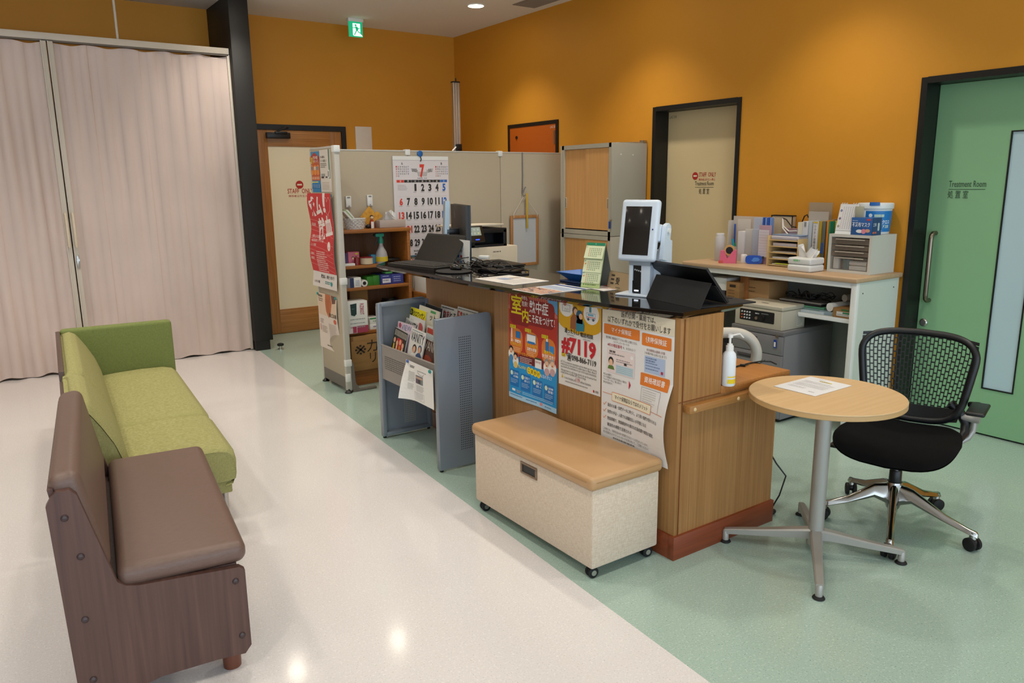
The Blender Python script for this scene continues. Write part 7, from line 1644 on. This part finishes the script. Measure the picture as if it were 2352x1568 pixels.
# letter tray stack
a, b = D(1760, 608), D(1828, 617); U = (b-a).normalized(); w = .30; 
y1, y0 = GX(1762, 600, 4.30).y, GX(1831, 600, 4.30).y
lt_ = thing('letter_tray_stack', 'cream letter tray stack of five levels holding papers', 'letter tray', (4.42, (y0+y1)/2, DZ2))
M_tr = mat('cream_board', '#CDAF78', .5)
for k in range(5):
    z = DZ2+.004+k*.041
    build(MB().box(4.30, y0+.006, z, 4.44, y1-.006, z+.006, M_tr, .001), 'tray_level', lt_)
build(MB().box(4.29, y1-.008, DZ2, 4.52, y1, DZ2+.200, M_tr, .001), 'side_board', lt_); build(MB().box(4.30, y0, DZ2, 4.40, y0+.006, DZ2+.185, M_tr, .001), 'side_board', lt_)
for k, (z, c_, lb) in enumerate(((0, '#D8D8D6', 'bottom'), (1, '#CFCFD0', 'second'), (2, '#C9C2B8', 'third'), (3, '#BDB4B8', 'fourth'))):
    build(MB().box(4.31, y0+.02, DZ2+.0105+k*.041, 4.50, y1-.03, DZ2+.016+k*.041+(.014 if k == 3 else .004 if k == 1 else 0), col(c_), .001), 'paper_stack', label='papers in the %s level of the cream letter tray' % lb, cat='papers', group='papers in the letter tray')
build(MB().box(4.299, y0+.06, DZ2+.0105+.006, 4.32, y1-.06, DZ2+.0105+.010, col('#C4D43A')), 'yellow_tab', label='lime yellow tab sticking out of the bottom letter tray', cat='tab')
build(MB().box(4.305, y0+.008, DZ2+.172, 4.50, y1-.012, DZ2+.200, mat('plastic_sleeves', '#B5AFB6', .3), .010, 3), 'paper_stack', label='bulging pale sleeves on the top level of the cream letter tray', cat='papers', group='papers in the letter tray')
build(MB().box(4.32, y0+.004, DZ2+.2005, 4.52, y1-.012, DZ2+.208, mat('grey_blue_sleeve', '#7A8EA8', .3), .003), 'document_sleeve', label='blue-edged clear sleeve lying on top of the letter trays', cat='sleeve')
# books and binders right of the trays
def book(lbl, pl_, pr2, ptop, X, m_, fn=None, name='binder', cat='binder', dep=.2, pb=None):
    y1, y0 = GX(pl_, 570, X).y, GX(pr2, 570, X).y; zt = GX((pl_+pr2)/2, ptop, X).z
    t_ = thing(name, lbl, cat, (X+dep/2, (y0+y1)/2, DZ2), 'binders and books standing on the desk')
    build(MB().box(X, y0, DZ2, min(X+dep, 4.59), y1, zt, m_, .002), 'spine_block', t_)
    if fn:
        P = Print((X-.0006, y1, zt), (0, -1, 0), (0, 0, -1)); fn(P, y1-y0, zt-DZ2); build(P, 'spine_print', t_, sharp=None)
XB = 4.38
book('cream paper folder leaning at the left of the binders', 1829, 1840, 510, XB+.03, mat('cream_folder', '#D0C8B4', .6), dep=.16)
book('wide white binder with grey end print left of the tall clear file', 1840, 1853, 508, XB+.02, mat('binder_white', '#C8C6C8', .5), lambda P, w, h: (P.rect(w*.3, .004, w*.35, .03, '#8A8A8C', 1)))
book('thin bluish file right of the wide white binder', 1854, 1862, 507, XB+.02, mat('bluish_white', '#B0BAC4', .5), dep=.18)
book('white binder with vertical Japanese lettering on its spine', 1864, 1875, 509, XB, mat('binder_white', '#D0CED0', .5), lambda P, w, h: [P.rect(0, 0, w, .008, '#D8B824', 1)]+[P.text(w*.5, .022+.020*k, .017, ch_, '#4A4A50', al='c', l=2) for k, ch_ in enumerate('ワクチン接種記録')])
book('yellow-green binder between the lettered binder and the dark one', 1876, 1884, 508, XB+.01, mat('mustard_binder', '#A58A20', .5))
book('dark grey-green binder with a blue tab', 1885, 1893, 508, XB+.01, mat('slate_binder', '#5C5F54', .5), lambda P, w, h: P.rect(w*.05, h*.45, w*.6, h*.22, '#1F4FA8', 1))
book('orange file beside the green file', 1895, 1900, 506, XB+.01, mat('orange_file', '#C87A1C', .5))
book('green file beside the orange file', 1900, 1904, 508, XB+.01, mat('green_file', '#1F7A56', .5))
book('brown book standing behind the drawer box', 1906, 1911, 503, XB+.06, mat('brown_book', '#8A7452', .6), dep=.14, name='book', cat='book')
book('yellow and white booklet at the right end of the row', 1912, 1917, 507, XB+.06, mat('yellow_book', '#D0B02A', .6), dep=.14, name='book', cat='book')
a, b = GX(1858, 480, 4.52).y, GX(1912, 480, 4.52).y; zt = GX(1885, 465, 4.52).z
build(MB().box(4.52, b, DZ2, 4.524, a, zt, mat('tall_clear_sheet', '#B2A088', .3, alpha=.7)), 'tall_clear_file', label='tall translucent file rising behind the binders against the orange wall', cat='file')
a, b = GX(1856, 490, 4.48).y, GX(1902, 490, 4.48).y; zt = GX(1880, 486, 4.48).z
build(MB().box(4.49, b, DZ2, 4.496, a, zt, mat('clear_sheet2', '#BAB2A8', .3, alpha=.85)), 'clear_file', label='shorter frosted file before the tall translucent one', cat='file')
g1 = GX(1844, 506, 4.5)
build(MB().tube([GX(1842, 510, 4.5), GX(1848, 496, 4.5), GX(1854, 493, 4.5), GX(1857, 500, 4.5)], .004, M_black, 6), 'black_strap', label='black loop of strap rising behind the white binders', cat='strap')
# soft tissue packs
q0 = D(1857, 627); 
for k, lb in enumerate(('closed white tissue pack, lower of two on the desk', 'white tissue pack with a tissue pulled out, upper of two on the desk')):
    z = DZ2+k*.043; x0 = q0.x+.012+.006*k; y0_ = 2.765+.004*k
    t_ = thing('tissue_pack', lb, 'tissue pack', (x0+.09, y0_+.06, z), 'soft tissue packs')
    q_ = MB().box(x0, y0_, z, x0+.15, y0_+.165, z+.042, mat('soft_pack_white', '#D8D8D4', .45, bump=(40, .4)), .012, 4)
    build(q_, 'pack', t_)
    if k:
        P = Print((x0-.0008, y0_+.14, z+.032), (0, -1, 0), (0, 0, -1)); P.dashes(.02, .0, .05, 1, .01, .012, '#8AC08A', 1); build(P, 'pack_print', t_, sharp=None)
        M = Matrix.Translation((x0+.075, y0_+.085, z+.038)) @ Matrix.Rotation(1.2, 4, 'Z')
        build(tuft(M, M_tis, 1.1), 'tissue', t_, sharp=None)
# plastic drawer box
bx0, by0, by1, bz = 4.300, 2.475, 2.755, .232
db = thing('drawer_box', 'off-white desktop drawer box with smoky clear drawers at the near end of the desk', 'drawer box', (bx0+.13, (by0+by1)/2, DZ2))
M_dbx = mat('drawer_box_shell', '#C9C6BC', .4); t = .017
build(MB().box(bx0, by0, DZ2+t, 4.565, by0+t, DZ2+bz-t, M_dbx).box(bx0, by1-t, DZ2+t, 4.565, by1, DZ2+bz-t, M_dbx).box(bx0, by0, DZ2+bz-t, 4.565, by1, DZ2+bz, M_dbx).box(bx0, by0, DZ2, 4.565, by1, DZ2+t, M_dbx).box(4.555, by0+t, DZ2+t, 4.565, by1-t, DZ2+bz-t, M_dbx), 'shell', db)
M_smk = mat('smoky_plastic', '#8A7C6E', .12, alpha=.5); M_smk2 = mat('smoky_rim', '#B0A698', .12)
hs = [(0, .082), (.084, .034), (.120, .034), (.156, .038)]
for k, (z, hh) in enumerate(hs):
    z += DZ2+t; dr = build(MB().box(bx0+.004, by0+t+.002, z, bx0+.007, by1-t-.002, z+hh-.002, M_smk if k else mat('clear_front', '#9A9288', .12, alpha=.22)).box(bx0+.007, by0+t+.002, z, 4.54, by1-t-.002, z+.002, M_smk2), 'drawer', db)
    build(MB().box(bx0-.004, by0+t+.03, z+hh-.012, bx0+.006, by1-t-.03, z+hh-.006, M_smk2, .001), 'drawer_lip', dr)
    if k:
        build(MB().box(bx0+.02, by0+t+.02, z+.003, 4.50, by1-t-.02, z+hh*.6, mat('drawer_contents', '#5E544C', .7)), 'contents', dr)
z = DZ2+t+.003
build(MB().box(bx0+.012, by1-t-.05, z, bx0+.04, by1-t-.015, z+.07, M_white, .003), 'correction_tape', label='white packet at the left inside the bottom clear drawer', cat='packet')
build(MB().lathe((bx0+.04, by1-t-.095, z), [(.001, 0), (.026, 0), (.028, .04), (.028, .062), (.001, .066)], mat('teal_jar', '#3E6E74', .35), 20), 'teal_jar', label='clear jar with a teal band inside the bottom drawer', cat='jar')
build(MB().box(bx0+.012, by0+t+.015, z, bx0+.04, by0+t+.125, z+.025, M_white, .003), 'eraser_box', label='small white box with black print, lower of two in the bottom drawer', cat='box')
build(MB().cyl((bx0+.026, by0+t+.015, z+.040), (bx0+.026, by0+t+.125, z+.040), .013, M_white, n=16), 'glue_stick', label='white glue stick with blue print lying on the small box in the bottom drawer', cat='glue stick')
# on the drawer box
TB = DZ2+bz+.0005
a, b = G(1919, 530, TB), G(1961, 531, TB)
cl_ = thing('spiral_calendar', 'white spiral desk calendar with three coloured month discs on the drawer box', 'calendar', (bx0+.02, (a.y+b.y)/2, TB))
cy1, cy0 = GX(1920, 500, bx0+.01).y-.002, GX(1963, 500, bx0+.01).y; w = cy1-cy0; up = Vector((.045, 0, .178)); ht = up.length; upn = up.normalized()
build(MB().prism([(0, 0), (w, 0), (w, ht), (0, ht)], (bx0+.006, cy1, TB), (0, -1, 0), upn, (.002, 0, 0), M_white).prism([(0, 0), (w, 0), (w, ht), (0, ht)], (bx0+.100, cy1, TB), (0, -1, 0), Vector((-.047, 0, .178)).normalized(), (.002, 0, 0), M_white).box(bx0+.006, cy0, TB, bx0+.10, cy1, TB+.002, M_white), 'tent_card', cl_)
P = Print(Vector((bx0+.0052, cy1, TB))+upn*ht, (0, -1, 0), -upn); P.rect(0, 0, w, ht-.022, '#DAD8D8', 1)
for k, c_ in enumerate(('#2F5A8A', '#4A2A5A', '#8A6A3A')):
    v = .040+.048*k; P.ell(.014, v, .007, .0075, c_, 2); P.text(.014, v-.004, .008, '678'[k], '#E8E8E8', al='c', l=3)
for r_ in range(15):
    for c_ in range(6): P.rect(.026+c_*(w-.034)/6, .018+r_*.0092, .004, .0035, '#C06A7A' if c_ == 0 and r_ % 5 else '#6A6A70', 2)
build(P, 'month_sheets', cl_, sharp=None)
sp2_ = MB()
for k in range(8):
    yk = cy0+.008+k*(w-.016)/7; top_ = Vector((bx0+.006, yk, TB))+upn*ht
    if k in (3, 4): continue
    sp2_.tube([top_+Vector((.004+.007*cos(2*PI*i/10), 0, .007*sin(2*PI*i/10))) for i in range(10)], .0014, M_white, 5, True)
build(sp2_, 'spiral_binding', cl_)
# small blue box, turned corner-on
c0 = G(1994, 534, TB); 
fa, fb2 = G(1955, 532, TB), G(2025, 530, TB)
bb = thing('mask_box', 'small blue printed box of masks standing corner-on on the drawer box', 'box', c0)
e1 = Vector((.0, 1, 0)); yy1 = GX(1955, 520, bx0+.005).y
x1b = GY(2024, 520, by0+.012).x; x1b = min(x1b, bx0+.10)
zt = GX(1990, 500, bx0+.005).z
build(MB().box(bx0+.004, by0+.010, TB, x1b, yy1, zt, mat('mask_blue', '#2C5E9E', .45), .001), 'box_body', bb)
P = Print((bx0+.0035, yy1, zt), (0, -1, 0), (0, 0, -1)); w, h = yy1-by0-.010, zt-TB
P.text(w*.06, h*.26, h*.28, '不織布マスク', '#E6EAF0', w=w*.84, bold=2, l=3); P.rect(w*.74, h*.06, w*.18, h*.10, '#C8403C', 2); P.ell(w*.62, h*.78, w*.11, h*.14, '#E08AA0', 3); P.ell(w*.42, h*.78, w*.16, h*.10, '#E2E4E8', 2); P.ell(w*.80, h*.74, w*.12, h*.10, '#D8A080', 2); P.dashes(w*.06, h*.16, w*.3, 1, .01, .004, '#A8BCD8', 2)
build(P, 'front_print', bb, sharp=None)
P = Print((bx0+.004, by0+.0095, zt), (1, 0, 0), (0, 0, -1)); w = x1b-bx0-.004; P.rect(0, 0, w, h, '#2A4A72', 1); P.rrect(w*.58, h*.30, w*.2, h*.45, .006, '#B8C8C8', 2); P.text(w*.08, h*.28, h*.22, '立体', '#C9D2DC', w=w*.35, bold=1, l=2); P.dashes(w*.06, h*.80, w*.45, 1, .01, .010, '#C8684A', 2)
build(P, 'side_print', bb, sharp=None)
build(MB().box(bx0+.02, yy1-.062, zt, bx0+.026, yy1-.008, zt+.065, mat('grey_glove', '#A8A590', .8), .002).box(bx0+.05, yy1-.055, zt-.0, bx0+.056, yy1+.0, zt+.04, M_white), 'open_flap', bb)
# white bucket
q = GY(2034, 530, by0+.16); q = Vector((4.500, 2.585, TB))
bu = thing('wipes_bucket', 'round white wipes bucket with a bright blue label', 'bucket', q)
M_bk = mat('bucket_white', '#D8DCDC', .35); M_bl = mat('bucket_blue_label', '#1A78C0', .4)
build(MB().lathe(q, [(.001, 0), (.082, 0), (.084, .004), (.094, .165)], M_bk, 36), 'bucket', bu, sharp=50)
build(MB().lathe(q, [(.0858, .014), (.0862, .014), (.0942, .138), (.0938, .138)], M_bl, 36), 'label_band', bu, sharp=50)
build(MB().lathe(q, [(.097, .150), (.100, .152), (.101, .178), (.097, .184), (.001, .186)], M_bk, 36), 'lid', bu, sharp=50)
dv = Vector((-q.x, -q.y, 0)).normalized(); ang = math.atan2(dv.y, dv.x)
build(MB().surf(lambda u, v: (q.x+.1035*cos(ang-.35+.55*u), q.y+.1035*sin(ang-.35+.55*u), q.z+.170+.020*v), 8, 1, mat('lid_tab_blue', '#1C5FA8', .4)).surf(lambda u, v: (q.x+(.1035-.04*v)*cos(ang-.35+.55*u), q.y+(.1035-.04*v)*sin(ang-.35+.55*u), q.z+.190), 8, 1, mat('lid_tab_blue', '#1C5FA8', .4)), 'lid_tab', bu)
class CylPrint(Print):
    def at(s, u, v, l=None):
        r = .0865+.008*(1-(v/.124))+(s.lay if l is None else l)*.0003; a = ang+(u)/.09
        return Vector((q.x+r*cos(a), q.y+r*sin(a), q.z+.138-v))
P = CylPrint((0, 0, 0), (1, 0, 0), (0, 0, -1)); P.warp = lambda u, v: 0
P.rect(-.005, .020, .055, .016, '#B9D0C0', 2); P.ell(-.025, .026, .010, .011, '#E6E8E4', 2)
P.text(.005, .052, .026, '環境クロス', '#EEF2F2', w=.088, bold=3, l=3); P.text(-.005, .080, .024, 'Vワイド300', '#D8EAD8', w=.095, bold=2, l=3); P.ell(-.035, .100, .008, .012, '#8AC040', 2); P.text(.005, .110, .010, '300枚入', '#E8EEF2', w=.04, bold=1, l=3)
build(P, 'label_print', bu, sharp=None)
# chair-height details on the floor by the far desk end: dark bag below the desk
build(MB().box(4.15, 3.25, 0, 4.5, 3.70, .40, mat('black_carton', '#17171A', .7), .01), 'black_case', label='black case on the floor beyond the grey drawer cabinet', cat='case')
bpy.context.view_layer.update()
